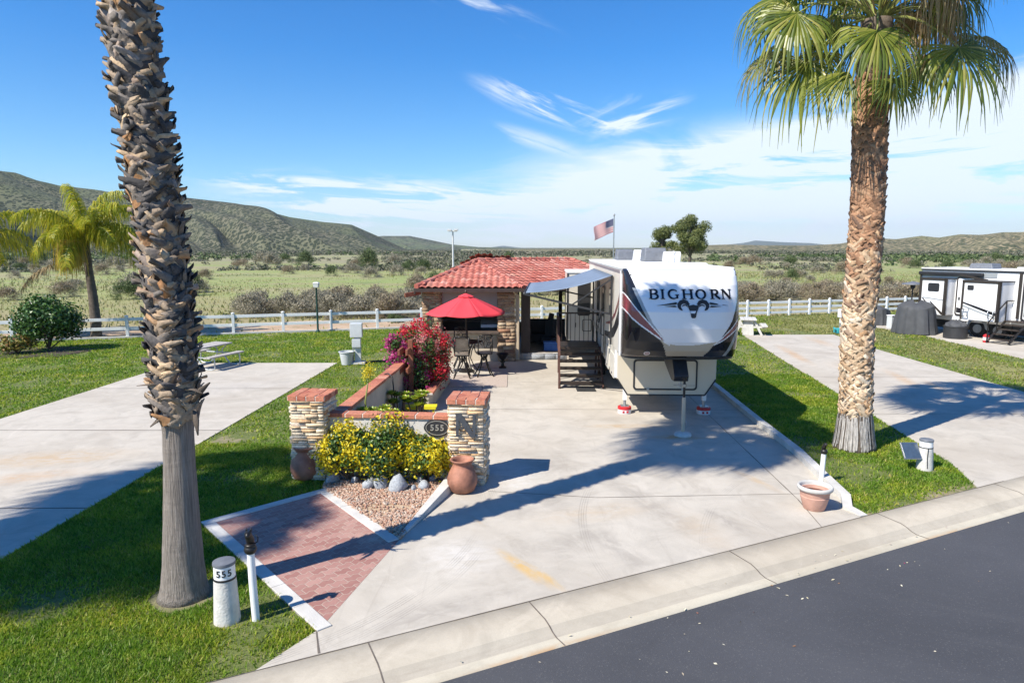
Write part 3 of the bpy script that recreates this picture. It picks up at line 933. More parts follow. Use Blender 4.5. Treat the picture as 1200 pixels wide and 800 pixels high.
# brick pad with concrete edging
BA, BB, BC, BD = ground(235, 612), ground(382, 572), ground(468, 632), ground(372, 740)


def inset(a, bb, c, d, w):
    return None


def strip(bld, p, q, w, z0, z1, m=0):
    p = Vector((p[0], p[1], 0)); q = Vector((q[0], q[1], 0)); d = (q - p).normalized(); n = Vector((-d.y, d.x, 0)) * w
    L = (q - p).length; k = max(1, int(L / .62)); gap = .006
    for i in range(k):
        a = p + d * (L * i / k + gap / 2); c = p + d * (L * (i + 1) / k - gap / 2)
        bld.prism([(a.x, a.y), (c.x, c.y), ((c - n).x, (c - n).y), ((a - n).x, (a - n).y)], z0, z1 + rnd(-.002, .002), m)


b = MB(); b.prism([(p.x, p.y) for p in (BA, BB, BC, BD)], -.3, .002); struct(b.build('brick_path', 'pavers'))
b = MB()
e = .17
strip(b, BA, BB, e, -.2, .016); strip(b, BB + (BC - BB).normalized() * .175, BC, e, -.2, .016); strip(b, BD - (BD - BA).normalized() * .0, BA + (BD - BA).normalized() * .175, e, -.2, .016)
struct(b.build('path_edging', 'concrete_trim', bevel=.006))

# gravel bed
BED = [(BB.x - .05, BB.y - .02), (BC.x + .02, BC.y - .02), (-1.15, 11.35), (-1.1, 11.75), (-3.35, 11.9)]
b = MB(); b.prism(BED, -.25, .012); struct(b.build('gravel_bed', 'dirt'))
pv = []; pf = []
phi = (1 + 5 ** .5) / 2
ico = np.array([(-1, phi, 0), (1, phi, 0), (-1, -phi, 0), (1, -phi, 0), (0, -1, phi), (0, 1, phi), (0, -1, -phi), (0, 1, -phi), (phi, 0, -1), (phi, 0, 1), (-phi, 0, -1), (-phi, 0, 1)]) / 1.9
icf = np.array([(0, 11, 5), (0, 5, 1), (0, 1, 7), (0, 7, 10), (0, 10, 11), (1, 5, 9), (5, 11, 4), (11, 10, 2), (10, 7, 6), (7, 1, 8), (3, 9, 4), (3, 4, 2), (3, 2, 6), (3, 6, 8), (3, 8, 9), (4, 9, 5), (2, 4, 11), (6, 2, 10), (8, 6, 7), (9, 8, 1)])
cx = rng.uniform(-3.4, -1.05, 9000); cy = rng.uniform(9.2, 11.9, 9000)
ok = in_poly(cx, cy, BED) & ~((np.hypot((cx + 2.0) / .42, (cy - 10.35) / .16) < 1) & (rng.random(9000) < .8))
cx, cy = cx[ok], cy[ok]; r_ = rng.uniform(.010, .026, len(cx))
pv = np.concatenate([ico * r_[i] * rng.uniform(.7, 1.3, 3) + (cx[i], cy[i], .016 + r_[i] * .3) for i in range(len(cx))])
pf = np.concatenate([icf + 12 * i for i in range(len(cx))])
tag(np_obj('gravel', pv, pf, 'pebble'), 'reddish tan pebble gravel in the bed before the yellow shrubs', 'gravel', kind='stuff')

# ------------------------------------------------------------------ hills


def hill(name, crest, rc, rf, rb, mat, seed, naz=260, nr=46, pvar=.9, rough=.10, spurs=14.0, fq=.0035):
    pts = []
    for px, py in crest:
        x = (px - 600) / FPX; y = (400 - py) / FPX
        d = (x, CP + y * SP, -SP + y * CP)
        h = math.hypot(d[0], d[1]); pts.append((math.atan2(d[0], d[1]), d[2] / h))
    azs = np.linspace(pts[0][0], pts[-1][0], naz)
    te = np.interp(azs, [p[0] for p in pts], [p[1] for p in pts])
    ts = np.concatenate([np.linspace(-.12, 1, nr), 1 + np.linspace(.06, 1, 8)])
    V = []
    for i, (a, e) in enumerate(zip(azs, te)):
        n0 = mnoise.fractal(Vector((a * 3.1, seed * 3.3, 0)), 1, 2, 3)
        r0 = rf * (1 + .16 * n0); r1 = rc * (1 + .08 * mnoise.noise(Vector((a * 5, seed, 5))))
        top = max(1.0, CAM_H + e * r1 + 1.5)
        for t in ts:
            r = r0 + (r1 - r0) * t if t <= 1 else r1 + (rb - r1) * (t - 1)
            x = r * math.sin(a); y = r * math.cos(a)
            sp = mnoise.fractal(Vector((a * spurs + .8 * t + .25 * mnoise.noise(Vector((a * 9, t * 1.5, seed))), seed * 7.7, t * .30)), 1.1, 2.1, 3)
            if t <= 0: z = -1.0 + t * 30
            elif t <= 1:
                p = math.exp(.15 + pvar * 2.3 * sp)
                z = top * (t ** p) * (1 - .0 * t)
                z += rough * top * (.45 - abs(mnoise.fractal(Vector((x * fq, y * fq, seed)), 1.1, 2.1, 2))) * (t * (1.02 - t)) ** .5 * 1.2
                z += .010 * top * mnoise.fractal(Vector((x * .012, y * .012, seed + 3)), .9, 2.1, 3) * t
            else: z = top * (1 - .9 * (t - 1) ** 1.3) + rough * top * .5 * sp * (t - 1)
            V.append((x, y, z))
    n = len(ts)
    ii, jj = np.meshgrid(np.arange(naz - 1), np.arange(n - 1), indexing='ij')
    a = (ii * n + jj).ravel()
    F = np.stack([a, a + n, a + n + 1, a + 1], 1)
    return struct(np_obj(name, V, F, mat, smooth=True))


hill('hills', [(-900, 165), (-300, 182), (-60, 194), (0, 204), (30, 211), (70, 220), (110, 224), (150, 230), (210, 232), (260, 238), (300, 246), (340, 256), (380, 262), (412, 265), (440, 277), (470, 291), (500, 302), (540, 308)],
     1020, 640, 2400, 'hill_near', 1, naz=460, nr=64, spurs=7, pvar=1.25, rough=.26)
hill('hills', [(120, 308), (160, 298), (188, 280), (210, 258), (224, 252), (240, 257), (262, 268), (290, 282), (322, 298), (345, 308)], 860, 720, 990, 'hill_near', 7, naz=150, nr=40, spurs=26, pvar=.7, rough=.15)
hill('hills', [(286, 308), (318, 290), (346, 270), (362, 263), (380, 269), (405, 282), (432, 296), (455, 308)], 900, 740, 1010, 'hill_near', 8, naz=150, nr=40, spurs=26, pvar=.7, rough=.15)
hill('hills', [(-140, 308), (-60, 280), (-10, 252), (22, 238), (45, 246), (80, 266), (120, 286), (160, 308)], 880, 700, 1000, 'hill_near', 9, naz=150, nr=40, spurs=24, pvar=.7, rough=.15)
hill('hills', [(330, 296), (380, 288), (420, 279), (450, 277), (480, 277), (505, 282), (530, 287), (560, 290), (600, 291), (640, 294), (700, 295), (760, 297), (850, 300)],
     2300, 1700, 3600, 'hill_mid', 2, naz=260, nr=40, spurs=16, pvar=1.2, rough=.2)
hill('hills', [(560, 302), (640, 296), (700, 295), (780, 293), (815, 289), (850, 288), (900, 289), (950, 289), (985, 287), (1005, 283), (1030, 281), (1050, 282), (1080, 278), (1100, 280), (1125, 276), (1150, 277), (1175, 274), (1200, 274), (1300, 268), (1500, 262), (2000, 250)],
     980, 640, 1900, 'hill_sandy', 3, naz=420, nr=50, spurs=18, pvar=.8, rough=.3, fq=.006)
hill('hills', [(420, 306), (500, 300), (545, 296), (575, 290), (590, 288), (606, 290), (650, 294), (700, 296), (790, 296), (825, 291), (850, 287), (870, 285), (885, 282), (920, 284), (950, 285), (985, 289), (1010, 292), (1060, 296), (1150, 304)],
     8200, 6000, 9500, 'hill_far', 4, naz=200, nr=16, spurs=9, pvar=.5)

# ------------------------------------------------------------------ leaves


def unit(v): return v / np.maximum(np.linalg.norm(v, axis=1, keepdims=True), 1e-9)


def leaf_quads(P, size, nrm, aspect=.5, jitter=.6):
    """one diamond leaf at each point"""
    n = len(P)
    nn = unit(nrm + rng.normal(0, jitter, (n, 3)))
    t = unit(np.cross(nn, rng.normal(0, 1, (n, 3)))); s = np.cross(nn, t)
    size = np.asarray(size).reshape(-1, 1) * np.ones((n, 1))
    a = P - t * size * .5; c = P + t * size * .5
    b_ = P + s * size * .5 * aspect + nn * size * .06; d = P - s * size * .5 * aspect + nn * size * .06
    V = np.stack([a, b_, c, d], 1).reshape(-1, 3)
    F = np.arange(4 * n).reshape(-1, 4)
    return V, F


def blob_points(n, rad, lump=.3, seed=0, shell=.55, flat=True, clumps=14):
    """points in an uneven bush volume built from clumps"""
    rg = np.random.default_rng(seed + 100)
    rad = np.asarray(rad, float)
    cl = unit(rg.normal(0, 1, (clumps, 3))); cl[:, 2] = np.abs(cl[:, 2]) * 1.0 - .15
    cc = cl * rad * rg.uniform(.35, .72, (clumps, 1)); cr = rg.uniform(.30, .52, clumps) * (1 + lump * rg.normal(0, .4, clumps))
    k = rg.integers(0, clumps, n)
    d = unit(rg.normal(0, 1, (n, 3)))
    rr = (shell + (1 - shell) * rg.random(n)) ** .8
    rr = rr * (1 + .12 * rg.normal(0, 1, n))
    P = cc[k] + d * rad * (cr[k] * rr)[:, None]
    if flat: P[:, 2] = np.maximum(P[:, 2], -rad[2] * .85 + rg.random(n) * .1)
    N = unit(d + .5 * unit(P))
    return P, N


def twigs(bld, rad, n, base=(0, 0, 0), r0=.02, seed=1):
    rg = random.Random(seed)
    for i in range(n):
        a = rg.uniform(0, 6.283); e = rg.uniform(.2, 1.3)
        tip = Vector((math.cos(a) * rad[0] * math.cos(e) * .85, math.sin(a) * rad[1] * math.cos(e) * .85, rad[2] * (.3 + 1.2 * math.sin(e) * .8)))
        mid = tip * .5 + Vector((rg.uniform(-.1, .1), rg.uniform(-.1, .1), .05)) * rad[2]
        bb = Vector(base)
        bld.tube([bb, bb + mid, bb + tip], [r0, r0 * .7, r0 * .25], 5, caps=False)


def shrub_thing(name, label, cat, loc, rad, nleaf, size, mats, group=None, seed=0, frac=None, aspect=.55, twig=10, clumps=14, jit=.6):
    """bush: stems and one or more leaf meshes; mats = [(part name, material, share, zone function)]"""
    t = thing(name, label, cat, loc, 0, group)
    P, N = blob_points(nleaf, rad, seed=seed, clumps=clumps)
    P[:, 2] += rad[2] * .70
    P[:, 2] = np.where(P[:, 2] < .03, .03 + np.abs(P[:, 2]) * .25, P[:, 2])
    rg = np.random.default_rng(seed)
    u = rg.random(nleaf)
    if len(mats) > 1:
        h = vnoise(P[:, 0] + seed, P[:, 1] + P[:, 2] * .7, 1.3 / max(.2, rad[0]) * 2.2, seed)
        zone = .55 * h + .45 * u
        zone = zone.argsort().argsort() / nleaf
    else: zone = u
    lo = 0
    for pn, mt, share in mats:
        sel = (zone >= lo) & (zone < lo + share + 1e-6); lo += share
        sz = size * rg.uniform(.7, 1.3, sel.sum())
        V, F = leaf_quads(P[sel], sz, N[sel], aspect, jit)
        np_obj(pn, V, F, mt, t)
    if twig:
        b = MB(); twigs(b, rad, twig, seed=seed + 3, r0=.018 * rad[2] + .006)
        b.build('stem', 'twig', t, smooth=True)
    return t


# ------------------------------------------------------------------ fan palms


def resample(path, rads, step):
    out = []; L = 0
    for i in range(len(path) - 1):
        a, b2 = Vector(path[i]), Vector(path[i + 1]); n = max(1, int((b2 - a).length / step))
        for j in range(n):
            f = j / n; out.append((a.lerp(b2, f), rads[i] * (1 - f) + rads[i + 1] * f))
    out.append((Vector(path[-1]), rads[-1]))
    return out


def boots(path, z0, z1, per_m, core, L, w, out, lean, seed, tip_curl=.5, zpow=None, thick=.018, tip=.52):
    """cut leaf bases round a trunk, each one a pair of leaning straps"""
    rg = random.Random(seed)
    V = []; F = []; mi = []
    n = int((z1 - z0) * per_m); ang = 0.0
    zs = [p[0].z for p in path]
    for i in range(n):
        z = z0 + (z1 - z0) * (i + rg.uniform(-.5, .5)) / n
        cx = np.interp(z, zs, [p[0].x for p in path]); cy = np.interp(z, zs, [p[0].y for p in path])
        ang += 2.39996 + rg.uniform(-.12, .12)
        for side in (-1, 1):
            if rg.random() < .08: continue
            a = ang + side * rg.uniform(.02, .10)
            o = Vector((math.cos(a), math.sin(a), 0)); t = Vector((-math.sin(a), math.cos(a), 0))
            ln = L * rg.uniform(.7, 1.25); ww = w * rg.uniform(.75, 1.25); le = lean * side * rg.uniform(.5, 1.35) + rg.uniform(-.15, .15)
            ot = out * rg.uniform(.55, 1.35); cu = tip_curl * rg.uniform(-.4, 1.5); tw = rg.uniform(-.35, .35)
            o0 = len(V)
            ns = 4
            for s in range(ns):
                f = s / (ns - 1)
                af = a + le * ln * f / core
                o = Vector((math.cos(af), math.sin(af), 0)); t = Vector((-math.sin(af), math.cos(af), 0))
                c = Vector((cx, cy, z)) + o * (core + ot * f * (.45 + .55 * f) + cu * .06 * f ** 3) + Vector((0, 0, ln * f * (1 - .18 * abs(le)) - cu * .03 * f ** 3))
                wd = ww * (1 - (1 - tip) * (.55 * f + .45 * f * f)) * .5
                tn = (t * math.cos(tw * f) + o * math.sin(tw * f)); 
                tn = (tn - Vector((0, 0, le * .6))).normalized()
                nn = (o + Vector((0, 0, -.25))).normalized()
                th = thick * (1 - .35 * f)
                rag = rg.uniform(-.03, .03) if s == ns - 1 else 0
                for q, k, hgt in ((-1, 0, 0.0), (0, 1, .35), (1, 2, 0.0)):
                    V.append(c + tn * (q * wd) + nn * (hgt * wd) + Vector((0, 0, rag * q + rag)))
                for q in (1, 0, -1):
                    V.append(c + tn * (q * wd) - nn * th + nn * ((.35 if q == 0 else 0) * wd))
            for s in range(ns - 1):
                for j in range(6):
                    k = (j + 1) % 6
                    F.append((o0 + s * 6 + j, o0 + s * 6 + k, o0 + (s + 1) * 6 + k, o0 + (s + 1) * 6 + j)); mi.append(z)
            q = o0 + (ns - 1) * 6
            F.append((q, q + 1, q + 4, q + 5)); F.append((q + 1, q + 2, q + 3, q + 4)); mi += [z, z]
    return np.array([tuple(v) for v in V]), np.array(F), np.array(mi)


def fan_frond(az, el, pet, rad, sag, seed, nseg=44, spread=118, droop=.5, roll=0.0):
    """one fan leaf: arching stalk and pleated blade whose tips hang"""
    rg = random.Random(seed)
    h = Vector((math.cos(az), math.sin(az), 0)); up = Vector((0, 0, 1)); sd = Vector((-math.sin(az), math.cos(az), 0))
    p = Vector((0, 0, 0)) + h * .12; pts = []; e = el; n = 7
    for i in range(n + 1):
        pts.append(p.copy()); p = p + (h * math.cos(e) + up * math.sin(e)) * (pet / n); e -= sag / n
    b = MB()
    b.tube(pts, [.028 - .014 * i / n for i in range(n + 1)], 5, m=0, caps=False)
    d = (h * math.cos(e) + up * math.sin(e)); c0 = pts[-1]
    sd = (sd * math.cos(roll) + d.cross(sd) * math.sin(roll)).normalized()
    nrm = sd.cross(d).normalized()
    if nrm.z < 0: nrm = -nrm
    for i in range(nseg):
        ph = R(-spread + 2 * spread * (i + .5) / nseg) + rg.uniform(-.02, .02)
        dr = d * math.cos(ph) + sd * math.sin(ph); tg = (-d * math.sin(ph) + sd * math.cos(ph))
        ln = rad * (.80 + .24 * math.cos(ph * .8)) * rg.uniform(.9, 1.07)
        dp = droop * rg.uniform(.6, 1.5); sp = 2 * R(spread) / nseg
        fold = (1 if i % 2 else -1) * .012
        ring = []
        sway = rg.uniform(-.12, .12)
        ns = 6
        for s in range(ns):
            f = s / (ns - 1)
            q = c0 + dr * (ln * f) + nrm * (-.16 * ln * abs(math.sin(ph)) * f * (1 - .3 * f)) + nrm * (fold * math.sin(f * 3))
            g = max(0, f - .46) / .54
            q = q - up * (dp * ln * g * g) - dr * (dp * ln * .42 * g * g) + tg * (sway * ln * g * g)
            wd = min(ln * f * sp * .56 + .004, .030 * rad) * (1 if f < .55 else max(.07, 1 - (f - .5) / .5 * .98))
            ring.append((q - tg * wd + nrm * .0, q + nrm * .35 * wd, q + tg * wd))
        vs = [x for r in ring for x in r]; fs = []
        for s in range(ns - 1):
            a = s * 3
            fs += [(a, a + 1, a + 4, a + 3), (a + 1, a + 2, a + 5, a + 4)]
        b.add(vs, fs, 1)
    return b


def crown(parent, top, fronds, prefix='frond'):
    for (az, el, pet, rad, sag, dr, mat, sd, roll) in fronds:
        b = fan_frond(R(az), R(el), pet, rad, R(sag), sd, droop=dr, roll=R(roll))
        o = b.build(prefix, ['queen_stalk', mat], parent)
        o.location = top


solid('queen_stalk', (.22, .24, .06), .5, var=.2, scale=3)


def skirt_strips(parent, path, z0, z1, r, n, seed, mat, name='fibre_skirt'):
    rg = random.Random(seed); V = []; F = []
    zs = [p[0].z for p in path]
    for i in range(n):
        a = rg.uniform(0, 6.283); zt = z1 + rg.uniform(-.10, .05); zb = z0 + rg.uniform(0, .12)
        w = rg.uniform(.012, .03); o0 = len(V)
        for s in range(4):
            f = s / 3; z = zt + (zb - zt) * f
            cx = np.interp(z, zs, [p[0].x for p in path]); cy = np.interp(z, zs, [p[0].y for p in path])
            rr = r(z) + .006 + rg.uniform(0, .016); aa = a + rg.uniform(-.03, .03)
            for q in (-1, 1): V.append((cx + rr * math.cos(aa + q * w / rr / 2), cy + rr * math.sin(aa + q * w / rr / 2), z))
        for s in range(3): F.append((o0 + 2 * s, o0 + 2 * s + 1, o0 + 2 * s + 3, o0 + 2 * s + 2))
    np_obj(name, V, F, mat, parent)


# big palm by the street, its crown above the frame
base = ground(216, 695)
tp = [(0, 216, 695), (1, 214, 640), (2, 211, 560), (3, 208, 485), (4, 204, 420), (5, 196, 350), (6, 188, 280), (7, 178, 210), (8, 168, 140), (9, 158, 70), (10, 150, 0)]
path = [at(px, py, base.y) - base for _, px, py in tp]
path[0] = Vector((0, 0, -.05))
d = (path[-1] - path[-3]).normalized()
path += [path[-1] + Vector((-.10, .02, 2.0)), path[-1] + Vector((-.16, .03, 5.4))]
LP = thing('palm_tree', 'tall palm in the left foreground with a shaggy dark booted trunk leaning to the left', 'palm tree', (base.x, base.y, 0), 0, 'fan palms along the street')
zr = [(-.05, .31), (.04, .275), (.15, .252), (.4, .228), (.8, .206), (1.2, .187), (1.6, .172), (2.0, .168), (2.2, .18), (2.45, .21), (12.4, .20)]
rs = resample(path, [1] * len(path), .1)
b = MB(); b.tube([p for p, _ in rs], [np.interp(p.z, [z for z, _ in zr], [r for _, r in zr]) * (1 + .025 * mnoise.noise(Vector((p.z * 6, 1, 1)))) for p, _ in rs], 28)
b.build('trunk', 'palm_bark', LP, smooth=True)
V, F, mi = boots(rs, 2.12, 7.6, 96, .200, .22, .175, .062, .90, 11, tip_curl=.9, thick=.012, tip=.26)
V2, F2, m2 = boots(rs, 7.6, 12.2, 34, .175, .30, .17, .12, .5, 12)
V = np.concatenate([V, V2]); F = np.concatenate([F, F2 + len(V) - len(V2)])
np_obj('leaf_base', V, F, 'boot_left', LP)
# a few torn bases that hang or jut out low on the trunk
for px, py, qx, qy in ((200, 452, 160, 452), (206, 478, 176, 500), (226, 470, 246, 448), (228, 480, 232, 510), (216, 455, 240, 462), (196, 440, 170, 440)):
    p = at(px, py, base.y - .15) - base; q = at(qx, qy, base.y - .25) - base
    m1 = p.lerp(q, .5) + Vector((0, 0, .02))
    b = MB(); b.tube([p, m1, q], [.022, .035, .008], 6, ell=.35); b.build('torn_leaf_base', 'bark_dark', LP, smooth=True)
rg_ = random.Random(5)


def crown_set(seed, n, lo, hi, pet, rad, n_old=8):
    rg = random.Random(seed); out = []
    for i in range(n):
        f = i / (n - 1)
        out.append(((i * 137.5) % 360 + rg.uniform(-12, 12), hi + (lo - hi) * f + rg.uniform(-8, 8), pet * rg.uniform(.85, 1.12), rad * rg.uniform(.9, 1.1), 30 + 30 * f, .28 + .36 * f + rg.uniform(-.1, .1), 'palm_leaf' if f < .86 else 'palm_leaf_old', seed * 100 + i, rg.uniform(-30, 30)))
    for i in range(n_old):
        out.append((rg.uniform(0, 360), rg.uniform(-50, -25), pet * .8, rad * .85, 45, .9, 'palm_leaf_dry', seed * 100 + 60 + i, rg.uniform(-30, 30)))
    return out


topL = path[-1]
crown(LP, topL, crown_set(3, 34, -12, 82, 1.25, 1.15, 6))

# palm on the right with a full crown in view
base = ground(1001, 524)
tp = [(1001, 524), (1002, 490), (1003, 440), (1004, 400), (1008, 350), (1013, 300), (1016, 250), (1018, 200), (1019, 150), (1020, 120)]
path = [at(px, py, base.y) - base for px, py in tp]
path[0] = Vector((0, 0, -.05)); path += [path[-1] + Vector((.02, 0, 1.50))]
RP = thing('palm_tree', 'palm with a pale woven trunk and full green crown on the right hand lawn', 'palm tree', (base.x, base.y, 0), 0, 'fan palms along the street')
rs = resample(path, [1] * len(path), .1)
rad_r = lambda z: float(np.interp(z, [-.05, .05, .3, .62, .8, 3, 7.3], [.41, .40, .36, .325, .30, .285, .28]))
b = MB(); b.tube([p for p, _ in rs], [rad_r(p.z) for p, _ in rs], 28); b.build('trunk', 'bark_dark', RP, smooth=True)
skirt_strips(RP, rs, 0, .70, rad_r, 150, 4, 'palm_skirt')
V, F, mi = boots(rs, .55, 7.2, 105, .285, .26, .14, .022, 1.05, 21, tip_curl=.30, thick=.012, tip=.5)
zz = V[F[:, 0]][:, 2]
np_obj('leaf_base', V, F, ['boot_right', 'boot_right_high'], RP, mi=(mi > 3.6 + .8 * np.sin(mi * 40)).astype(int))
topR = path[-1]
fr = [f for f in crown_set(8, 24, -4, 84, 1.5, 1.12, 0) if f[1] > 44] + [(az, el, 1.55, 1.12, 45, .5, 'palm_leaf', 700 + az, rl) for az, el, rl in ((25, 34, 10), (60, 28, -10), (95, 36, 15), (130, 26, -15), (155, 38, 10), (75, 52, 0), (10, 58, 0), (195, 55, 20), (330, 56, -20), (250, 62, 10), (285, 60, 0))]
CR = topR + base


def fan_at(px, py, dy, axis, nrm, rad, spread, droop, seed, mat='palm_leaf', nseg=46):
    """one fan leaf whose stalk arches from the crown to the place its blade starts"""
    rg = random.Random(seed); hub = at(px, py, base.y + dy) - CR; up = Vector((0, 0, 1))
    hh = Vector((hub.x, hub.y, 0)).length; p1 = Vector((hub.x * .45, hub.y * .45, hub.z * .5 + .22 + .22 * hh))
    b = MB(); pts = [p1 * (2 * f * (1 - f)) + hub * f * f for f in [i / 8 for i in range(9)]]
    b.tube(pts, [.030 - .016 * i / 8 for i in range(9)], 6, m=0, caps=False)
    d = Vector(axis).normalized(); n_ = Vector(nrm); n_ = (n_ - d * n_.dot(d)).normalized(); sd = n_.cross(d).normalized()
    for i in range(nseg):
        ph = R(-spread + 2 * spread * (i + .5) / nseg) + rg.uniform(-.015, .015); sp = 2 * R(spread) / nseg
        dr = d * math.cos(ph) + sd * math.sin(ph); tg = sd * math.cos(ph) - d * math.sin(ph)
        ln = rad * (.84 + .18 * math.cos(ph)) * rg.uniform(.9, 1.06); dp = droop * rg.uniform(.5, 1.5); fold = (1 if i % 2 else -1) * .016 * rad; sway = rg.uniform(-.10, .10)
        ring = []
        for s_ in range(7):
            f = s_ / 6; g = max(0, f - .48) / .52
            q = hub + dr * (ln * f) + n_ * (.10 * ln * f * math.cos(ph) - .16 * ln * f * f) + n_ * (fold * math.sin(min(1, f * 1.7) * math.pi))
            q = q - up * (dp * ln * g * g) - dr * (dp * ln * .40 * g * g) + tg * (sway * ln * g * g)
            wd = min(ln * f * sp * .56 + .003, .036 * rad) * (1 if f < .5 else max(.06, 1 - (f - .45) / .55 * .98))
            ring.append((q - tg * wd, q + n_ * .3 * wd, q + tg * wd))
        vs = [x for r in ring for x in r]; fs = []
        for s_ in range(6):
            a_ = s_ * 3; fs += [(a_, a_ + 1, a_ + 4, a_ + 3), (a_ + 1, a_ + 2, a_ + 5, a_ + 4)]
        b.add(vs, fs, 1)
    o = b.build('frond', ['queen_stalk', mat], RP); o.location = topR


for i, q in enumerate(((934, 16, -.4, (-.50, -.25, -.62), (-.1, -.8, .6), 1.18, 112, .46), (946, 74, -.2, (-.62, -.15, -.66), (-.4, -.7, .6), 1.28, 105, .5), (1028, 36, -1.0, (-.05, -.45, -.80), (0, -.85, .5), 1.18, 108, .44),
                       (995, 84, -.7, (-.62, -.25, -.68), (-.2, -.8, .5), 1.0, 48, .2), (1047, 92, -.5, (.10, -.35, -.92), (0, -.85, .4), .80, 95, .35), (1124, 56, -.7, (.16, -.35, -.66), (.05, -.75, .65), 1.28, 116, .44),
                       (1150, 44, .5, (.72, .15, -.45), (.4, -.3, .85), 1.15, 112, .5), (1118, -18, -.3, (.45, -.25, -.6), (.2, -.7, .6), 1.1, 112, .5), (912, -2, .3, (-.72, .05, -.42), (-.3, -.4, .85), 1.15, 112, .5),
                       (962, 62, 1.0, (-.42, .55, -.6), (-.3, .5, .7), 1.1, 110, .5), (1085, 66, 1.0, (.36, .55, -.65), (.3, .5, .7), 1.05, 110, .5), (905, 62, .4, (-.66, .2, -.62), (-.5, -.3, .8), 1.05, 108, .5), (980, 18, .6, (-.4, .3, -.5), (-.3, .1, .9), 1.0, 110, .5), (1085, 4, .4, (.5, .3, -.4), (.3, .1, .9), 1.05, 110, .5))):
    fan_at(*q, seed=900 + i, mat='palm_leaf_old' if i in (6, 11) else 'palm_leaf')
for i, (az, el) in enumerate(((-60, 60), (-20, 48), (-80, 75), (30, 50), (-5, 35))): fr.append((az, el, 1.2, .75, 80, 1.2, 'palm_leaf_dry', 500 + i, 20))
crown(RP, topR, fr)
b = MB()
for i in range(16):     # old fruit stalks
    a = rg_.uniform(0, 6.28); l = rg_.uniform(.8, 1.5)
    b.tube([(.1 * math.cos(a), .1 * math.sin(a), .1), (.5 * l * math.cos(a), .5 * l * math.sin(a), .55 * l), (1.0 * l * math.cos(a), 1.0 * l * math.sin(a), .35 * l), (1.25 * l * math.cos(a), 1.25 * l * math.sin(a), -.25 * l)], [.014, .01, .007, .003], 4)
o = b.build('fruit_stalk', 'palm_leaf_dry', RP); o.location = topR

# two more of the same row, just outside the frame on the left: they shade the lawn
copy_tree(LP, (-14.2, 2.9, 0), 1.3, 'tall palm beyond the left edge of the photo, near the street', 'fan palms along the street')
copy_tree(LP, (-14.7, 4.7, 0), 2.7, 'tall palm beyond the left edge of the photo, farther from the street', 'fan palms along the street')

# ------------------------------------------------------------------ feather palms by the left fence


def queen_frond(az, el, length, sag, seed, n=66, leaf=.95):
    rg = random.Random(seed)
    h = Vector((math.cos(az), math.sin(az), 0)); up = Vector((0, 0, 1)); sd = Vector((-math.sin(az), math.cos(az), 0))
    p = Vector((0, 0, 0)); e = el; pts = []
    for i in range(n + 1):
        pts.append((p.copy(), e)); p = p + (h * math.cos(e) + up * math.sin(e)) * (length / n); e -= sag / n * (.5 + 1.0 * i / n)
    b = MB(); b.tube([q for q, _ in pts[::4]], [.035 * (1 - .85 * i / (len(pts[::4]) - 1)) for i in range(len(pts[::4]))], 5, caps=False)
    for i in range(8, n + 1):
        q, e = pts[i]; f = i / n
        ll = leaf * (1 - .55 * abs(f - .45) * 1.6) * rg.uniform(.8, 1.1)
        ax = h * math.cos(e) + up * math.sin(e)
        for s in (-1, 1):
            for rep in range(2):
                dr = (sd * s * rg.uniform(.3, 1) + ax * rg.uniform(.15, .8) + up * rg.uniform(-.35, .75)).normalized()
                v = []
                w = .019
                for k in range(4):
                    g = k / 3
                    c = q + dr * ll * g * (1 - .38 * g) - up * (ll * .95 * g * g)
                    wd = w * (1 - .9 * g * g)
                    v += [c - ax * wd, c + ax * wd]
                b.add(v, [(0, 1, 3, 2), (2, 3, 5, 4), (4, 5, 7, 6)], 1)
    return b


def queen_palm(label, base, path, r0, r1, seed, nf, L, group):
    t = thing('palm_tree', label, 'palm tree', base, 0, group)
    rs = resample(path, np.linspace(r0, r1, len(path)), .12)
    b = MB(); b.tube([p for p, _ in rs], [r * (1 + .04 * math.sin(p.z * 30)) for p, r in rs], 16); b.build('trunk', 'bark_dark', t, smooth=True)
    rg = random.Random(seed)
    top = Vector(path[-1])
    for i in range(nf):
        f = i / (nf - 1)
        b = queen_frond((i * 2.39996 + rg.uniform(-.2, .2)), R(88 - 66 * f + rg.uniform(-8, 8)), L * rg.uniform(.85, 1.12), R(88 + 30 * f + rg.uniform(-12, 12)), seed * 50 + i)
        o = b.build('frond', ['queen_stalk', 'queen_leaf'], t); o.location = top
    return t, top


bq = ground(113, 396)
tq = [(0, 0, -.05), (.03, 0, .8), (.0, 0, 1.9), (-.08, 0, 3.0), (-.12, 0, 4.35)]
QP, top = queen_palm('feathery yellow green palm on the lawn by the left fence', (bq.x, bq.y, 0), tq, .25, .14, 5, 24, 3.0, 'feather palms on the left')
b = MB(); rg_ = random.Random(9)      # hanging golden fruit stalk
for i in range(340):
    a = rg_.uniform(0, 6.28); r = rg_.uniform(.05, .55)
    p = Vector((r * math.cos(a), r * math.sin(a), rg_.uniform(-.1, .35)))
    b.tube([p * .3, p, p + Vector((.1 * math.cos(a), .1 * math.sin(a), -rg_.uniform(.5, 1.3)))], [.016, .014, .010], 3, caps=False)
o = b.build('fruit_stalk', 'queen_dead', QP); o.location = top + Vector((-.02, -1.15, -.25))
b = queen_frond(R(195), R(5), 3.2, R(75), 77, leaf=.45); o = b.build('dead_frond', ['bark_dark', 'palm_leaf_dry'], QP); o.location = top + Vector((0, 0, -.9))
QP2, top2 = queen_palm('feathery palm cut off by the left edge of the photo', (-24.6, 30.6, 0), [(0, 0, -.05), (0, 0, 2), (.05, 0, 3.9)], .3, .17, 6, 16, 3.5, 'feather palms on the left')

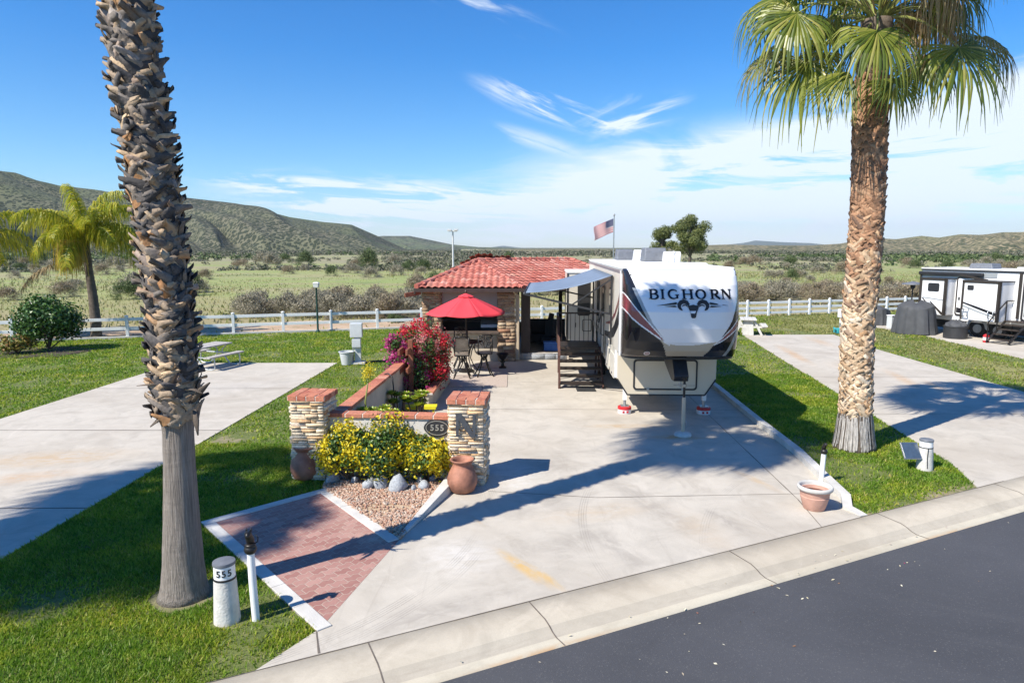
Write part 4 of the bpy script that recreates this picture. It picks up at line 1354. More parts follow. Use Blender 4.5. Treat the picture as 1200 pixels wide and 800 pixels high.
# ------------------------------------------------------------------ fifth wheel trailer
RV0 = Vector((3.79, 16.5, 0)); RVA = -math.atan(.04)
RV = thing('camper_trailer', 'large white and black fifth wheel camper with a ram head emblem on its rounded nose', 'camper trailer', RV0, RVA)
HW = 1.24
b = MB()
b.extrude([(-HW, -1.0, 1.66), (-HW, 0.0, 1.60), (-HW, 9.6, 1.60), (-HW, 9.6, 3.50), (-HW, 9.45, 3.60), (-HW, -1.0, 3.60)], (2 * HW, 0, 0))
b.build('body', 'siding_cream', RV, bevel=.02)
b = MB()
b.extrude([(-1.21, 0, .90), (-.95, 0, .50), (.95, 0, .50), (1.21, 0, .90), (1.21, 0, 1.615), (-1.21, 0, 1.615)], (0, 9.5, 0))
b.build('basement', 'siding_cream', RV, bevel=.015)
b = MB(); b.box((0, 4.3, 3.63), (2.5, 10.7, .06)); b.build('roof', 'roof_membrane', RV, bevel=.02)

ZN = [1.68, 1.74, 1.9, 2.1, 2.4, 2.75, 3.05, 3.3, 3.48, 3.58, 3.64]
YN = [-1.60, -1.80, -2.02, -2.14, -2.22, -2.20, -2.08, -1.90, -1.66, -1.44, -1.05]
NEX = 3.6


def cap_y(x, z):
    D = -np.interp(z, ZN, YN) - 1.0
    s = min(1.0, abs(x) / 1.25) ** (NEX / 2)
    return -1.0 - D * max(0.0, 1 - s * s) ** (.5 * 2 / NEX)


def cap_uv(u, v): return (u * 2.5 - 1.25, 3.62 - v * 1.92)


SHL = ([0, .07, .16, .26, .42, .58, .70, .82], [.035, .05, .073, .10, .152, .212, .28, .355])
SHR = ([0, .05, .2, .35, .556, .75, .82], [.985, .976, .962, .94, .885, .79, .725])
UPL = ([0, .06, .12, .21, .32, .36], [.27, .39, .49, .62, .775, .83])
LOL = ([0, .05, .11, .17, .24, .34, .37], [.45, .535, .60, .655, .72, .81, .83])
U1R = ([.73, .80, .94, 1.0], [.82, .745, .565, .50]); U2R = ([.74, .83, .935, 1.0], [.822, .755, .655, .60])


def cap_mat(u, v):
    # 0 white 1 black 2 charcoal 3 maroon 4 tan 5 grey
    bot = .80 + .03 * math.sin((u - .3) * 8)
    tl = np.interp(v, [.74, .80, 1.0], [.262, .30, .365]); tr = np.interp(v, [.78, .82, 1.0], [.76, .735, .66])
    if v > .97: return 1
    if v > .76 and tl < u < tr and (v > bot or u < np.interp(v, SHL[0], SHL[1])):
        if not (.30 < u < .36 and v < np.interp(u, *LOL) + .008): return 4
    ul = np.interp(v, SHL[0], SHL[1]); ur = np.interp(v, SHR[0], SHR[1])
    if v <= bot + .02 and ul <= u <= ur: return 0
    if u < .5:
        if u < .372:
            a = np.interp(u, *UPL); c = np.interp(u, *LOL)
            if abs(v - a) < .009 or abs(v - c) < .009: return 0
            if a < v < c: return 3
            if v <= a:
                if u > ul - (.028 if v < .72 else .02) and v > .2: return 5
                return 1
        return 2 if (u > .11 or v > .75 + .06 * math.sin(u * 90)) else 1
    a = np.interp(u, *U1R); c = np.interp(u, *U2R)
    if abs(v - a) < .008 or abs(v - c) < .007: return 0
    if a < v < c: return 3
    if v > .5 and .985 - .30 * (v - .5) < u < 1.01 - .28 * (v - .5): return 5  # grey swath: reflection on the right flank, painted into the colour
    return 1


b = MB(); NU, NV = 200, 150
phis = np.linspace(-math.pi / 2, math.pi / 2, NU + 1)
zs_ = np.linspace(3.64, 1.68, NV + 1)
V = []; F = []; MI = []
for z in zs_:
    D = -np.interp(z, ZN, YN) - 1.0
    for p in phis:
        V.append((1.25 * math.copysign(abs(math.sin(p)) ** (2 / NEX), p), -1.0 - D * abs(math.cos(p)) ** (2 / NEX), z))
V = np.array(V)
for i in range(NV):
    for j in range(NU):
        a = i * (NU + 1) + j
        F.append((a, a + NU + 1, a + NU + 2, a + 1))
        c = (V[a] + V[a + NU + 2]) / 2
        MI.append(cap_mat((c[0] + 1.25) / 2.5, (3.62 - c[2]) / 1.92))
np_obj('nose_cap', V, F, ['gelcoat', 'black_gloss', 'charcoal_gloss', 'maroon_gloss', 'tan_gel', 'grey_gloss'], RV, mi=MI, smooth=True)
b = MB()      # underside of the overhang and crown of the nose
ring = [(V[NV * (NU + 1) + j][0], V[NV * (NU + 1) + j][1]) for j in range(0, NU + 1, 4)]
b.prism([(x * .995, y + .004) for x, y in ring] + [(1.2, .01), (-1.2, .01)], 1.645, 1.69)
b.build('overhang_floor', 'black_plastic', RV)
b = MB()
ring = [(V[j][0], V[j][1]) for j in range(0, NU + 1, 4)]
b.prism([(x * .99, y + .01) for x, y in ring] + [(1.2, -.9), (-1.2, -.9)], 3.60, 3.645); b.build('nose_top', 'gelcoat', RV)


# lettering and emblem raised on the nose
def cap_poly(bld, poly, off=.006, thick=.004, m=0):
    f = []; bk = []; off = off * 1.5 + .009
    for x, z in poly:
        y = cap_y(x, z)
        f.append((x, y - off, z)); bk.append((x, y + .002, z))
    n = len(poly)
    area = sum(poly[i][0] * poly[(i + 1) % n][1] - poly[(i + 1) % n][0] * poly[i][1] for i in range(n))
    vs = f + bk; fc = [tuple(range(n))]
    for i in range(n):
        j = (i + 1) % n; fc.append((j, i, n + i, n + j))
    if area < 0: fc = [tuple(reversed(q)) for q in fc]
    bld.add(vs, fc, m)


def stroke(bld, pts, w, off=.006, m=0):
    """ribbon of changing width laid on the nose"""
    if not hasattr(w, '__len__'): w = [w] * len(pts)
    P = [Vector((p[0], p[1])) for p in pts]
    for i in range(len(P) - 1):
        d = (P[min(i + 2, len(P) - 1)] - P[i]); d0 = (P[i + 1] - P[max(0, i - 1)])
        d.normalize(); d0.normalize()
        n0 = Vector((-d0.y, d0.x)) * w[i] / 2; n1 = Vector((-d.y, d.x)) * w[i + 1] / 2
        cap_poly(bld, [P[i] - n0, P[i + 1] - n1, P[i + 1] + n1, P[i] + n0], off, m=m)


ZX = lambda px, py: ((px - 112) / 1038 * 2.5 - 1.25, 3.62 - (py - 108) / 777 * 1.92)
LH = .200; LB = ZX(300, 350)[1]; TH = .046; TN = .020; SE = .022


def arc(cx, cz, rx, rz, a0, a1, n=12): return [(cx + rx * math.cos(R(a0 + (a1 - a0) * i / n)), cz + rz * math.sin(R(a0 + (a1 - a0) * i / n))) for i in range(n + 1)]


letters = MB()


def stem(x, w=TH, z0=0, z1=LH, serif=True, zb=None):
    zb = LB if zb is None else zb
    cap_poly(letters, [(x - w / 2, zb + z0), (x + w / 2, zb + z0), (x + w / 2, zb + z1), (x - w / 2, zb + z1)])
    if serif:
        for z in (z0, z1 - .014): cap_poly(letters, [(x - w / 2 - SE, zb + z), (x + w / 2 + SE, zb + z), (x + w / 2 + SE, zb + z + .014), (x - w / 2 - SE, zb + z + .014)], .0075)


def xs(px): return ZX(px, 300)[0]


x = xs(318); stem(x)                                                  # B
for cz, rz, rx in ((LB + .148, .045, .085), (LB + .052, .052, .100)):
    stroke(letters, [(x, cz + rz), (x + .05, cz + rz)] + arc(x + .05, cz, rx - .012, rz, 90, -90) + [(x, cz - rz)], [TN, TN] + [TN + (TH - TN) * math.sin(math.pi * i / 12) for i in range(13)] + [TN], .0068)
stem(xs(418))                                                         # I
x = xs(512); r = .098                                                 # G
stroke(letters, arc(x, LB + LH / 2, r, LH / 2 - .01, 42, 322, 20), [TN + (TH - TN) * max(0, math.sin(math.pi * (i - 2) / 16)) for i in range(21)])
cap_poly(letters, [(x + .055, LB + .012), (x + .095, LB + .012), (x + .095, LB + .088), (x + .055, LB + .088)], .0068)
cap_poly(letters, [(x + .035, LB + .080), (x + .115, LB + .080), (x + .115, LB + .094), (x + .035, LB + .094)], .0075)
x = xs(636); stem(x - .078); stem(x + .078); cap_poly(letters, [(x - .07, LB + .09), (x + .07, LB + .09), (x + .07, LB + .11), (x - .07, LB + .11)], .0068)   # H
x = xs(750); stroke(letters, arc(x, LB + LH / 2, .092, LH / 2 - .01, 0, 360, 28), [TN + (TH - TN) * abs(math.cos(2 * math.pi * i / 28)) for i in range(29)])   # O
x = xs(850); stem(x); stroke(letters, [(x, LB + .19), (x + .05, LB + .19)] + arc(x + .055, LB + .145, .062, .047, 90, -90) + [(x, LB + .098)], [TN, TN] + [TN + (TH - TN) * math.sin(math.pi * i / 12) for i in range(13)] + [TN], .0068)    # R
stroke(letters, [(x + .055, LB + .105), (x + .10, LB + .05), (x + .165, LB + .004)], [TH * .8, TH, TH * .8], .0072)
x = xs(980); stem(x - .080, TN + .004); stem(x + .080, TN + .004); stroke(letters, [(x - .085, LB + LH - .005), (x, LB + LH / 2), (x + .082, LB + .004)], TH * 1.05, .0072)       # N
letters.build('lettering', 'black_gloss', RV)
em = MB()
mirror = lambda pts: [(2 * ZX(679, 0)[0] - x, z) for x, z in pts]
horn = [ZX(p[0], p[1] + 7) for p in ((640, 392), (622, 370), (597, 362), (572, 370), (557, 388), (556, 408), (566, 424), (582, 436))]
hw = [.05, .075, .085, .085, .080, .068, .050, .018]
curl = [ZX(p[0], p[1] + 7) for p in ((582, 402), (598, 392), (616, 394), (632, 408))]
head = [ZX(p[0], p[1] + 7) for p in ((632, 392), (652, 396), (679, 388), (706, 396), (726, 392), (722, 420), (706, 452), (700, 492), (690, 502), (668, 502), (658, 492), (652, 452), (636, 420))]
for f_ in (lambda q: q, mirror):
    stroke(em, f_(horn), hw); stroke(em, f_(curl), [.012, .022, .022, .010], .0065)
    cap_poly(em, f_([ZX(*p) for p in ((365, 406), (532, 376), (540, 386), (526, 396))])); cap_poly(em, f_([ZX(*p) for p in ((430, 411), (522, 404), (536, 416), (520, 418))]))
cap_poly(em, head)
em.build('ram_emblem', 'charcoal_gloss', RV)
b = MB()
c = cap_uv(.185, .935)
ring_ = arc(c[0], c[1], .062, .050, 0, 360, 20)[:-1]; cap_poly(b, ring_, .006, m=0); cap_poly(b, arc(c[0], c[1], .048, .036, 0, 360, 20)[:-1], .009, m=1)
cap_poly(b, [(c[0] - .034, c[1] - .009), (c[0] + .034, c[1] - .009), (c[0] + .034, c[1] + .009), (c[0] - .034, c[1] + .009)], .011, m=0)
b.build('badge', ['label_white', 'maroon_gloss'], RV)
for u in (.055, .975):
    b = MB(); x, z = cap_uv(u, .06); y = cap_y(x, z); b.tube([(x, y - .015, z), (x, y + .02, z)], .018, 10); b.build('marker_light', 'black_plastic', RV)


def rrect(x0, x1, z0, z1, r, n=6):
    pts = []
    for cx, cz, a in ((x1 - r, z1 - r, 0), (x0 + r, z1 - r, 90), (x0 + r, z0 + r, 180), (x1 - r, z0 + r, 270)):
        pts += [(cx + r * math.cos(R(a + 90 * i / n)), cz + r * math.sin(R(a + 90 * i / n))) for i in range(n + 1)]
    return pts


def frame_xz(bld, outer, inner, y0, y1, m=0):
    n = len(outer)
    vs = [(p[0], y0, p[1]) for p in outer] + [(p[0], y0, p[1]) for p in inner] + [(p[0], y1, p[1]) for p in outer] + [(p[0], y1, p[1]) for p in inner]
    fs = []
    for i in range(n):
        j = (i + 1) % n
        fs += [(i, j, n + j, n + i), (2 * n + j, 2 * n + i, 3 * n + i, 3 * n + j), (i, 2 * n + i, 2 * n + j, j), (n + j, 3 * n + j, 3 * n + i, n + i)]
    bld.add(vs, fs, m)


# front storage hatch, tan lower nose panel
b = MB(); b.extrude([(-1.195, -.004, .905), (-.94, -.004, .515), (.94, -.004, .515), (1.195, -.004, .905), (1.195, -.004, 1.58), (-1.195, -.004, 1.58)], (0, -.012, 0)); fp = b.build('front_panel', 'panel_cream', RV)
b = MB()
for p, q in (((-1.20, -.01, .90), (-.945, -.01, .505)), ((-.945, -.01, .505), (.945, -.01, .505)), ((.945, -.01, .505), (1.20, -.01, .90))): b.beam(p, q, .035, .035, up=(0, 1, 0))
b.build('edge_trim', 'black_plastic', RV)
b = MB(); b.extrude([(x, -.017, z) for x, z in rrect(-.78, .72, .66, 1.36, .06)], (0, -.014, 0)); h = b.build('hatch', 'panel_cream', RV)
b = MB(); frame_xz(b, rrect(-.81, .75, .63, 1.39, .08), rrect(-.77, .71, .67, 1.35, .06), -.017, -.04); b.build('seal', 'black_plastic', h)
for x in (-.45, .4):
    b = MB(); b.box((x, -.045, .655), (.06, .02, .05)); b.build('latch', 'grey_metal', h)
b = MB()
for i in range(3): b.box((.55 + i * .13, -.04, 1.50), (.085, .03, .085))
b.box((.68, -.058, 1.50), (.03, .008, .05), m=1)
b.build('socket_panel', ['black_plastic', 'label_white'], RV)

# king pin box under the overhang
b = MB()
b.extrude([(-.16, -.25, 1.60), (-.16, -1.50, 1.62), (-.16, -1.78, 1.30), (-.16, -1.72, 1.18), (-.16, -1.45, 1.16), (-.16, -.6, 1.40)], (.32, 0, 0)); kp = b.build('pin_box', 'black_plastic', RV, bevel=.015)
b = MB(); b.lathe([(.045, 0), (.045, .05), (.03, .06), (.03, .11), (.05, .115), (.05, .14)], 14, (0, -1.62, 1.04)); b.build('king_pin', 'grey_metal', kp)
# jacks
for x in (-.98, .98):
    b = MB(); b.box((x, .18, .78), (.095, .095, .9)); j = b.build('landing_jack', 'white_paint', RV, bevel=.005)
    b = MB(); b.tube([(x, .18, .42), (x, .18, .19)], .035, 12); b.box((x, .18, .185), (.2, .2, .02)); b.build('jack_foot', 'grey_metal', j)
# roof equipment
for x, y, w, l, m, nm, hgt in ((-.12, 8.2, .56, .85, 'grey_cap', 'air_conditioner', .38), (.48, 5.5, .66, .95, 'grey_cap', 'air_conditioner', .43), (.27, 7.3, .34, .42, 'gelcoat', 'roof_vent', .36), (.95, 4.9, .5, .5, 'gelcoat', 'roof_vent', .32)):
    b = MB(); b.extrude([(x - w / 2, y - l / 2, 3.66), (x - w / 2 + .03, y - l / 2 + .05, 3.66 + hgt * .75), (x - w / 2 + .03, y - l / 2 + .16, 3.66 + hgt), (x - w / 2 + .03, y + l / 2 - .1, 3.66 + hgt), (x - w / 2, y + l / 2, 3.66)], (w, 0, 0))
    b.build(nm, m, RV, bevel=.03)
b = MB(); b.box((.55, .75, 3.69), (1.0, .8, .08), taper=.85); b.build('skylight', 'gelcoat', RV, bevel=.03)
b = MB(); b.tube([(.66, 3.0, 3.65), (.66, 3.0, 3.9)], [.05, .05], 10); b.lathe([(.03, 0), (.07, .03), (.07, .07), (.02, .10)], 10, (.66, 3.0, 3.9)); b.build('antenna', 'gelcoat', RV, smooth=True)
# gutter rails and corner mouldings of the left side
for s in (-1, 1):
    b = MB(); b.beam((s * 1.255, -1.0, 3.56), (s * 1.255, 9.5, 3.56), .03, .05); b.build('gutter', 'grey_metal', RV)
b = MB(); b.box((-1.262, -.88, 2.6), (.04, .16, 1.95)); b.build('corner_moulding', 'gelcoat', RV, bevel=.008)
b = MB(); b.box((-1.232, .05, 1.26), (.06, .10, .68)); b.build('corner_moulding', 'gelcoat', RV, bevel=.008)


def side_poly(name, pts, mat, parent=RV, x=-1.24, th=.006):
    b = MB(); b.extrude([(x, y, z) for y, z in pts], (-th, 0, 0)); return b.build(name, mat, parent)


# graphics on the left side
def band(pts, w0, w1):
    n = len(pts); up = []; lo = []
    for i, (y, z) in enumerate(pts):
        a = pts[max(0, i - 1)]; c = pts[min(n - 1, i + 1)]
        d = Vector((c[0] - a[0], c[1] - a[1])).normalized(); w = w0 + (w1 - w0) * i / (n - 1)
        up.append((y - d.y * w / 2, z + d.x * w / 2)); lo.append((y + d.y * w / 2, z - d.x * w / 2))
    return up + lo[::-1]


side_poly('stripe', band([(-.75, 2.75), (-.2, 2.35), (.6, 2.0), (1.6, 1.78), (3.0, 1.68)], .42, .12), 'black_gloss')
side_poly('stripe', band([(-.75, 3.15), (-.3, 2.8), (.4, 2.45), (1.4, 2.15), (2.6, 2.0)], .16, .05), 'maroon_gloss', th=.009)
side_poly('stripe', band([(3.6, 2.6), (4.4, 2.0), (5.2, 1.55), (6.0, 1.3)], .10, .10), 'black_gloss')
side_poly('stripe', band([(3.4, 1.55), (5, 1.5), (7.5, 1.5), (9.5, 1.5)], .18, .12), 'tan_gel')
# windows, entry door and hatches on the left side
for y0, y1, z0, z1 in ((1.0, 1.7, 2.35, 3.05), (4.75, 5.6, 1.75, 3.05)):
    w = side_poly('window', [(y, z) for y, z in rrect(y0, y1, z0, z1, .08)], 'black_plastic', th=.02)
    side_poly('pane', [(y, z) for y, z in rrect(y0 + .04, y1 - .04, z0 + .04, z1 - .04, .06)], 'glass_dark', w, x=-1.262, th=.003)
dr = side_poly('door', rrect(2.95, 3.68, 1.02, 2.98, .10), 'siding_cream', th=.03)
b = MB()
n_ = rrect(2.92, 3.71, .99, 3.01, .12); i_ = rrect(2.98, 3.65, 1.05, 2.95, .09)
vs = [(-1.271, p[0], p[1]) for p in n_] + [(-1.271, p[0], p[1]) for p in i_]
vs2 = [(-1.283, p[1], p[2]) for p in vs]; k = len(n_); fs = []
for i in range(k):
    j = (i + 1) % k; fs += [(i, k + i, k + j, j), (2 * k + i, 2 * k + j, 3 * k + j, 3 * k + i), (i, j, 2 * k + j, 2 * k + i), (k + j, k + i, 3 * k + i, 3 * k + j)]
b.add(vs + vs2, fs); b.build('door_frame', 'black_plastic', dr)
side_poly('door_window', rrect(3.1, 3.52, 2.1, 2.8, .06), 'glass_dark', dr, x=-1.271, th=.004)
b = MB(); b.tube([(-1.27, 2.86, 1.6), (-1.36, 2.86, 1.65), (-1.36, 2.86, 2.35), (-1.27, 2.86, 2.4)], .014, 8); b.build('grab_handle', 'black_iron', RV, smooth=True)
for y0, y1, z0, z1 in ((.5, 1.5, .8, 1.4), (1.8, 2.7, .8, 1.4)):
    h = side_poly('baggage_hatch', rrect(y0, y1, z0, z1, .06), 'siding_cream', x=-1.21, th=.02)
    side_poly('latch', rrect((y0 + y1) / 2 - .05, (y0 + y1) / 2 + .05, z0 + .05, z0 + .10, .01), 'black_plastic', h, x=-1.23, th=.01)
# slide out room at the rear of the left side
SY0, SY1 = 7.15, 9.3; SX = -2.16
b = MB(); b.box(((SX - 1.24) / 2, (SY0 + SY1) / 2, 2.05), (1.24 + SX if False else abs(SX) - 1.24, SY1 - SY0, 2.35)); sl_ = b.build('slide_out', 'siding_cream', RV, bevel=.015)
b = MB(); b.box(((SX - 1.24) / 2, (SY0 + SY1) / 2, 3.26), (abs(SX) - 1.20, SY1 - SY0 + .06, .06)); b.build('slide_roof', 'roof_membrane', sl_)
b = MB(); b.extrude([(x, SY0 - .004, z) for x, z in rrect(-1.80, -1.36, 1.75, 2.98, .07)], (0, -.02, 0)); w = b.build('window', 'black_plastic', sl_)
b = MB()
for x in (-2.145, -1.255): b.box((x, SY0 - .012, 2.05), (.05, .02, 2.34))
b.build('slide_trim', 'black_plastic', sl_)
b = MB(); frame_xz(b, rrect(-1.62, -1.30, 1.2, 1.62, .05), rrect(-1.60, -1.32, 1.22, 1.60, .04), SY0 - .004, SY0 - .012); b.box((-1.86, SY0 - .012, 1.42), (.03, .015, .16)); b.build('service_hatch', 'black_plastic', sl_)
# wheels
for y in (5.4, 6.35):
    for s in (-1, 1):
        b = MB(); b.tube([(s * .98, y, .40), (s * 1.20, y, .40)], .40, 24); wh = b.build('wheel', 'tyre', RV, bevel=.03)
        b = MB(); b.tube([(s * 1.19, y, .40), (s * 1.215, y, .40)], .22, 18); b.build('rim', 'grey_metal', wh)

# awning
AWF = [(-1.29, .95, 3.40), (-1.29, 6.5, 3.40)]; AWO = [(-3.52, 1.52, 2.90), (-3.44, 6.7, 2.90)]
AWF[0] = (-1.27, .78, 3.40)
b = MB(); n = 10; mm = 16
for i in range(n + 1):
    f = i / n
    for j in range(mm + 1):
        g = j / mm
        p = Vector(AWF[0]).lerp(Vector(AWF[1]), g).lerp(Vector(AWO[0]).lerp(Vector(AWO[1]), g), f)
        p.z -= .10 * math.sin(math.pi * f) * (1 - .25 * math.sin(math.pi * g))
        b.v.append(tuple(p))
for i in range(n):
    for j in range(mm):
        a = i * (mm + 1) + j; b.f.append((a, a + mm + 1, a + mm + 2, a + 1)); b.m.append(1 if j in (3, 8, 13) and False else 0)
aw = b.build('awning', ['awning_blue', 'awning_stripe'], RV, smooth=True)
so_ = aw.modifiers.new('thick', 'SOLIDIFY'); so_.thickness = .008
b = MB(); b.tube([Vector(AWO[0]) + Vector((0, -.06, -.02)), Vector(AWO[1]) + Vector((0, .06, -.02))], .045, 12); b.build('roller', 'black_plastic', aw, smooth=True)
for (f0, o0, sgn) in ((AWF[0], AWO[0], -1), (AWF[1], AWO[1], 1)):
    y = f0[1] + sgn * .04
    b = MB(); b.beam((-1.30, y, 1.65), (-1.30, y, 3.40), .05, .06); b.build('awning_arm', 'black_plastic', aw)
    b = MB(); b.beam((-1.30, y, 2.42), (o0[0], o0[1] + sgn * .04, 2.88), .035, .05); b.build('awning_arm', 'black_plastic', aw)
    b = MB(); b.beam((-1.32, y - .02, 3.3), (-2.3, (y * 1.1 + o0[1] * .9) / 2 - .03, 2.62), .03, .035); b.build('awning_arm', 'black_plastic', aw)

# red and white tubs under the jacks
for i, x in enumerate((-.98, .98)):
    M_ = Matrix.Translation(RV0) @ Matrix.Rotation(RVA, 4, 'Z'); p = M_ @ Vector((x, .18, 0))
    t = thing('jack_pad', ('red and white round block under the left landing jack, nearer the steps', 'red and white round block under the right landing jack, nearer the kerb')[i], 'jack pad', p, 0, 'jack blocks under the camper')
    b = MB(); b.lathe([(.165, 0), (.17, .01), (.165, .10)], 20); b.build('base', 'label_white', t, smooth='auto')
    b = MB(); b.lathe([(.168, .10), (.172, .105), (.168, .165), (.15, .175)], 20); b.build('lid', 'red_plastic', t, smooth='auto')
    b = MB(); b.box((-.05, -.165, .055), (.05, .01, .05)); b.box((.05, -.162, .055), (.05, .01, .05)); b.build('sticker', 'red_plastic', t)

# king pin stabiliser
g = ground(800, 510)
t = thing('stabiliser_stand', 'white post stand holding up the camper nose on a round concrete foot', 'jack stand', g)
b = MB(); b.lathe([(.19, 0), (.195, .02), (.17, .06), (.06, .085), (.045, .09)], 24); b.build('foot', 'concrete_post', t, smooth='auto')
b = MB(); b.tube([(0, 0, .08), (0, 0, .86)], .042, 14); b.build('post', 'stand_cream', t, smooth='auto')
b = MB(); b.tube([(0, 0, .84), (0, 0, 1.28)], .027, 12); b.lathe([(.05, 0), (.05, .03), (.03, .035)], 12, (0, 0, 1.27)); b.build('screw', 'black_iron', t, smooth='auto')
b = MB(); b.tube([(-.24, 0, 1.13), (-.06, 0, 1.13), (.06, 0, 1.12), (.24, 0, 1.12)], .010, 6); b.lathe([(.05, 0), (.05, .06)], 12, (0, 0, 1.09)); b.build('handle', 'downspout_beige', t)
b = MB(); b.tube([(.05, -.02, .34), (.065, -.05, .30), (.06, -.05, .22), (.045, -.03, .2)], .006, 5); b.build('hook', 'grey_metal', t)

# entry steps
S0 = Vector((1.38, 19.7, 0))
t = thing('entry_steps', 'brown metal entry steps with a platform and railings at the camper door', 'steps', S0, RVA)
NS = 6; RI = 1.04 / NS; RU = .27
for i in range(NS - 1):
    b = MB(); b.box((.66, i * RU + .14, RI * (i + 1) - .02), (1.24, .27, .035)); b.box((.66, i * RU + .015, RI * (i + 1) - .035), (1.24, .02, .06)); b.build('step', 'dark_bronze', t, bevel=.004)
PY = (NS - 1) * RU
b = MB(); b.box((.66, PY + .62, 1.02), (1.30, 1.25, .05)); b.box((.66, PY + .0, 1.0), (1.30, .03, .09)); b.build('platform', 'dark_bronze', t, bevel=.004)
for x in (.03, 1.29):
    b = MB(); b.beam((x, -.02, .02), (x, PY, 1.0), .04, .14); b.build('stringer', 'brown_metal', t)
for x, y in ((.05, PY + .1), (1.27, PY + .1), (.05, PY + 1.2), (1.27, PY + 1.2)):
    b = MB(); b.box((x, y, .5), (.05, .05, 1.0)); b.build('leg', 'brown_metal', t)
b = MB(); b.beam((.0, -.03, 0), (.0, -.03, .98), .05, .05); b.beam((0, -.05, .95), (0, PY, 1.98), .045, .07, up=(1, 0, 0)); b.beam((0, PY, 1.0), (0, PY, 2.0), .05, .05)
b.beam((0, -.03, .48), (0, PY, 1.5), .03, .04, up=(1, 0, 0)); b.build('handrail', 'brown_metal', t)
b = MB(); b.beam((0, PY, 1.98), (0, PY + 1.22, 1.98), .05, .05, up=(1, 0, 0))
for i in range(8): b.beam((0, PY + .12 + i * .145, 1.04), (0, PY + .12 + i * .145, 1.97), .018, .018)
b.build('railing', 'dark_bronze', t)
b = MB(); b.beam((0, PY + 1.22, 1.98), (1.3, PY + 1.22, 1.98), .05, .05); b.beam((0, PY + 1.22, 1.0), (0, PY + 1.22, 2.0), .05, .05); b.beam((1.3, PY + 1.22, 1.0), (1.3, PY + 1.22, 2.0), .05, .05)
for i in range(8): b.beam((.15 + i * .145, PY + 1.22, 1.04), (.15 + i * .145, PY + 1.22, 1.97), .018, .018)
b.build('railing', 'dark_bronze', t)

# ------------------------------------------------------------------ tiled roof patio house
H0 = Vector((-1.5, 26.5, 0))
HS = thing('patio_house', 'low stone patio house with a red clay tile roof and an open serving counter', 'house', H0)


def stone_face(V, F, org, ax, up, out, w, h, rh=(.035, .065), rl=(.10, .30), proud=.03, rg=random, gap=.004):
    """courses of split stone on one face"""
    z = 0
    while z < h - .01:
        hh = min(rg.uniform(*rh), h - z); x = 0
        while x < w - .005:
            ll = min(rg.uniform(*rl), w - x)
            if w - x - ll < .05: ll = w - x
            d = rg.uniform(.004, proud); d2 = d + rg.uniform(-.006, .006); o = len(V)
            for dd, dz, e in ((0, 0, 0), (d, 0, .004)):
                for a, c in ((0, 0), (1, 0), (1, 1), (0, 1)):
                    p = org + ax * (x + gap / 2 + (ll - gap) * a + (e if a == 0 else -e)) + up * (z + gap / 2 + (hh - gap) * c + (e if c == 0 else -e) + rg.uniform(-.002, .002)) + out * ((dd if dd == 0 else (d if c else d2)))
                    V.append(tuple(p))
            F.extend([(o + 4, o + 5, o + 6, o + 7), (o, o + 1, o + 5, o + 4), (o + 1, o + 2, o + 6, o + 5), (o + 2, o + 3, o + 7, o + 6), (o + 3, o, o + 4, o + 7)])
            x += ll
        z += hh


def stone_block(name, c, size, rz, mat, parent, org, seed, **kw):
    """square pier clad in stone on its four sides"""
    rg = random.Random(seed); V = []; F = []
    ca, sa = math.cos(rz), math.sin(rz); X = Vector((ca, sa, 0)); Y = Vector((-sa, ca, 0)); Z = Vector((0, 0, 1))
    sx, sy, sz = size; c = Vector(c)
    for ax, out, w, dd in ((X, -Y, sx, sy), (Y, X, sy, sx), (-X, Y, sx, sy), (-Y, -X, sy, sx)):
        o = c - ax * w / 2 + out * dd / 2
        stone_face(V, F, o, ax, Z, out, w, sz, rg=rg, **kw)
    o = np_obj(name, np.array(V) - np.array(org), F, mat, parent)
    return o


def hb(name, mat, fill, bevel=0, smooth=False, parent=None):
    b = MB(); fill(b); return b.build(name, mat, parent or HS, origin=H0, bevel=bevel, smooth=smooth)


EZ = 2.70
hb('floor', 'floor_tile', lambda b: b.prism([(-3.2, 24.9), (.9, 24.9), (2.9, 26.2), (4.2, 27.2), (4.2, 31.2), (-3.2, 31.2)], -.1, .24))
# front piers and counter wall
for nm, x0, x1, y0 in (('stone_pier', -3.22, -2.56, 24.5), ('stone_pier', -.50, .10, 24.5)):
    hb(nm, 'mortar', lambda b: b.box(((x0 + x1) / 2, y0 + .22, 1.33), (x1 - x0 - .02, .42, 2.66)))
    stone_block(nm, ((x0 + x1) / 2, y0 + .22, .0), (x1 - x0, .44, 2.62), 0, 'house_stone', HS, H0, int(abs(x0) * 10), rh=(.07, .15), rl=(.14, .45), proud=.035, gap=.008)
hb('counter_wall', 'stucco', lambda b: b.box((-1.53, 24.72, .51), (2.04, .2, 1.02)))
hb('serving_counter', 'counter_tile', lambda b: (b.box((-1.53, 24.60, 1.06), (2.12, .60, .07)), b.box((-2.3, 24.42, .86), (.05, .05, .3)), b.box((-.75, 24.42, .86), (.05, .05, .3))), bevel=.008)
hb('roller_shade', 'shade_fabric', lambda b: (b.box((-1.53, 24.62, 2.22), (2.0, .02, .62)), b.tube([(-2.53, 24.62, 2.54), (-.53, 24.62, 2.54)], .04, 10)))
hb('door_post', 'downspout_beige', lambda b: b.box((.165, 24.58, 1.36), (.09, .10, 2.6)), bevel=.006)
hb('door_post', 'fascia_brown', lambda b: b.box((.50, 24.98, 1.45), (.34, .14, 2.5)))
hb('downspout', 'downspout_beige', lambda b: b.tube([(.02, 24.05, 2.62), (.06, 24.42, 2.52), (.235, 24.52, 2.40), (.235, 24.52, .05)], .035, 8))
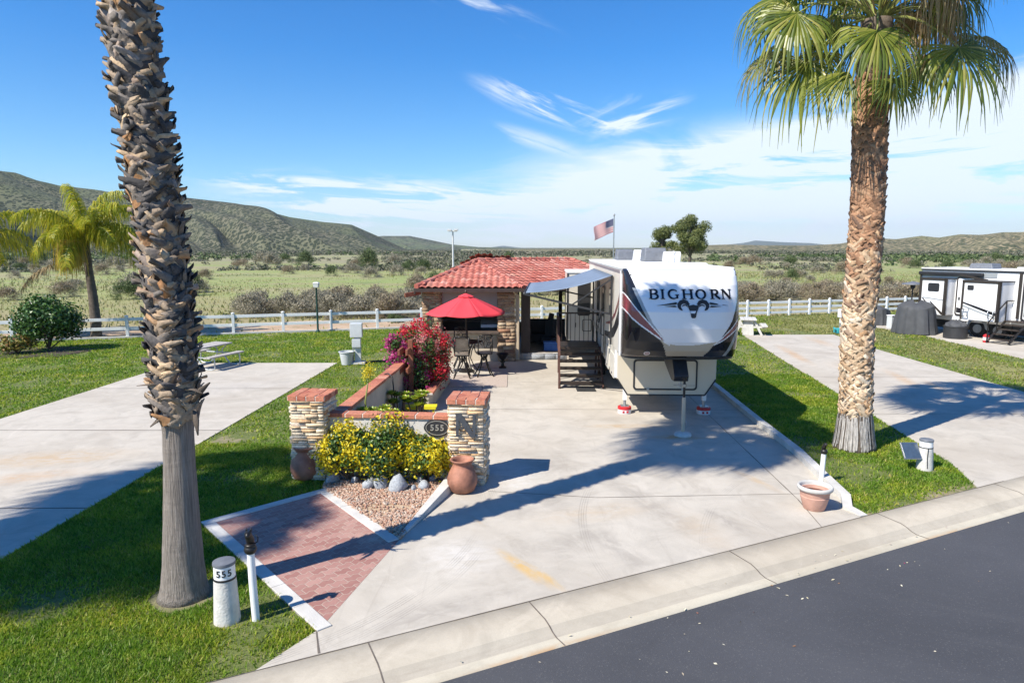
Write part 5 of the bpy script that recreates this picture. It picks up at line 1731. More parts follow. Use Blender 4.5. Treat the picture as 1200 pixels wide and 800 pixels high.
# stone step below the wide opening
V = []; F = []; rg = random.Random(4)
stone_face(V, F, Vector((.12, 24.86, 0)), Vector((1, .0, 0)), Vector((0, 0, 1)), Vector((0, -1, 0)), 1.9, .26, rh=(.20, .262), rl=(.25, .55), proud=.02, rg=rg, gap=.010)
np_obj('stone_step', np.array(V) - np.array(H0), F, 'rock_grey', HS)
hb('step_core', 'mortar', lambda b: b.box((1.1, 24.96, .12), (1.98, .2, .248)))
# the far sides of the room stand open above a low wall
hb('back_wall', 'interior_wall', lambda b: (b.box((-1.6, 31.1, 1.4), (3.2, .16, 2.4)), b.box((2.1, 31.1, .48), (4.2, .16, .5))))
hb('side_wall', 'stucco', lambda b: (b.box((-3.15, 27.9, .62), (.16, 6.4, 1.2)), b.box((-3.15, 26.0, 1.5), (.16, 2.6, 2.5)), b.box((-3.15, 30.2, 1.5), (.16, 1.8, 2.5))))
hb('side_wall', 'stucco', lambda b: b.box((4.15, 29.2, 1.4), (.16, 4.0, 2.5)))
for x, y in ((4.1, 27.25), (.25, 31.0), (2.2, 31.0)): hb('post', 'fascia_brown', lambda b: b.box((x, y, 1.45), (.16, .16, 2.5)))
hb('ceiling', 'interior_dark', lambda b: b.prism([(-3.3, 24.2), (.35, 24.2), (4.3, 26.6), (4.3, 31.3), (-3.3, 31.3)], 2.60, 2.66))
# roof
AP = Vector((-1.35, 27.2, 3.57)); RB = Vector((2.5, 29.4, 3.57))
EL_ = Vector((-3.36, 23.98, EZ)); ER_ = Vector((.42, 23.98, EZ)); EE = Vector((4.75, 26.45, EZ)); BR = Vector((4.75, 31.7, EZ)); BL = Vector((-3.36, 31.7, EZ))


def roof_deck(b):
    dz = Vector((0, 0, .05))
    for poly in ((EL_, ER_, AP), (ER_, EE, RB, AP), (EE, BR, RB), (BR, BL, AP, RB), (BL, EL_, AP)):
        b.add([p - dz for p in poly], [tuple(range(len(poly)))])
    b.add([p - dz * 1.6 for p in (EL_, ER_, EE, BR, BL)], [(4, 3, 2, 1, 0)])


hb('roof_deck', 'fascia_brown', roof_deck)


def tile_plane(poly, e0, e1, V, F, tw=.235, course=.345, seed=1):
    """rows of S shaped clay tiles on one slope; e0-e1 is the eave"""
    rg = random.Random(seed)
    ax = (e1 - e0); ax.normalize()
    nrm = Vector((0, 0, 0)); n = len(poly)
    for i in range(n): nrm += (poly[i]).cross(poly[(i + 1) % n])
    nrm.normalize()
    if nrm.z < 0: nrm = -nrm
    upv = nrm.cross(ax); upv.normalize()
    if upv.z < 0: upv = -upv
    p2 = [((p - e0).dot(ax), (p - e0).dot(upv)) for p in poly]
    a0 = min(p[0] for p in p2); a1 = max(p[0] for p in p2); b1 = max(p[1] for p in p2)
    rows = int(b1 / course) + 1; cols = int((a1 - a0) / tw) + 2; ns = 8
    for r in range(rows):
        for c in range(cols):
            u0 = a0 + (c - .5) * tw; v0 = r * course - .05
            cu, cv = u0 + tw / 2, v0 + course * .5
            if not in_poly(np.array([cu]), np.array([max(.02, cv)]), p2)[0]: continue
            o = len(V); jz = rg.uniform(-.004, .006); ju = rg.uniform(-.006, .006)
            for k, (vv, lift) in enumerate(((v0, .045), (v0 + course * 1.12, .008))):
                for s in range(ns + 1):
                    f = s / ns
                    hgt = .050 * (math.sin(f * 2 * math.pi - .6) * .5 + .5) ** .8
                    q = e0 + ax * (u0 + tw * 1.04 * f + ju) + upv * vv + nrm * (hgt + lift + jz)
                    V.append(tuple(q))
            for s in range(ns + 1):
                f = s / ns
                hgt = .050 * (math.sin(f * 2 * math.pi - .6) * .5 + .5) ** .8
                V.append(tuple(e0 + ax * (u0 + tw * 1.04 * f + ju) + upv * v0 + nrm * (hgt + .045 + jz - .028)))
            for s in range(ns):
                F.append((o + s, o + s + 1, o + ns + 1 + s + 1, o + ns + 1 + s))
                F.append((o + 2 * (ns + 1) + s, o + 2 * (ns + 1) + s + 1, o + s + 1, o + s))


V = []; F = []
tile_plane([EL_, ER_, AP], EL_, ER_, V, F, seed=1)
tile_plane([ER_, EE, RB, AP], ER_, EE, V, F, seed=2)
tile_plane([EE, BR, RB], EE, BR, V, F, seed=3)
tile_plane([BR, BL, AP, RB], BR, BL, V, F, seed=5)
tile_plane([BL, EL_, AP], BL, EL_, V, F, seed=4)
np_obj('roof', np.array(V) - np.array(H0), F, 'roof_tile', HS)


def ridge(b, p, q, low=.0):
    p = Vector(p); q = Vector(q); L = (q - p).length; n = int(L / .33); d = (q - p).normalized()
    for i in range(n):
        a = p + d * (L * i / n) + Vector((0, 0, .045)); c = p + d * (L * (i + 1.12) / n) + Vector((0, 0, .03))
        b.tube([a, c], [.105, .082], 10)


for p, q in ((EL_, AP), (BL, AP), (AP, RB), (EE, RB), (BR, RB)):
    hb('ridge_cap', 'roof_tile', lambda b: ridge(b, p, q), smooth='auto')
hb('ridge_cap', 'roof_tile', lambda b: ridge(b, ER_ - Vector((0, 0, .05)), AP - Vector((0, 0, .04))), smooth='auto')
hb('gutter', 'fascia_brown', lambda b: (b.beam((-3.42, 23.93, 2.62), (.45, 23.93, 2.62), .10, .12), b.beam((-3.42, 23.98, 2.57), (-3.42, 31.7, 2.57), .06, .18), b.beam((.45, 23.95, 2.60), (4.75, 26.40, 2.60), .08, .12)))
hb('rafter_tail', 'wood_brown', lambda b: b.beam((-3.25, 24.2, 2.52), (-3.75, 23.9, 2.44), .10, .14))

# furniture seen through the opening
t = thing('sofa', 'dark sofa standing inside the open patio house', 'sofa', (1.5, 27.9, .24))
b = MB(); b.box((0, 0, .22), (1.7, .85, .34)); b.build('seat', 'sofa_dark', t, bevel=.05)
b = MB(); b.box((0, .35, .62), (1.7, .22, .62)); b.build('backrest', 'sofa_dark', t, bevel=.07)
for x in (-.78, .78):
    b = MB(); b.box((x, 0, .38), (.2, .85, .55)); b.build('armrest', 'sofa_dark', t, bevel=.06)
t = thing('armchair', 'black recliner with a tall head cushion inside the patio house', 'armchair', (1.62, 26.6, .24), .5)
b = MB(); b.box((0, 0, .24), (.75, .75, .3)); b.build('seat', 'sofa_dark', t, bevel=.06)
b = MB(); b.beam((0, .22, .3), (.12, .42, 1.02), .62, .18, up=(1, 0, 0)); b.build('backrest', 'sofa_dark', t, bevel=.06)
b = MB(); b.tube([(.12, .40, 1.0), (.2, .44, 1.26)], [.13, .12], 10, ell=.6); b.build('headrest', 'cushion_dark', t, smooth=True)
t = thing('cooler', 'blue cooler chest on the patio house floor by the opening', 'cooler', (1.52, 25.6, .24))
b = MB(); b.box((0, 0, .14), (.62, .36, .28), taper=1.04); b.build('chest', 'mat_blue', t, bevel=.02)
b = MB(); b.box((0, 0, .31), (.66, .40, .06)); b.build('lid', 'mat_blue', t, bevel=.02)
t = thing('cabinet', 'dark cabinet with a shelf behind the serving counter', 'cabinet', (-1.9, 26.6, .24))
b = MB(); b.box((0, 0, .5), (1.7, .5, 1.0)); b.build('carcass', 'interior_dark', t, bevel=.01)
b = MB(); b.box((0, 0, 1.02), (1.8, .56, .05)); b.build('worktop', 'counter_tile', t, bevel=.006)
t = thing('grill', 'stainless barbecue grill inside behind the serving counter', 'grill', (-.75, 25.7, .24))
b = MB(); b.box((0, 0, .45), (.8, .5, .85)); b.build('grill_base', 'black_plastic', t, bevel=.01)
b = MB(); b.extrude([(-.42, -.26, .88), (-.42, .26, .88), (-.42, .24, 1.05), (-.42, .1, 1.16), (-.42, -.1, 1.14), (-.42, -.24, 1.0)], (.84, 0, 0)); b.build('hood', 'grey_metal', t, bevel=.01)

# ------------------------------------------------------------------ entrance wall, piers and planter


def coping(bld, p, q, w, z, brick=.30, over=.03, seed=1, h=.055):
    """line of fired coping bricks bedded in pale mortar"""
    wall_seg(bld, p, q, w + 2 * over - .014, z, z + h - .008, 1)
    rg = random.Random(seed); p = Vector((p[0], p[1], 0)); q = Vector((q[0], q[1], 0)); L = (q - p).length; n = max(1, round(L / brick)); d = (q - p).normalized()
    for i in range(n):
        c = p + d * (L * (i + .5) / n)
        bld.box((c.x, c.y, z + h / 2 + rg.uniform(-.002, .003)), (L / n - .020, w + 2 * over, h), math.atan2(d.y, d.x) + rg.uniform(-.006, .006))


def wall_seg(bld, p, q, w, z0, z1, m=0):
    p = Vector((p[0], p[1])); q = Vector((q[0], q[1])); d = (q - p).normalized(); n = Vector((-d.y, d.x)) * w / 2
    bld.prism([p - n, q - n, q + n, p + n], z0, z1, m)


def pier(name_label, c, rz, seed):
    t = thing('stone_pier', name_label, 'stone pier', c, rz, 'stone piers of the entrance wall')
    b = MB(); b.box((0, 0, .70), (.58, .58, 1.40)); b.build('core', 'mortar', t)
    stone_block('ledge_stone', (0, 0, 0), (.60, .60, 1.44), 0, 'ledge_stone', t, (0, 0, 0), seed, rh=(.035, .075), rl=(.10, .38), proud=.045)
    b = MB(); b.box((0, 0, 1.480), (.672, .672, .078)); b.build('cap_bed', 'mortar_pale', t, bevel=.004)
    b = MB(); rg = random.Random(seed)
    for s in range(4):      # bricks round the rim, then a fan of cut bricks on top
        M = Matrix.Rotation(s * math.pi / 2, 4, 'Z')
        for i in range(4):
            c_ = M @ Vector((-.252 + i * .168, -.315, 1.481)); b.box(c_, (.150, .056, .082), s * math.pi / 2)
        for x0, x1, y0, y1 in ((-.335, -.172, -.335, -.19), (-.158, -.008, -.335, -.19), (.008, .158, -.335, -.19)):
            q = [M @ Vector(p) for p in ((x0, y0, 0), (x1, y0, 0), (x1, y1, 0), (x0 if x0 > -.3 else x0, y1, 0))]
            b.prism([(p.x, p.y) for p in q], 1.519, 1.532 + rg.uniform(-.001, .001))
        q = [M @ Vector(p) for p in ((-.164, -.176, 0), (.164, -.176, 0), (.008, -.010, 0), (-.008, -.010, 0))]
        b.prism([(p.x, p.y) for p in q], 1.519, 1.533)
    b.build('brick_cap', 'coping_brick', t, bevel=.003)
    return t


PL = ground(365, 562); PR_ = ground(549, 568)
pl_c = Vector((PL.x, PL.y + .30, 0)); pr_c = Vector((PR_.x, PR_.y + .30, 0))
PA = math.atan2(pr_c.y - pl_c.y, pr_c.x - pl_c.x)
pierL = pier('stacked stone pier with brick cap at the lawn end of the entrance wall', pl_c, PA, 3)
pierR = pier('stacked stone pier with brick cap bearing a metal N beside the driveway', pr_c, PA, 8)
# the N plate
b = MB(); zc = 1.08; y = -.365
for x0, x1, z0, z1 in ((-.17, -.12, -.20, .20), (.12, .17, -.20, .20)): b.box(((x0 + x1) / 2, y, zc + (z0 + z1) / 2), (x1 - x0, .012, z1 - z0))
b.extrude([(-.185, y - .007, zc + .20), (-.07, y - .007, zc + .20), (.175, y - .007, zc - .20), (.08, y - .007, zc - .20)], (0, .013, 0))
for x, z in ((-.145, -.195), (.145, .195), (.145, -.195)): b.box((x, y - .001, zc + z), (.13, .013, .018))
b.box((0, y - .004, zc - .0), (.40, .010, .018)); b.box((0, y - .004, zc - .055), (.40, .010, .012))
for i in range(7): b.box((-.165 + i * .055, y - .005, zc - .027), (.014, .010, .06))
b.build('letter_plate', 'steel_sign', pierR)

t = thing('garden_wall', 'low pale stucco wall with red brick coping joining the two stone piers', 'wall', ((pl_c + pr_c) / 2))
O_ = (pl_c + pr_c) / 2
dx = (pr_c - pl_c).normalized()
a_, c_ = pl_c + dx * .30, pr_c - dx * .30
b = MB(); wall_seg(b, a_, c_, .18, -.05, 1.10); b.build('wall', 'stucco_pale', t, origin=O_)
b = MB(); coping(b, a_, c_, .18, 1.105, .32, .035, 2, .075); b.build('coping', ['coping_brick', 'mortar_pale'], t, origin=O_, bevel=.008)
# oval plaque reading 555
pq = thing('address_plaque', 'black oval plaque with raised 555 fixed to the pale wall by the right pier', 'plaque', (0, 0, 0))
pc = at(513, 500, (a_.y + c_.y) / 2 - .12); pq.location = (pc.x, a_.y + (c_.y - a_.y) * (pc.x - a_.x) / (c_.x - a_.x) - .093, pc.z); pq.rotation_euler = (0, 0, PA)
b = MB(); b.extrude([(.23 * math.cos(R(a)) * (1 + .05 * abs(math.cos(R(3 * a)))), 0, .155 * math.sin(R(a)) * (1 + .08 * abs(math.cos(R(2 * a))))) for a in range(0, 360, 10)], (0, -.025, 0)); b.build('plate', 'black_sign', pq, bevel=.006)
b = MB(); frame_xz(b, arc(0, 0, .205, .13, 0, 360, 30)[:-1], arc(0, 0, .193, .119, 0, 360, 30)[:-1], -.025, -.032); b.build('rim', 'plaque_letter', pq)
vs, fs = text_pts('555', .15, .014)
b = MB(); b.add([(p[0], -.028 - p[2], p[1]) for p in vs], fs); b.build('number', 'plaque_letter', pq)

t = thing('garden_wall', 'long tan stucco wall with brick coping running back along the lawn', 'wall', (-3.0, 16, 0))
O_ = Vector((-3.0, 16, 0))
w0, w1, w2 = pl_c + Vector((.42, .30, 0)), Vector((-2.93, 16.6, 0)), Vector((-2.86, 20.6, 0))
b = MB(); wall_seg(b, w0, w1, .16, -.05, 1.08); wall_seg(b, w1, w2, .16, -.05, 1.078); b.build('wall', 'stucco', t, origin=O_)
b = MB(); coping(b, w0, w1, .16, 1.085, .33, .05, 3, .065); coping(b, w1, w2, .16, 1.085, .33, .05, 4, .065); b.build('coping', ['coping_brick', 'mortar_pale'], t, origin=O_, bevel=.008)
b = MB(); b.tube([(-3.05, 15.9, .9), (-2.98, 15.75, 1.16), (-2.9, 15.7, 1.19), (-2.78, 15.62, 1.12), (-2.74, 15.6, .6), (-2.72, 15.5, .1)], .016, 8)
tag(b.build('garden_hose', 'hose_black', smooth=True), 'black hose draped over the brick coping of the long wall', 'hose')
b = MB(); pts = [(-5.35, 23.9, .06), (-4.9, 24.3, .05), (-4.4, 24.35, .06), (-3.9, 24.6, .05), (-3.5, 24.5, .05)]; b.tube(pts, .03, 6)
tag(b.build('power_cable', 'hose_black', smooth=True), 'black cable lying on the grass between the grey hookup box and the house', 'cable')

t = thing('planter', 'raised stucco planter with brick coping holding the bougainvillea', 'planter', (-2.4, 18.5, 0))
O_ = Vector((-2.4, 18.5, 0))
q0, q1, q2, q3 = Vector((-2.86, 16.90)), Vector((-2.10, 16.82)), Vector((-1.98, 20.6)), Vector((-2.84, 20.65))
b = MB(); wall_seg(b, q0, q1, .16, -.05, .42); wall_seg(b, q1 + Vector((-.07, -.08)), q2, .16, -.05, .418); wall_seg(b, q2, q3, .16, -.05, .419); b.build('wall', 'stucco', t, origin=O_)
b = MB(); coping(b, q0, q1, .17, .423, .26, .03, 5, .06); coping(b, q1, q2, .17, .425, .26, .03, 6, .06); coping(b, q2, q3, .17, .424, .26, .03, 7, .06); b.build('coping', ['coping_brick', 'mortar_pale'], t, origin=O_, bevel=.008)
b = MB(); b.prism([q0, q1, q2, q3], .1, .36); b.build('soil', 'soil', t, origin=O_)
b = MB(); b.prism([(pl_c.x + .3, pl_c.y + .2), (-1.55, 11.75), (-2.1, 16.8), (-2.95, 16.8)], -.1, .03); struct(b.build('planting_bed', 'soil'))

# arbour and bougainvillea
t = thing('arbor', 'brown timber arbor with paired beam ends poking out of the bougainvillea', 'arbor', (-2.62, 17.5, .36))
O_ = Vector((-2.62, 17.5, .36))
for x, y in ((-2.62, 17.45), (-2.62, 19.3)):
    b = MB(); b.box((x, y, 1.0), (.12, .12, 1.5)); b.build('post', 'wood_brown', t, origin=O_, bevel=.01)
for z, x0 in ((1.02, -2.75), (1.50, -2.85)):
    for dx_ in (-.10, .10):
        b = MB(); p0 = Vector((-2.62 + dx_ - .14, 17.02, z - .03)); p1 = Vector((-2.62 + dx_, 19.6, z + .02)); b.beam(p0, p1, .06, .15); b.build('beam', 'wood_brown', t, origin=O_, bevel=.012)
BG = thing('bougainvillea', 'bougainvillea heaped with red and magenta bracts in the raised planter', 'flowering shrub', (-2.52, 18.55, .36))
cl = np.array([(-.48, -.6, 1.0, .36), (-.15, -.5, 1.25, .38), (.25, -.3, 1.15, .42), (.1, .3, 1.42, .38), (-.45, .4, 1.20, .42), (.42, -.55, .65, .36), (.0, -.75, .65, .40), (-.52, -1.0, .72, .22), (.45, .3, .95, .40), (.4, .9, .6, .45), (-.2, .9, .9, .5), (.30, 1.4, .5, .4), (.1, -1.0, .35, .32), (-.25, -.1, .5, .5), (.48, -.1, .25, .3), (.3, -.8, 1.15, .25), (-.5, -.9, 1.25, .22)])
rg2 = np.random.default_rng(4)


def clump_pts(n, sel, shell=.6):
    k = rg2.choice(sel, n); d = unit(rg2.normal(0, 1, (n, 3))); r = (shell + (1 - shell) * rg2.random(n)) * (1 + .1 * rg2.normal(0, 1, n))
    return cl[k, :3] + d * (cl[k, 3] * r)[:, None], d


P, N = clump_pts(4200, np.arange(len(cl)), .35); V, F = leaf_quads(P, rg2.uniform(.05, .09, len(P)), N, .6); np_obj('foliage', V, F, 'leaf_dark', BG)
P, N = clump_pts(1500, np.arange(len(cl)), .8); V, F = leaf_quads(P, rg2.uniform(.05, .08, len(P)), N, .6); np_obj('new_foliage', V, F, 'leaf_green', BG)
for nm, mt, n, sel in (('red_bracts', 'bract_red', 1900, [1, 2, 5, 8, 10, 11, 14, 3]), ('magenta_bracts', 'bract_magenta', 1000, [0, 6, 7, 12, 4, 16, 13]), ('pink_bracts', 'bract_pink', 420, [3, 15])):
    # flowers sit in bunches
    P, N = clump_pts(n // 14, sel, .95); k = np.repeat(np.arange(len(P)), 34); Q = P[k] + rg2.normal(0, .065, (len(k), 3)); V, F = leaf_quads(Q, rg2.uniform(.04, .075, len(Q)), N[k], .8, .8); np_obj(nm, V, F, mt, BG)
b = MB(); twigs(b, (.7, 1.1, .8), 14, r0=.02, seed=5); b.build('stem', 'twig', BG, smooth=True)

# succulents in the bed behind the front wall


def rosette(bld, c, r, n, seed, tilt=.5):
    rg = random.Random(seed)
    for i in range(n):
        f = i / n; a = i * 2.39996; e = R(82 - 70 * f) ; l = r * (.35 + .65 * f)
        d = Vector((math.cos(a) * math.cos(e), math.sin(a) * math.cos(e), math.sin(e))); s = Vector((-math.sin(a), math.cos(a), 0)); up = s.cross(d) * -1
        b0 = Vector(c); w = l * .30
        bld.add([b0 - s * w * .4, b0 + s * w * .4, b0 + d * l * .6 + s * w, b0 + d * l * .6 - s * w, b0 + d * l + Vector((0, 0, .02 * r))], [(0, 1, 2, 3), (3, 2, 4)])


for i, (px, py, z, r, lab) in enumerate(((468, 466, .45, .26, 'rosette succulent with red tinged leaves left of another behind the front wall'), (489, 466, .50, .27, 'green rosette succulent next to the yellow bench'))):
    g = at(px, py, 15.6)
    t = thing('succulent', lab, 'succulent', (g.x, g.y, .02), 0, 'rosette succulents')
    rg = random.Random(i + 4); b = MB(); sb = MB()
    for k in range(7):
        c = Vector((rg.uniform(-.2, .2), rg.uniform(-.2, .2), g.z - .02 + rg.uniform(-.16, .10)))
        rosette(b, c, r * rg.uniform(.6, .9), 30, k); sb.tube([(c.x * .2, c.y * .2, 0), (c.x * .7, c.y * .7, c.z * .5), c], .018, 6)
    b.build('leaves', 'aeonium', t); sb.build('stem', 'twig', t)
g = at(440, 480, 13.2)
t = thing('succulent', 'yellow green succulent with one tall yellow flower spike by the front wall coping', 'succulent', (g.x, g.y, .02), 0, 'rosette succulents')
b = MB(); rg = random.Random(3)
for k in range(11): rosette(b, (rg.uniform(-.45, .40), rg.uniform(-.22, .22), g.z - .05 + rg.uniform(-.10, .04)), rg.uniform(.13, .2), 26, k)
b.build('leaves', 'aeonium', t)
tp_ = at(432, 440, 13.2) - Vector((g.x, g.y, .02)); md = at(428, 465, 13.2) - Vector((g.x, g.y, .02))
b = MB(); b.tube([(md.x + .03, 0, .5), (md.x, 0, md.z - .1), (tp_.x, 0, tp_.z)], [.022, .018, .012], 7); b.build('flower_stalk', 'queen_stalk', t, smooth=True)
P = rng.normal(0, .065, (420, 3)) * (1, 1, 1.35) + (tp_.x, 0, tp_.z + .08); V, F = leaf_quads(P, .03, P - np.array((tp_.x, 0, tp_.z)), .8); np_obj('flower_head', V, F, 'leaf_gold', t)
g = ground(495, 484)
t = thing('bench', 'small bright yellow bench in the bed by the planter corner', 'bench', (g.x + .02, g.y - .35, .03), .04)
b = MB(); b.box((0, 0, .24), (.78, .26, .03)); b.box((0, -.12, .20), (.74, .02, .06)); b.build('seat', 'yellow_paint', t, bevel=.01)
for x in (-.3, .3):
    b = MB(); b.box((x, 0, .112), (.04, .2, .224)); b.build('leg', 'yellow_paint', t, bevel=.006)

# yellow variegated shrubs before the wall
for i, (px, lab, rad, gold, n) in enumerate(((410, 'yellow and green shrub at the left end of the row, beside the lawn pier', (.66, .56, .70), .64, 9500), (455, 'mostly green shrub in the middle of the yellow shrubs', (.68, .56, .72), .36, 10500), (500, 'yellow and green shrub at the right end of the row, beside the N pier', (.62, .54, .56), .58, 9000))):
    g = ground(px, 566); g.y += .10
    s_ = shrub_thing('shrub', lab, 'shrub', (g.x, g.y, 0), rad, n, .066, [('gold_leaves', 'leaf_gold', gold), ('green_leaves', 'leaf_green', 1 - gold)], 'yellow shrubs before the entrance wall', seed=20 + i, clumps=34)

# rocks along the bed


def rock(c, r, seed, label):
    rg = random.Random(seed); bm = bmesh_ico(2)
    V = []
    sq = Vector((rg.uniform(.8, 1.25), rg.uniform(.6, .9), rg.uniform(.8, 1.35)))
    planes = [(Vector((rg.gauss(0, 1), rg.gauss(0, 1), rg.gauss(0, 1))).normalized(), rg.uniform(.55, .85)) for _ in range(9)]
    for p in bm[0]:
        q = Vector(p)
        for n, d in planes:
            k = q.dot(n)
            if k > d: q = q - n * (k - d)
        q = q * (1 + .08 * mnoise.noise(q * 3 + Vector((seed, 0, 0))))
        V.append((q.x * r * sq.x, q.y * r * sq.y, (q.z + .45) * r * sq.z))
    ob = np_obj('rock', V, bm[1], 'rock_grey', loc=c)
    ob.rotation_euler = (0, 0, rg.uniform(0, 6))
    return tag(ob, label, 'rock', 'rocks edging the gravel bed')


import bmesh


def bmesh_ico(sub):
    bm = bmesh.new(); bmesh.ops.create_icosphere(bm, subdivisions=sub, radius=1)
    V = [tuple(v.co) for v in bm.verts]; F = [tuple(v.index for v in f.verts) for f in bm.faces]; bm.free()
    return V, F


for i, (px, py, r, lab) in enumerate(((389, 566, .15, 'pale flat rock at the lawn end of the rock row'), (400, 562, .10, 'small pale rock second from the lawn end of the row'), (416, 567, .10, 'low light grey rock under the left yellow shrub'), (432, 573, .17, 'darker rounded rock standing under the middle of the shrubs'), (447, 573, .16, 'tall narrow rock leaning beside the darker rounded rock'),
                                      (458, 577, .07, 'little rock between the tall narrow rock and the big pale one'), (468, 576, .18, 'largest pale pointed rock under the green shrub'), (484, 576, .07, 'small grey rock right of the largest pale rock'), (491, 567, .11, 'grey rock tucked under the right yellow shrub'), (497, 574, .13, 'broad pale rock near the concrete wedge'), (508, 565, .09, 'tan rock at the pier end of the row'), (513, 558, .08, 'rock against the foot of the pier with the N'))):
    g = ground(px, py); rock((g.x, g.y + .05, 0), r * 1.05, 40 + i, lab)

# concrete wedge beside the gravel
w0 = ground(468, 630); w1 = ground(528, 567)
b = MB(); d = (w1 - w0).normalized(); n = Vector((d.y, -d.x, 0))
b.add([w0 - n * .03, w0 + n * .03, w1 + n * .17, w1 - n * .06, w0 - n * .03 + Vector((0, 0, .02)), w0 + n * .03 + Vector((0, 0, .02)), w1 + n * .15 + Vector((0, 0, .17)), w1 - n * .05 + Vector((0, 0, .17))], [(0, 3, 2, 1), (4, 5, 6, 7), (0, 1, 5, 4), (1, 2, 6, 5), (2, 3, 7, 6), (3, 0, 4, 7)])
struct(b.build('bed_kerb', 'concrete_trim', bevel=.008))
# driveway kerb on the lawn side
b = MB(); hts = [.12] * (len(KERB) - 3) + [.10, .05, .012]
for i in range(len(KERB) - 1):
    p, q = KERB[i], KERB[i + 1]
    if i == 0: continue
    d0 = (KERB[i + 1] - KERB[i - 1]).normalized(); d1 = (KERB[min(i + 2, len(KERB) - 1)] - KERB[i]).normalized()
    n0 = Vector((-d0.y, d0.x, 0)); n1 = Vector((-d1.y, d1.x, 0)); wv = .075
    if n0.x < 0: n0, n1 = -n0, -n1
    n0 = n0 * .15; n1 = n1 * .15
    h0, h1 = hts[i], hts[i + 1]
    b.add([p, p + n0, q + n1, q, p + Vector((0, 0, h0)), p + n0 + Vector((0, 0, h0)), q + n1 + Vector((0, 0, h1)), q + Vector((0, 0, h1))], [(4, 5, 6, 7), (0, 4, 7, 3), (1, 2, 6, 5)] + ([(0, 1, 5, 4)] if i == 1 else []) + ([(3, 7, 6, 2)] if i == len(KERB) - 2 else []))
struct(b.build('drive_kerb', 'concrete_trim'))


# ------------------------------------------------------------------ pots
def urn(label, px, py, s, rz=0):
    g = ground(px, py); t = thing('clay_pot', label, 'clay pot', (g.x, g.y + .2 * s, 0), rz, 'big clay jars by the stone piers')
    prof = [(.02, 0), (.17, .0), (.22, .04), (.27, .16), (.275, .24), (.24, .36), (.185, .46), (.165, .51), (.18, .55), (.215, .585), (.22, .60), (.205, .61), (.18, .595), (.155, .56), (.145, .50), (.0, .30)]
    b = MB(); b.lathe([(r * s, z * s) for r, z in prof], 32, cap1=False); b.build('jar', 'terracotta', t, smooth=True)
    b = MB(); b.lathe([(.15 * s, .44 * s), (.001, .445 * s)], 20, cap0=False, cap1=False); b.build('fill', 'soil', t)
    return t


urn('clay jar at the foot of the stone pier on the lawn', 355, 564, .98)
urn('clay jar on the driveway in front of the pier with the N', 541, 580, .94, 1.0)
g = ground(959, 600)
t = thing('flower_pot', 'empty terracotta flower pot with a pale rim on the driveway corner', 'flower pot', (g.x, g.y + .16, 0))
b = MB(); b.lathe([(.05, 0), (.15, 0), (.165, .02), (.215, .20), (.218, .215), (.212, .225), (.235, .32), (.0, .05)][:-1] + [(.20, .32), (.19, .27)], 36, cap1=False); b.build('body', 'terracotta_pale', t, smooth='auto')
b = MB(); b.lathe([(.232, .315), (.262, .325), (.268, .36), (.258, .385), (.235, .385), (.222, .36), (.215, .30)], 36, cap0=False, cap1=False); b.build('rim', 'concrete_trim', t, smooth=True)
b = MB(); b.lathe([(.224, .34), (.19, .15), (.15, .05), (.001, .045)], 36, cap0=False, cap1=False); b.build('inside', 'pot_inside', t, smooth=True)
g = ground(405, 428)
t = thing('bucket', 'grey bucket standing beside the grey hookup box', 'bucket', (g.x, g.y + .2, 0))
b = MB(); b.lathe([(.18, 0), (.25, .42), (.28, .44), (.28, .47), (.25, .47), (.24, .42), (.16, .06), (.001, .05)], 26, cap1=False); b.build('bucket', 'grey_enamel', t, smooth='auto')

# ------------------------------------------------------------------ posts by the street
g = ground(262, 730)
t = thing('marker_post', 'tapered concrete marker post with dark lid and the number 555', 'marker post', (g.x, g.y + .1, -.02))
b = MB(); b.lathe([(.145, -.02), (.14, .05), (.118, .50)], 28); b.build('post', 'concrete_post', t, smooth='auto')
b = MB(); b.lathe([(.121, .50), (.121, .52), (.112, .522)], 28); b.build('band', 'black_plastic', t, smooth='auto')
b = MB(); b.lathe([(.114, .522), (.112, .665)], 28); b.build('collar', 'white_paint', t, smooth='auto')
b = MB(); b.lathe([(.12, .665), (.122, .68), (.118, .70), (.05, .712), (.001, .713)], 28, cap1=False); b.build('lid', 'grey_cap', t, smooth='auto')
vs, fs = text_pts('555', .105, .004)
b = MB()
for v in vs:
    a = v[0] / .116; rr = .1145 + v[2] + .002
    b.v.append((rr * math.sin(a + .34), -rr * math.cos(a + .34), .592 + v[1]))
b.f = [tuple(f) for f in fs]; b.m = [0] * len(fs); b.build('number', 'black_plastic', t)

g = ground(300, 724)
t = thing('tap_post', 'white standpipe topped by a black animal head tap beside the brick path', 'tap post', (g.x, g.y, -.02))
b = MB(); b.tube([(0, 0, 0), (-.015, 0, .44), (-.02, 0, .80)], [.042, .042, .040], 16); b.build('pipe', 'white_paint', t, smooth='auto')
b = MB(); b.lathe([(.03, 0), (.05, .01), (.065, .03), (.07, .055), (.062, .08), (.05, .09), (.06, .10), (.05, .115), (.03, .12)], 18, (-.02, 0, .78)); b.build('collar', 'black_iron', t, smooth=True)
b = MB(); b.tube([(-.02, .02, .89), (-.025, .015, .94), (-.03, -.01, .99), (-.02, -.045, 1.03), (-.01, -.085, 1.03), (-.005, -.115, 1.015)], [.042, .045, .040, .038, .028, .018], 10)
for s in (-1, 1): b.tube([(-.02 + s * .022, -.02, 1.05), (-.02 + s * .03, -.01, 1.085)], [.013, .003], 6)
b.tube([(.03, 0, .90), (.065, 0, .92), (.07, 0, .97), (.045, 0, .995)], .007, 6)
b.build('animal_head', 'black_iron', t, smooth=True)
g = ground(962, 566)
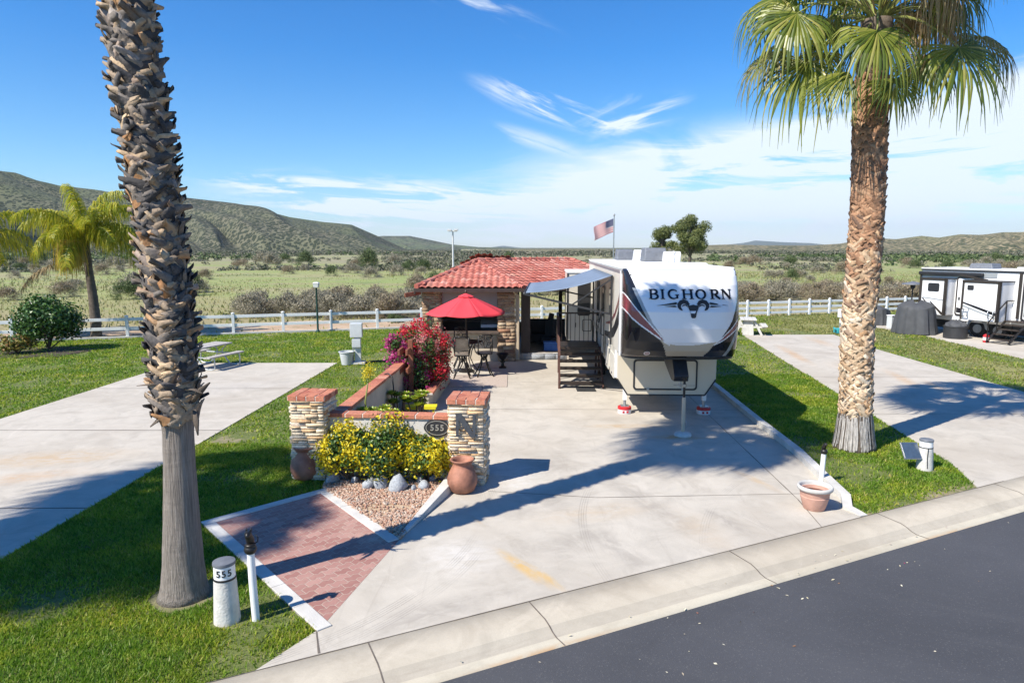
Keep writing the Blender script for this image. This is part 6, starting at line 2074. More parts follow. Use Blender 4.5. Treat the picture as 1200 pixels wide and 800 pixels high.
t = thing('tap_post', 'leaning white standpipe with black tap head behind the terracotta flower pot', 'tap post', (g.x, g.y, -.02))
b = MB(); b.tube([(0, 0, 0), (.02, 0, .56)], .042, 14); b.build('pipe', 'white_paint', t, smooth='auto')
b = MB(); b.lathe([(.03, 0), (.055, .015), (.06, .05), (.05, .08), (.03, .09)], 14, (.02, 0, .55)); b.tube([(.02, .02, .63), (.02, .0, .69), (.025, -.03, .735), (.03, -.07, .73)], [.038, .036, .03, .012], 8); b.build('animal_head', 'black_iron', t, smooth=True)
g = ground(1087, 550)
t = thing('marker_post', 'white marker post carrying a tilted solar panel on the right hand lawn', 'marker post', (g.x, g.y + .1, -.02))
b = MB(); b.lathe([(.145, 0), (.118, .42)], 26); b.build('post', 'concrete_post', t, smooth='auto')
b = MB(); b.lathe([(.121, .42), (.121, .435), (.112, .437)], 26); b.tube([(-.03, -.123, .42), (-.04, -.128, .25), (-.03, -.138, .05)], .008, 6); b.build('strap', 'black_plastic', t, smooth='auto')
b = MB(); b.lathe([(.115, .437), (.112, .545)], 26); b.build('collar', 'white_paint', t, smooth='auto')
b = MB(); b.lathe([(.12, .545), (.122, .565), (.11, .58), (.001, .59)], 26, cap1=False); b.build('lid', 'grey_cap', t, smooth='auto')
b = MB(); Mx = Matrix.Translation((-.30, -.02, .36)) @ Matrix.Rotation(R(52), 4, 'X'); b.box((0, 0, 0), (.30, .30, .02), M=Mx.to_3x3().to_4x4()); 
b.v = [(v[0] - .28, v[1] - .0, v[2] + .36) for v in b.v]; sp = b.build('solar_panel', 'panel_solar', t)
b = MB(); b.box((0, 0, -.002), (.33, .33, .018), M=Mx.to_3x3().to_4x4()); b.v = [(v[0] - .28, v[1] + .006, v[2] + .352) for v in b.v]; b.beam((-.13, .05, .34), (.0, .0, .36), .03, .03); b.build('panel_frame', 'grey_metal', t)

# ------------------------------------------------------------------ patio furniture
TX, TY = -1.52, 22.45
t = thing('patio_umbrella', 'open red patio umbrella over the high table', 'umbrella', (TX, TY, 0))
b = MB(); zr_, za, rr_ = 1.98, 2.58, 1.38; n8 = 8; lev = 9; sub = 6


def gore(k, f0, f1, lift, lv):
    o = len(b.v)
    for l in range(lv + 1):
        f = f0 + (f1 - f0) * l / lv
        for j in range(sub + 1):
            h = j / sub; a0 = 2 * math.pi * k / n8 + R(22.5); a1 = a0 + 2 * math.pi / n8
            x = math.cos(a0) * (1 - h) + math.cos(a1) * h; y = math.sin(a0) * (1 - h) + math.sin(a1) * h
            b.v.append((rr_ * f * x, rr_ * f * y, za - (za - zr_) * f ** 1.08 - .05 * math.sin(math.pi * h) * f + lift))
    for l in range(lv):
        for j in range(sub):
            q = o + l * (sub + 1) + j; b.f.append((q, q + sub + 1, q + sub + 2, q + 1)); b.m.append(0)


for k in range(8): gore(k, .10, 1, 0, lev)
cn = b.build('canopy', 'umbrella_red', t, smooth=True); md_ = cn.modifiers.new('t', 'SOLIDIFY'); md_.thickness = .006
b = MB()
for k in range(8): gore(k, .0, .20, .035, 3)
b.build('vent', 'umbrella_red', cn, smooth=True)
b = MB(); b.tube([(0, 0, .1), (0, 0, za + .07)], .02, 10); b.lathe([(.025, 0), (.035, .03), (.01, .08)], 10, (0, 0, za + .06)); b.build('pole', 'dark_bronze', t, smooth='auto')
for k in range(8):
    a = 2 * math.pi * k / 8 + R(22.5); b = MB(); b.beam((.03 * math.cos(a), .03 * math.sin(a), za - .03), (rr_ * .98 * math.cos(a), rr_ * .98 * math.sin(a), zr_ - .005), .014, .02); b.beam((.03 * math.cos(a), .03 * math.sin(a), za - .5), (rr_ * .5 * math.cos(a), rr_ * .5 * math.sin(a), za - .33), .012, .016); b.build('rib', 'dark_bronze', t)
b = MB(); b.lathe([(.26, 0), (.27, .03), (.22, .07), (.06, .10), (.04, .3), (.03, .3)], 24); b.build('base', 'black_iron', t, smooth='auto')
t = thing('patio_table', 'round dark bar height table under the red umbrella', 'table', (TX, TY, 0))
b = MB(); b.lathe([(.03, .99), (.52, .99), (.54, 1.0), (.54, 1.015), (.52, 1.022), (.03, 1.022)], 32, cap0=False, cap1=False); b.build('tabletop', 'black_iron', t, smooth='auto')
for k in range(4):
    a = k * math.pi / 2 + .6; c, s = math.cos(a), math.sin(a)
    b = MB(); b.tube([(.40 * c, .40 * s, .99), (.22 * c, .22 * s, .7), (.16 * c, .16 * s, .45), (.28 * c, .28 * s, .2), (.45 * c, .45 * s, .01)], .018, 8); b.build('leg', 'black_iron', t, smooth=True)


def bar_chair(label, loc, rz, kind):
    t = thing('bar_chair', label, 'bar chair', loc, rz, 'bar chairs round the umbrella table')
    mt = 'black_iron'
    b = MB(); b.box((0, 0, .74), (.46, .44, .035)); b.build('seat_frame', mt, t, bevel=.012)
    b = MB(); b.box((0, 0, .775), (.43, .41, .05)); b.build('seat', {'scroll': 'cushion_dark', 'sling': 'sling_tan', 'pale': 'sling_pale'}[kind], t, bevel=.02)
    for sx in (-1, 1):
        for sy in (-1, 1):
            b = MB(); b.tube([(sx * .10, sy * .10, .73), (sx * .06, sy * .06, .60), (sx * .09, sy * .09, .45), (sx * .17, sy * .16, .22), (sx * .27, sy * .26, .0)], 0.022, 7); b.build('leg', mt, t, smooth=True)
    b = MB(); pts = [(.16 * math.cos(2 * math.pi * i / 20), .16 * math.sin(2 * math.pi * i / 20), .28) for i in range(21)]; b.tube(pts, .010, 6, caps=False); b.tube([(0, 0, .72), (0, 0, .5)], .03, 10); b.build('foot_ring', mt, t, smooth=True)
    for sx in (-1, 1):
        b = MB(); b.tube([(sx * .22, .18, .75), (sx * .23, .21, 1.0), (sx * .22, .27, 1.33)], 0.020, 7)
        b.tube([(sx * .23, .22, 1.02), (sx * .27, .05, 1.0), (sx * .28, -.12, .98), (sx * .27, -.2, .93), (sx * .24, -.18, .76)], 0.018, 7); b.build('arm', mt, t, smooth=True)
    if kind == 'scroll':
        b = MB(); b.tube([(-.22, .27, 1.33), (-.1, .285, 1.37), (.1, .285, 1.37), (.22, .27, 1.33)], 0.020, 7); b.tube([(-.225, .22, .95), (.225, .22, .95)], 0.014, 6)
        for sx in (-1, 1):
            for cx, cz, r0 in ((.10, 1.24, .075), (.10, 1.08, .07)):
                b.tube([(sx * cx + r0 * (1 - i / 26) * math.cos(i * .5) * sx, .245 + (cz - 1.1) * .12, cz + r0 * (1 - i / 26) * math.sin(i * .5)) for i in range(22)], 0.011, 5)
            b.tube([(sx * .02, .24, .96), (sx * .06, .25, 1.1), (sx * .015, .26, 1.2), (sx * .05, .28, 1.36)], 0.011, 5)
        b.build('scroll_back', mt, t, smooth=True)
    else:
        b = MB(); b.box((0, 0, 0), (.40, .014, .44)); b.v = [(v[0], .235 + (v[2]) * .18, 1.10 + v[2]) for v in b.v]
        for v in range(len(b.v)): pass
        b.build('sling', 'sling_tan' if kind == 'sling' else 'sling_pale', t)
        b = MB(); b.tube([(-.22, .27, 1.33), (0, .285, 1.36), (.22, .27, 1.33)], 0.020, 7); b.tube([(-.22, .21, .88), (.22, .21, .88)], 0.017, 6); b.build('back_rail', mt, t, smooth=True)
    return t


bar_chair('tan sling bar chair with its back to the street, left of the scroll backed chair', (-1.58, 21.32, 0), math.pi + .05, 'sling')
bar_chair('dark bar chair with a scrollwork back nearest the driveway', (-.90, 21.62, 0), math.pi + .25, 'scroll')
bar_chair('pale sling bar chair between the umbrella table and the bougainvillea', (-2.28, 22.3, 0), math.pi / 2 + .3, 'pale')
bar_chair('bar chair with a scrollwork back on the counter side of the table', (-1.75, 23.25, 0), .1, 'scroll')
# the turn of each chair: backs face outwards
g = ground(589, 431)
t = thing('garden_urn', 'small dark footed urn beside the stone pier of the patio house', 'urn', (g.x, g.y, 0))
b = MB(); b.lathe([(.13, 0), (.13, .04), (.06, .08), (.05, .18), (.10, .22), (.10, .25), (.06, .28), (.13, .36), (.19, .46), (.22, .50), (.20, .51), (.15, .44), (.001, .40)], 22, cap1=False); b.build('urn', 'black_iron', t, smooth='auto')
# striped mat
m_, N_, L_, P_ = new_mat('mat_stripe'); k_ = NodeKit(m_)
wv = N_.new('ShaderNodeTexWave'); wv.inputs['Scale'].default_value = 3.3; wv.bands_direction = 'Y'; wv.wave_type = 'BANDS'; wv.inputs['Distortion'].default_value = 0
zz_ = N_.new('ShaderNodeTexWave'); zz_.inputs['Scale'].default_value = 2.2; zz_.wave_profile = 'TRI'; zz_.bands_direction = 'X'; L_.new(k_.tc, zz_.inputs['Vector'])
cb = N_.new('ShaderNodeCombineXYZ'); L_.new(k_.math('MULTIPLY', zz_.outputs['Fac'], .09), cb.inputs[1]); va = N_.new('ShaderNodeVectorMath'); va.operation = 'ADD'; L_.new(k_.tc, va.inputs[0]); L_.new(cb.outputs[0], va.inputs[1]); L_.new(va.outputs[0], wv.inputs['Vector'])
L_.new(k_.mix(k_.rng(wv.outputs['Fac'], .45, .55), (.33, .24, .19), (.50, .44, .38)), P_.inputs['Base Color']); P_.inputs['Roughness'].default_value = .95; MATS['mat_stripe'] = m_
b = MB(); b.box((0, 0, .012), (1.75, 1.9, .012)); o = b.build('patio_mat', 'mat_stripe', origin=(0, 0, 0)); o.location = (-1.02, 20.85, 0)
tag(o, 'tan zigzag striped mat on the concrete in front of the bar chairs', 'mat')
b = MB(); b.box((0, 0, .010), (.55, .42, .016)); o = b.build('door_mat', 'rubber', origin=(0, 0, 0)); o.location = (2.15, 19.45, 0); tag(o, 'small black mat at the foot of the camper steps', 'mat')

# ------------------------------------------------------------------ fence along the field


def fence(label, u0, u1, sp, rails, h, group, low=False):
    n = max(1, round((u1 - u0) / sp)); p0 = fen(u0, 0)
    t = thing('rail_fence', label, 'fence', (p0[0], p0[1], -.03), math.atan2(TF.y, TF.x), group)
    for i in range(n + 1):
        x = (u1 - u0) * i / n
        b = MB(); b.box((x, 0, h / 2), (.125, .125, h)); b.lathe([(.098, 0), (.098, .015), (.02, .05), (.001, .055)], 4, (x, 0, h), cap1=False); b.build('post', 'white_vinyl', t, bevel=.006)
    for z in rails:
        b = MB()
        for i in range(n): b.box(((u1 - u0) * (i + .5) / n, 0, z), ((u1 - u0) / n - .126, .04, .14))
        b.build('rail', 'white_vinyl', t, bevel=.006)
    if low:
        b = MB(); b.box(((u1 - u0) / 2, -.02, .045), (u1 - u0, .16, .13)); b.build('kerb', 'concrete_trim', t)


fence('white two rail fence behind the left hand lawn', -40.6, .1, 2.32, (.46, .88), 1.02, 'white fence along the field', True)
fence('white rail fence seen through the open patio house', 2.4, 16.6, 1.42, (.22, .52, .84), .98, 'white fence along the field')
fence('white three rail fence behind the right hand lawn', 18.2, 58.5, 1.50, (.22, .52, .84), .98, 'white fence along the field')

# lamp post, hookup boxes, bucket
g = ground(375, 388)
t = thing('lamp_post', 'slim dark green lamp post behind the white fence on the left', 'lamp post', (g.x, g.y - .35, -.02))
b = MB(); b.lathe([(.09, 0), (.09, .1), (.06, .14), (.05, .2), (.045, 2.15), (.06, 2.18)], 14); b.build('post', 'lamp_green', t, smooth='auto')
b = MB(); b.box((0, 0, 2.30), (.22, .22, .20), taper=1.2); b.build('lantern', 'lens_clear', t, bevel=.01)
b = MB(); b.box((0, 0, 2.43), (.30, .30, .05), taper=.6); b.build('lantern_cap', 'label_white', t, bevel=.01)


def hookup(label, c, h, mat, teal=False):
    t = thing('hookup_box', label, 'electric box', c, .1, 'hookup boxes on the lawns')
    b = MB(); b.box((0, 0, .04), (.5, .45, .08)); b.build('base', 'concrete_trim', t, bevel=.01)
    b = MB(); b.box((0, 0, h * .36), (.22, .18, h * .66)); b.build('post', mat, t, bevel=.01)
    b = MB(); b.box((-.03, -.05, h * .83), (.42, .28, h * .34)); b.build('meter_box', mat, t, bevel=.015)
    b = MB(); b.box((-.03, -.10, h * .52), (.30, .2, h * .2)); b.build('socket_box', mat, t, bevel=.012)
    b = MB(); b.tube([(-.16, -.02, .05), (-.16, -.02, h * .42), (-.12, -.02, h * .45)], .025, 8); b.build('conduit', 'grey_metal', t)
    if teal:
        b = MB(); b.box((-.1, -.1, .13), (.6, .4, .22)); b.tube([(-.35, -.2, .1), (-.5, -.2, .22), (-.55, -.15, .3)], .04, 8); b.build('hose_cover', 'teal_plastic', t, bevel=.02)


g = ground(420, 426); hookup('grey electric hookup box beside the bucket on the left lawn', (g.x, g.y, 0), 1.46, 'grey_enamel')
g = ground(988, 390); hookup('white hookup box with a teal base half hidden by the right palm', (g.x - .05, g.y, 0), 1.16, 'white_paint', True)


# picnic tables
def picnic(label, loc, rz, L, steel):
    t = thing('picnic_table', label, 'picnic table', loc, rz, 'picnic tables on the pads')
    wd = 'pine_grey' if steel else 'concrete_trim'
    def planks(nm, y, z, w, n):
        b = MB()
        for i in range(n): b.box((0, y + (i - (n - 1) / 2) * w / n, z), (L, w / n - .012, .045))
        b.build(nm, wd, t, bevel=.005)
    planks('tabletop', 0, .74, .74, 4)
    for s in (-1, 1): planks('bench', s * .72, .45, .28, 2)
    for x in (-L * .36, L * .36):
        b = MB()
        if steel:
            r = .024
            for s in (-1, 1): b.tube([(x, s * .30, .71), (x, s * .12, .55), (x, s * .10, .40), (x, s * .40, .06), (x, s * .52, .025), (x, s * .72, .025), (x, s * .84, .06), (x, s * .84, .30), (x, s * .82, .42), (x, s * .60, .43)], r, 8)
            b.tube([(x, -.80, .425), (x, .80, .425)], r, 8)
        else:
            b.box((x, 0, .36), (.10, .5, .70), taper=.8); b.box((x, 0, .40), (.08, 1.6, .08))
            for s in (-1, 1): b.beam((x, s * .3, .62), (x, s * .62, .0), .09, .10)
        b.build('leg_frame', 'galvanized' if steel else 'concrete_post', t, smooth=False)
    return t


ba, bb_ = ground(247, 419, .45), ground(278, 412.5, .45); br = math.atan2(bb_.y - ba.y, bb_.x - ba.x); bm_ = (ba + bb_) / 2
picnic('weathered grey picnic table with bent tube legs on the left concrete pad', (bm_.x - math.sin(br) * .72, bm_.y + math.cos(br) * .72, 0), br, max(1.7, (bb_ - ba).length), True)
g = ground(886, 393); picnic('short concrete picnic table on the far corner of the right hand pad', (g.x - .22, g.y + .55, 0), R(74), 1.35, False)

# shrubs on the left lawn
g = ground(50, 414)
shrub_thing('bush', 'round dark green bush on the left lawn', 'bush', (g.x - .35, g.y + .9, 0), (1.30, 1.2, 1.42), 11000, .14, [('foliage', 'leaf_dark', .8), ('new_growth', 'leaf_green', .2)], seed=61, clumps=60, twig=12)
g = ground(12, 416)
shrub_thing('bush', 'low straggly yellow brown bush left of the round dark bush', 'bush', (g.x, g.y + .4, 0), (.85, .6, .50), 2200, .11, [('foliage', 'leaf_mixed', .7), ('green_foliage', 'leaf_green', .3)], seed=62, clumps=14, twig=10)
b = MB(); pts = [(-22, 24.6), (-17.2, 25.6), (-16.9, 27.6), (-19, 28.4), (-24, 27.5)]; b.prism(pts, -.1, .004); struct(b.build('planting_bed', 'soil'))

# ------------------------------------------------------------------ second trailer on the right
TU = Vector((.40, -.917, 0)); TN_ = Vector((-.917, -.40, 0))       # along its side towards the street, and outwards
T0 = Vector((20.1, 33.3, 0))
ta = math.atan2(TU.y, TU.x)
TT = thing('camper_trailer', 'white travel trailer with black trim parked beyond the right hand lawn', 'camper trailer', T0, ta)
# local x runs along the side towards the street, local -y points to the lawn


def tb(name, mat, c, size, parent=None, bevel=.01):
    b = MB(); b.box(c, size); return b.build(name, mat, parent or TT, bevel=bevel)


LT = 11.0
tb('body', 'gelcoat', (LT / 2 - .6, 1.75, 1.86), (LT, 2.4, 2.42), bevel=.05)
tb('skirt', 'black_plastic', (LT / 2 - .6, 1.75, .70), (LT, 2.3, .42))
tb('chassis', 'black_plastic', (LT / 2 - .6, 1.85, .38), (LT - .5, 1.6, .34))
tb('roof', 'roof_membrane', (LT / 2 - .6, 1.75, 3.09), (LT + .05, 2.46, .06), bevel=.02)
b = MB(); b.box((LT / 2 - .6, .53, 3.03), (LT, .05, .07)); b.build('gutter', 'black_plastic', TT)


def tslide(x0, x1, z0, z1, d):
    s = tb('slide_out', 'gelcoat', ((x0 + x1) / 2, .55 - d / 2, (z0 + z1) / 2), (x1 - x0, d, z1 - z0), bevel=.012)
    b = MB(); y = .55 - d
    for x in (x0 + .035, x1 - .035): b.box((x, y - .012, (z0 + z1) / 2), (.09, .03, z1 - z0 + .02))
    b.box((x1 + .012, y + .05, (z0 + z1) / 2), (.03, .09, z1 - z0 + .02))
    b.box(((x0 + x1) / 2, y - .012, z1 - .03), (x1 - x0, .03, .08)); b.box(((x0 + x1) / 2, y + d / 2, z1 + .02), (x1 - x0 + .06, d + .05, .04)); b.build('slide_trim', 'charcoal_gloss', s)
    return s


def tpanel(name, mat, pts, y, parent, th=.012):
    b = MB(); b.extrude([(x, y, z) for x, z in pts], (0, -th, 0)); return b.build(name, mat, parent)


s1 = tslide(-.1, 1.15, .92, 2.62, .70)
tpanel('window', 'black_plastic', rrect(.28, .84, 2.02, 2.42, .08), -.152, s1)
tpanel('stripe', 'grey_gloss', [(.05, 1.74), (1.06, 1.66), (1.06, 1.62), (.05, 1.70)], -.151, s1)
tpanel('stripe', 'charcoal_gloss', [(.0, 1.70), (.06, 1.70), (.75, 1.02), (.62, 1.02)], -.152, s1)
tpanel('stripe', 'charcoal_gloss', [(.40, 1.55), (.46, 1.55), (1.06, 1.05), (1.06, .96), (1.0, .96)], -.152, s1)
s2 = tslide(2.14, 3.75, .86, 2.60, 1.0)
tpanel('vent', 'black_plastic', rrect(2.36, 2.64, 2.20, 2.42, .05), -.452, s2)
tpanel('stripe', 'black_gloss', [(2.201, 1.66), (2.798, 1.50), (3.762, 1.22), (3.762, 1.10), (2.798, 1.40), (2.201, 1.60)], -.452, s2)
tpanel('stripe', 'grey_gloss', [(2.201, 1.52), (2.885, 1.30), (3.762, 1.04), (3.762, 1.0), (2.885, 1.24), (2.201, 1.46)], -.452, s2)
d1 = tb('door', 'gelcoat', (1.67, .525, 1.83), (.80, .05, 1.74), bevel=.01)
b = MB(); frame_xz(b, rrect(1.23, 2.11, .93, 2.73, .10), rrect(1.29, 2.05, .99, 2.67, .07), .548, .488); b.build('door_frame', 'charcoal_gloss', d1)
b = MB(); b.box((1.40, .49, 1.72), (.07, .03, .14)); b.build('handle', 'black_plastic', d1)
tpanel('stripe', 'black_gloss', [(1.31, 1.30), (2.03, 1.16), (2.03, 1.03), (1.31, 1.06)], .498, d1)
d2 = tb('door', 'gelcoat', (4.62, .525, 1.86), (.86, .05, 1.84), bevel=.01)
b = MB(); frame_xz(b, rrect(4.15, 5.09, .92, 2.82, .10), rrect(4.23, 5.01, .99, 2.75, .07), .548, .480); b.build('door_frame', 'black_plastic', d2)
tpanel('screen', 'glass_dark', rrect(4.27, 4.97, 1.08, 2.70, .06), .498, d2)
tb('side_post', 'charcoal_gloss', (4.02, .50, 2.0), (.10, .09, 2.0))
w_ = tb('side_window', 'black_plastic', (8.0, .54, 2.1), (1.6, .03, .8))
tb('pane', 'glass_dark', (8.0, .522, 2.1), (1.5, .01, .7), parent=w_, bevel=0)
tpanel('stripe', 'grey_gloss', [(-.55, 2.95), (3.0, 2.95), (3.0, 2.74), (-.55, 2.70)], .54, TT)
tpanel('stripe', 'black_gloss', [(5.4, 1.3), (10.3, .96), (10.3, .9), (5.4, 1.0)], .54, TT)
aw2 = tb('awning_roll', 'black_plastic', (.9, .44, 2.86), (3.1, .14, .16), bevel=.04)
b = MB(); b.beam((1.1, .42, 2.90), (2.75, .30, 2.62), .05, .10); b.build('awning_arm', 'charcoal_gloss', aw2)
b = MB(); b.beam((-.55, .45, .9), (-.55, .45, 2.85), .06, .06); b.build('awning_arm', 'charcoal_gloss', aw2)
for x in (2.50, 3.62):
    b = MB(); b.tube([(x, -.46, 1.0), (x, -.56, 1.02), (x, -.56, 1.32), (x, -.46, 1.34)], .018, 8); b.tube([(x - .22, -.46, 1.34), (x - .22, -.56, 1.32), (x - .22, -.56, 1.02), (x - .22, -.46, 1.0)], .018, 8); b.tube([(x, -.56, 1.32), (x - .22, -.56, 1.32)], .018, 8); b.tube([(x, -.56, 1.02), (x - .22, -.56, 1.02)], .018, 8); b.build('grab_handle', 'grey_metal', TT, smooth=True)
for x in (2.3, 3.2):
    b = MB(); b.tube([(x, .60, .38), (x, .82, .38)], .38, 22); wh = b.build('wheel', 'tyre', TT, bevel=.03)
    b = MB(); b.tube([(x, .585, .38), (x, .61, .38)], .20, 16); b.build('rim', 'grey_metal', wh)
b = MB(); b.extrude([(2.3 + .52 * math.cos(R(a)), .50, .38 + .50 * math.sin(R(a))) for a in range(-5, 186, 12)] + [(2.3 + .40 * math.cos(R(a)), .50, .38 + .40 * math.sin(R(a))) for a in range(185, -6, -12)], (0, .12, 0)); b.build('wheel_arch', 'grey_gloss', TT)
b = MB(); b.extrude([(1.2, 1.3, 3.12), (1.25, 1.35, 3.36), (2.2, 1.35, 3.36), (2.3, 1.3, 3.12)], (0, .7, 0)); b.build('air_conditioner', 'grey_cap', TT, bevel=.03)
b = MB(); b.box((4.9, 1.7, 3.29), (1.1, .75, .36), taper=.85); b.build('air_conditioner', 'gelcoat', TT, bevel=.05)
for x in (3.4, 4.6): tb('roof_vent', 'roof_membrane', (x, 1.7, 3.16), (.35, .35, .12))


def tl(x, y, z=0): return T0 + TU * x + TN_ * (-y) + Vector((0, 0, z))


t = thing('entry_steps', 'black metal steps with a handrail at the trailer door on the right', 'steps', tl(4.25, .3), ta)
for i in range(4):
    b = MB(); b.box((0, -1.25 + i * .30, .19 * (i + 1)), (.85, .28, .035)); b.build('step', 'dark_bronze', t, bevel=.004)
b = MB(); b.box((0, .02, .90), (.95, .7, .04)); b.build('platform', 'dark_bronze', t)
for x in (-.45, .45):
    b = MB(); b.beam((x, -1.4, .05), (x, -.25, .88), .03, .10, up=(1, 0, 0)); b.beam((x, .3, 0), (x, .3, .9), .04, .04); b.build('stringer', 'black_iron', t)
b = MB()
for p, q in (((-.45, -1.4, 0), (-.45, -1.4, .92)), ((-.45, -1.4, .90), (-.45, -.25, 1.78)), ((-.45, -.25, .88), (-.45, -.25, 1.78)), ((-.45, -.25, 1.78), (-.45, .3, 1.78)), ((-.45, -.8, .5), (-.45, -.8, 1.36)), ((-.45, .3, .9), (-.45, .3, 1.78))): b.beam(p, q, .035, .035)
b.build('handrail', 'black_iron', t)


def cover(label, name, c, rx, ry, h, seed, top=.72):
    """cloth cover hanging in folds over something"""
    n = 72; V = []; F = []; lev = 12; rg = random.Random(seed); ph = [rg.uniform(0, 6.28) for _ in range(4)]
    for l in range(lev + 1):
        f = l / lev
        for k in range(n):
            a = 2 * math.pi * k / n
            sq = (abs(math.cos(a)) ** 3.2 + abs(math.sin(a)) ** 3.2) ** (-1 / 3.2)
            fold = (math.sin(7 * a + ph[0]) * .5 + math.sin(13 * a + ph[1]) * .35 + math.sin(23 * a + ph[2]) * .2)
            s = (top * (.25 + .75 * min(1, l / 2) ** .5 if l < 2 else 1) + (1 - top) * f ** .8) * (1 + .12 * fold * (.25 + .75 * f))
            z = h * (1 - f) * (1 + .0) + (.03 * math.sin(3 * a + ph[3]) if l == lev else 0) - (.06 * h * math.sin(a * 2 + ph[3]) * (1 - f)) + .01
            V.append((rx * sq * s * math.cos(a), ry * sq * s * math.sin(a), max(0.005, z)))
    for l in range(lev):
        for k in range(n): F.append((l * n + k, l * n + (k + 1) % n, (l + 1) * n + (k + 1) % n, (l + 1) * n + k))
    b = MB(); b.v = V; b.f = [tuple(reversed(f)) for f in F]; b.m = [0] * len(F)
    b.f.append(tuple(range(n))); b.m.append(0)
    # domed top
    o = b.build(name, 'cover_grey', smooth='auto', origin=(0, 0, 0)); o.location = c; o.rotation_euler = (0, 0, ta + .2)
    return tag(o, label, 'cover')


p = ground(1074, 392); cover('large charcoal cloth cover over patio furniture beside the white trailer', 'furniture_cover', (p.x + .22, p.y + .55, 0), .90, .74, 1.52, 3)
p = ground(1033, 381); cover('smaller charcoal cover beyond the large cover, half hidden by the palm', 'furniture_cover', (p.x, p.y + .5, 0), .62, .62, .95, 5, .8)
p = ground(1043, 384)
t = thing('storage_box', 'small pale grey box between the two charcoal covers', 'box', (p.x - .05, p.y - .2, 0), .4)
b = MB(); b.box((0, 0, .32), (.38, .3, .64)); b.build('box', 'grey_enamel', t, bevel=.02)
b = MB(); b.box((0, 0, .66), (.42, .34, .05)); b.build('lid', 'label_white', t, bevel=.015)
p = ground(1067, 384)
t = thing('patio_heater', 'patio heater with a dark mushroom hood behind the large charcoal cover', 'patio heater', (p.x + .3, p.y + .6, 0))
b = MB(); b.lathe([(.22, 0), (.22, .5), (.05, .55), (.035, .6), (.035, 1.95), (.10, 2.0), (.13, 2.20)], 18); b.build('post', 'black_plastic', t, smooth='auto')
b = MB(); b.lathe([(.52, 2.20), (.50, 2.25), (.12, 2.33), (.05, 2.36)], 24); b.build('hood', 'grey_cap', t, smooth='auto')
p = ground(1124, 397)
t = thing('fire_tub', 'round black tub with a crumpled cover beside the trailer wheel', 'tub', (p.x, p.y + .3, 0))
b = MB(); b.lathe([(.46, 0), (.48, .02), (.49, .50), (.51, .52), (.51, .55), (.47, .55)], 32); b.build('tub', 'tub_black', t, smooth='auto')
V_, F_ = bmesh_ico(4); V_ = [(x * .46 * (1 + .12 * mnoise.noise(Vector((x * 3, y * 3, z * 3)))), y * .46, max(0, z) * .24 * (1 + .8 * mnoise.noise(Vector((x * 4, y * 4, 2))))) for x, y, z in V_]
o = np_obj('crumpled_cover', V_, F_, 'cover_grey', t, smooth=True); o.location = (0, 0, .54)
p = ground(1157, 402)
t = thing('gas_bottle', 'small red and white bottle on the ground by the trailer steps', 'gas bottle', (p.x + .1, p.y + .25, 0))
b = MB(); b.lathe([(.11, 0), (.12, .03), (.12, .30), (.06, .36)], 16); b.build('bottle', 'red_plastic', t, smooth='auto')
b = MB(); b.lathe([(.122, .10), (.123, .11), (.123, .22), (.122, .23)], 16, cap0=False, cap1=False); b.build('label_band', 'label_white', t)

# ------------------------------------------------------------------ far poles, flag and gum trees
fp_ = at(719, 292, 55); tp_ = at(719, 252, 55)
t = thing('flagpole', 'grey flagpole rising behind the camper roof', 'flagpole', (fp_.x, fp_.y, -.05))
b = MB(); b.tube([(0, 0, 0), (0, 0, tp_.z)], [.06, .04], 10); b.build('pole', 'grey_metal', t, smooth='auto')
b = MB(); V_, F_ = bmesh_ico(2); b.add([(x * .09, y * .09, z * .09 + tp_.z + .06) for x, y, z in V_], F_); b.build('finial', 'grey_metal', t, smooth=True)
nx, nz = 52, 39; FWd, FHt = 1.75, 1.05; V = []; F = []; MI = []
for j in range(nz + 1):
    for i in range(nx + 1):
        u = i / nx; v = j / nz
        x = -u * FWd * .86; z = -v * FHt - .62 * u ** 1.15 * FWd * .62; y = .14 * math.sin(u * 9 + v * 1.5) * u ** .6; x += .04 * math.sin(v * 5 + u * 4) * u
        V.append((x, y, z))
for j in range(nz):
    for i in range(nx):
        a = j * (nx + 1) + i; F.append((a, a + 1, a + nx + 2, a + nx + 1))
        u = (i + .5) / nx; v = (j + .5) / nz
        if u < .40 and v < 7 / 13:
            MI.append(1 if (i % 3 == 1 and j % 3 == 1) else 2)
        else: MI.append(0 if int(v * 13) % 2 == 0 else 1)
fl = np_obj('flag', V, F, ['flag_red', 'flag_white', 'flag_blue'], mi=MI, smooth=True)
fl.location = (fp_.x - .06, fp_.y, tp_.z - .28); tag(fl, 'United States flag hanging from the pole behind the camper', 'flag')
so_ = fl.modifiers.new('t', 'SOLIDIFY'); so_.thickness = .01

fp_ = at(531, 305, 62); tp_ = at(531, 270, 62)
t = thing('light_mast', 'white floodlight mast standing in the field beyond the house roof', 'light mast', (fp_.x, fp_.y, -.06))
b = MB(); b.tube([(0, 0, 0), (0, 0, tp_.z)], [.10, .07], 10); b.build('pole', 'light_pole', t, smooth='auto')
b = MB(); b.box((0, 0, tp_.z), (.8, .1, .08)); b.box((-.3, -.1, tp_.z + .08), (.34, .4, .16)); b.box((.3, -.1, tp_.z + .1), (.34, .4, .16)); b.build('floodlight', 'light_pole', t, bevel=.01)


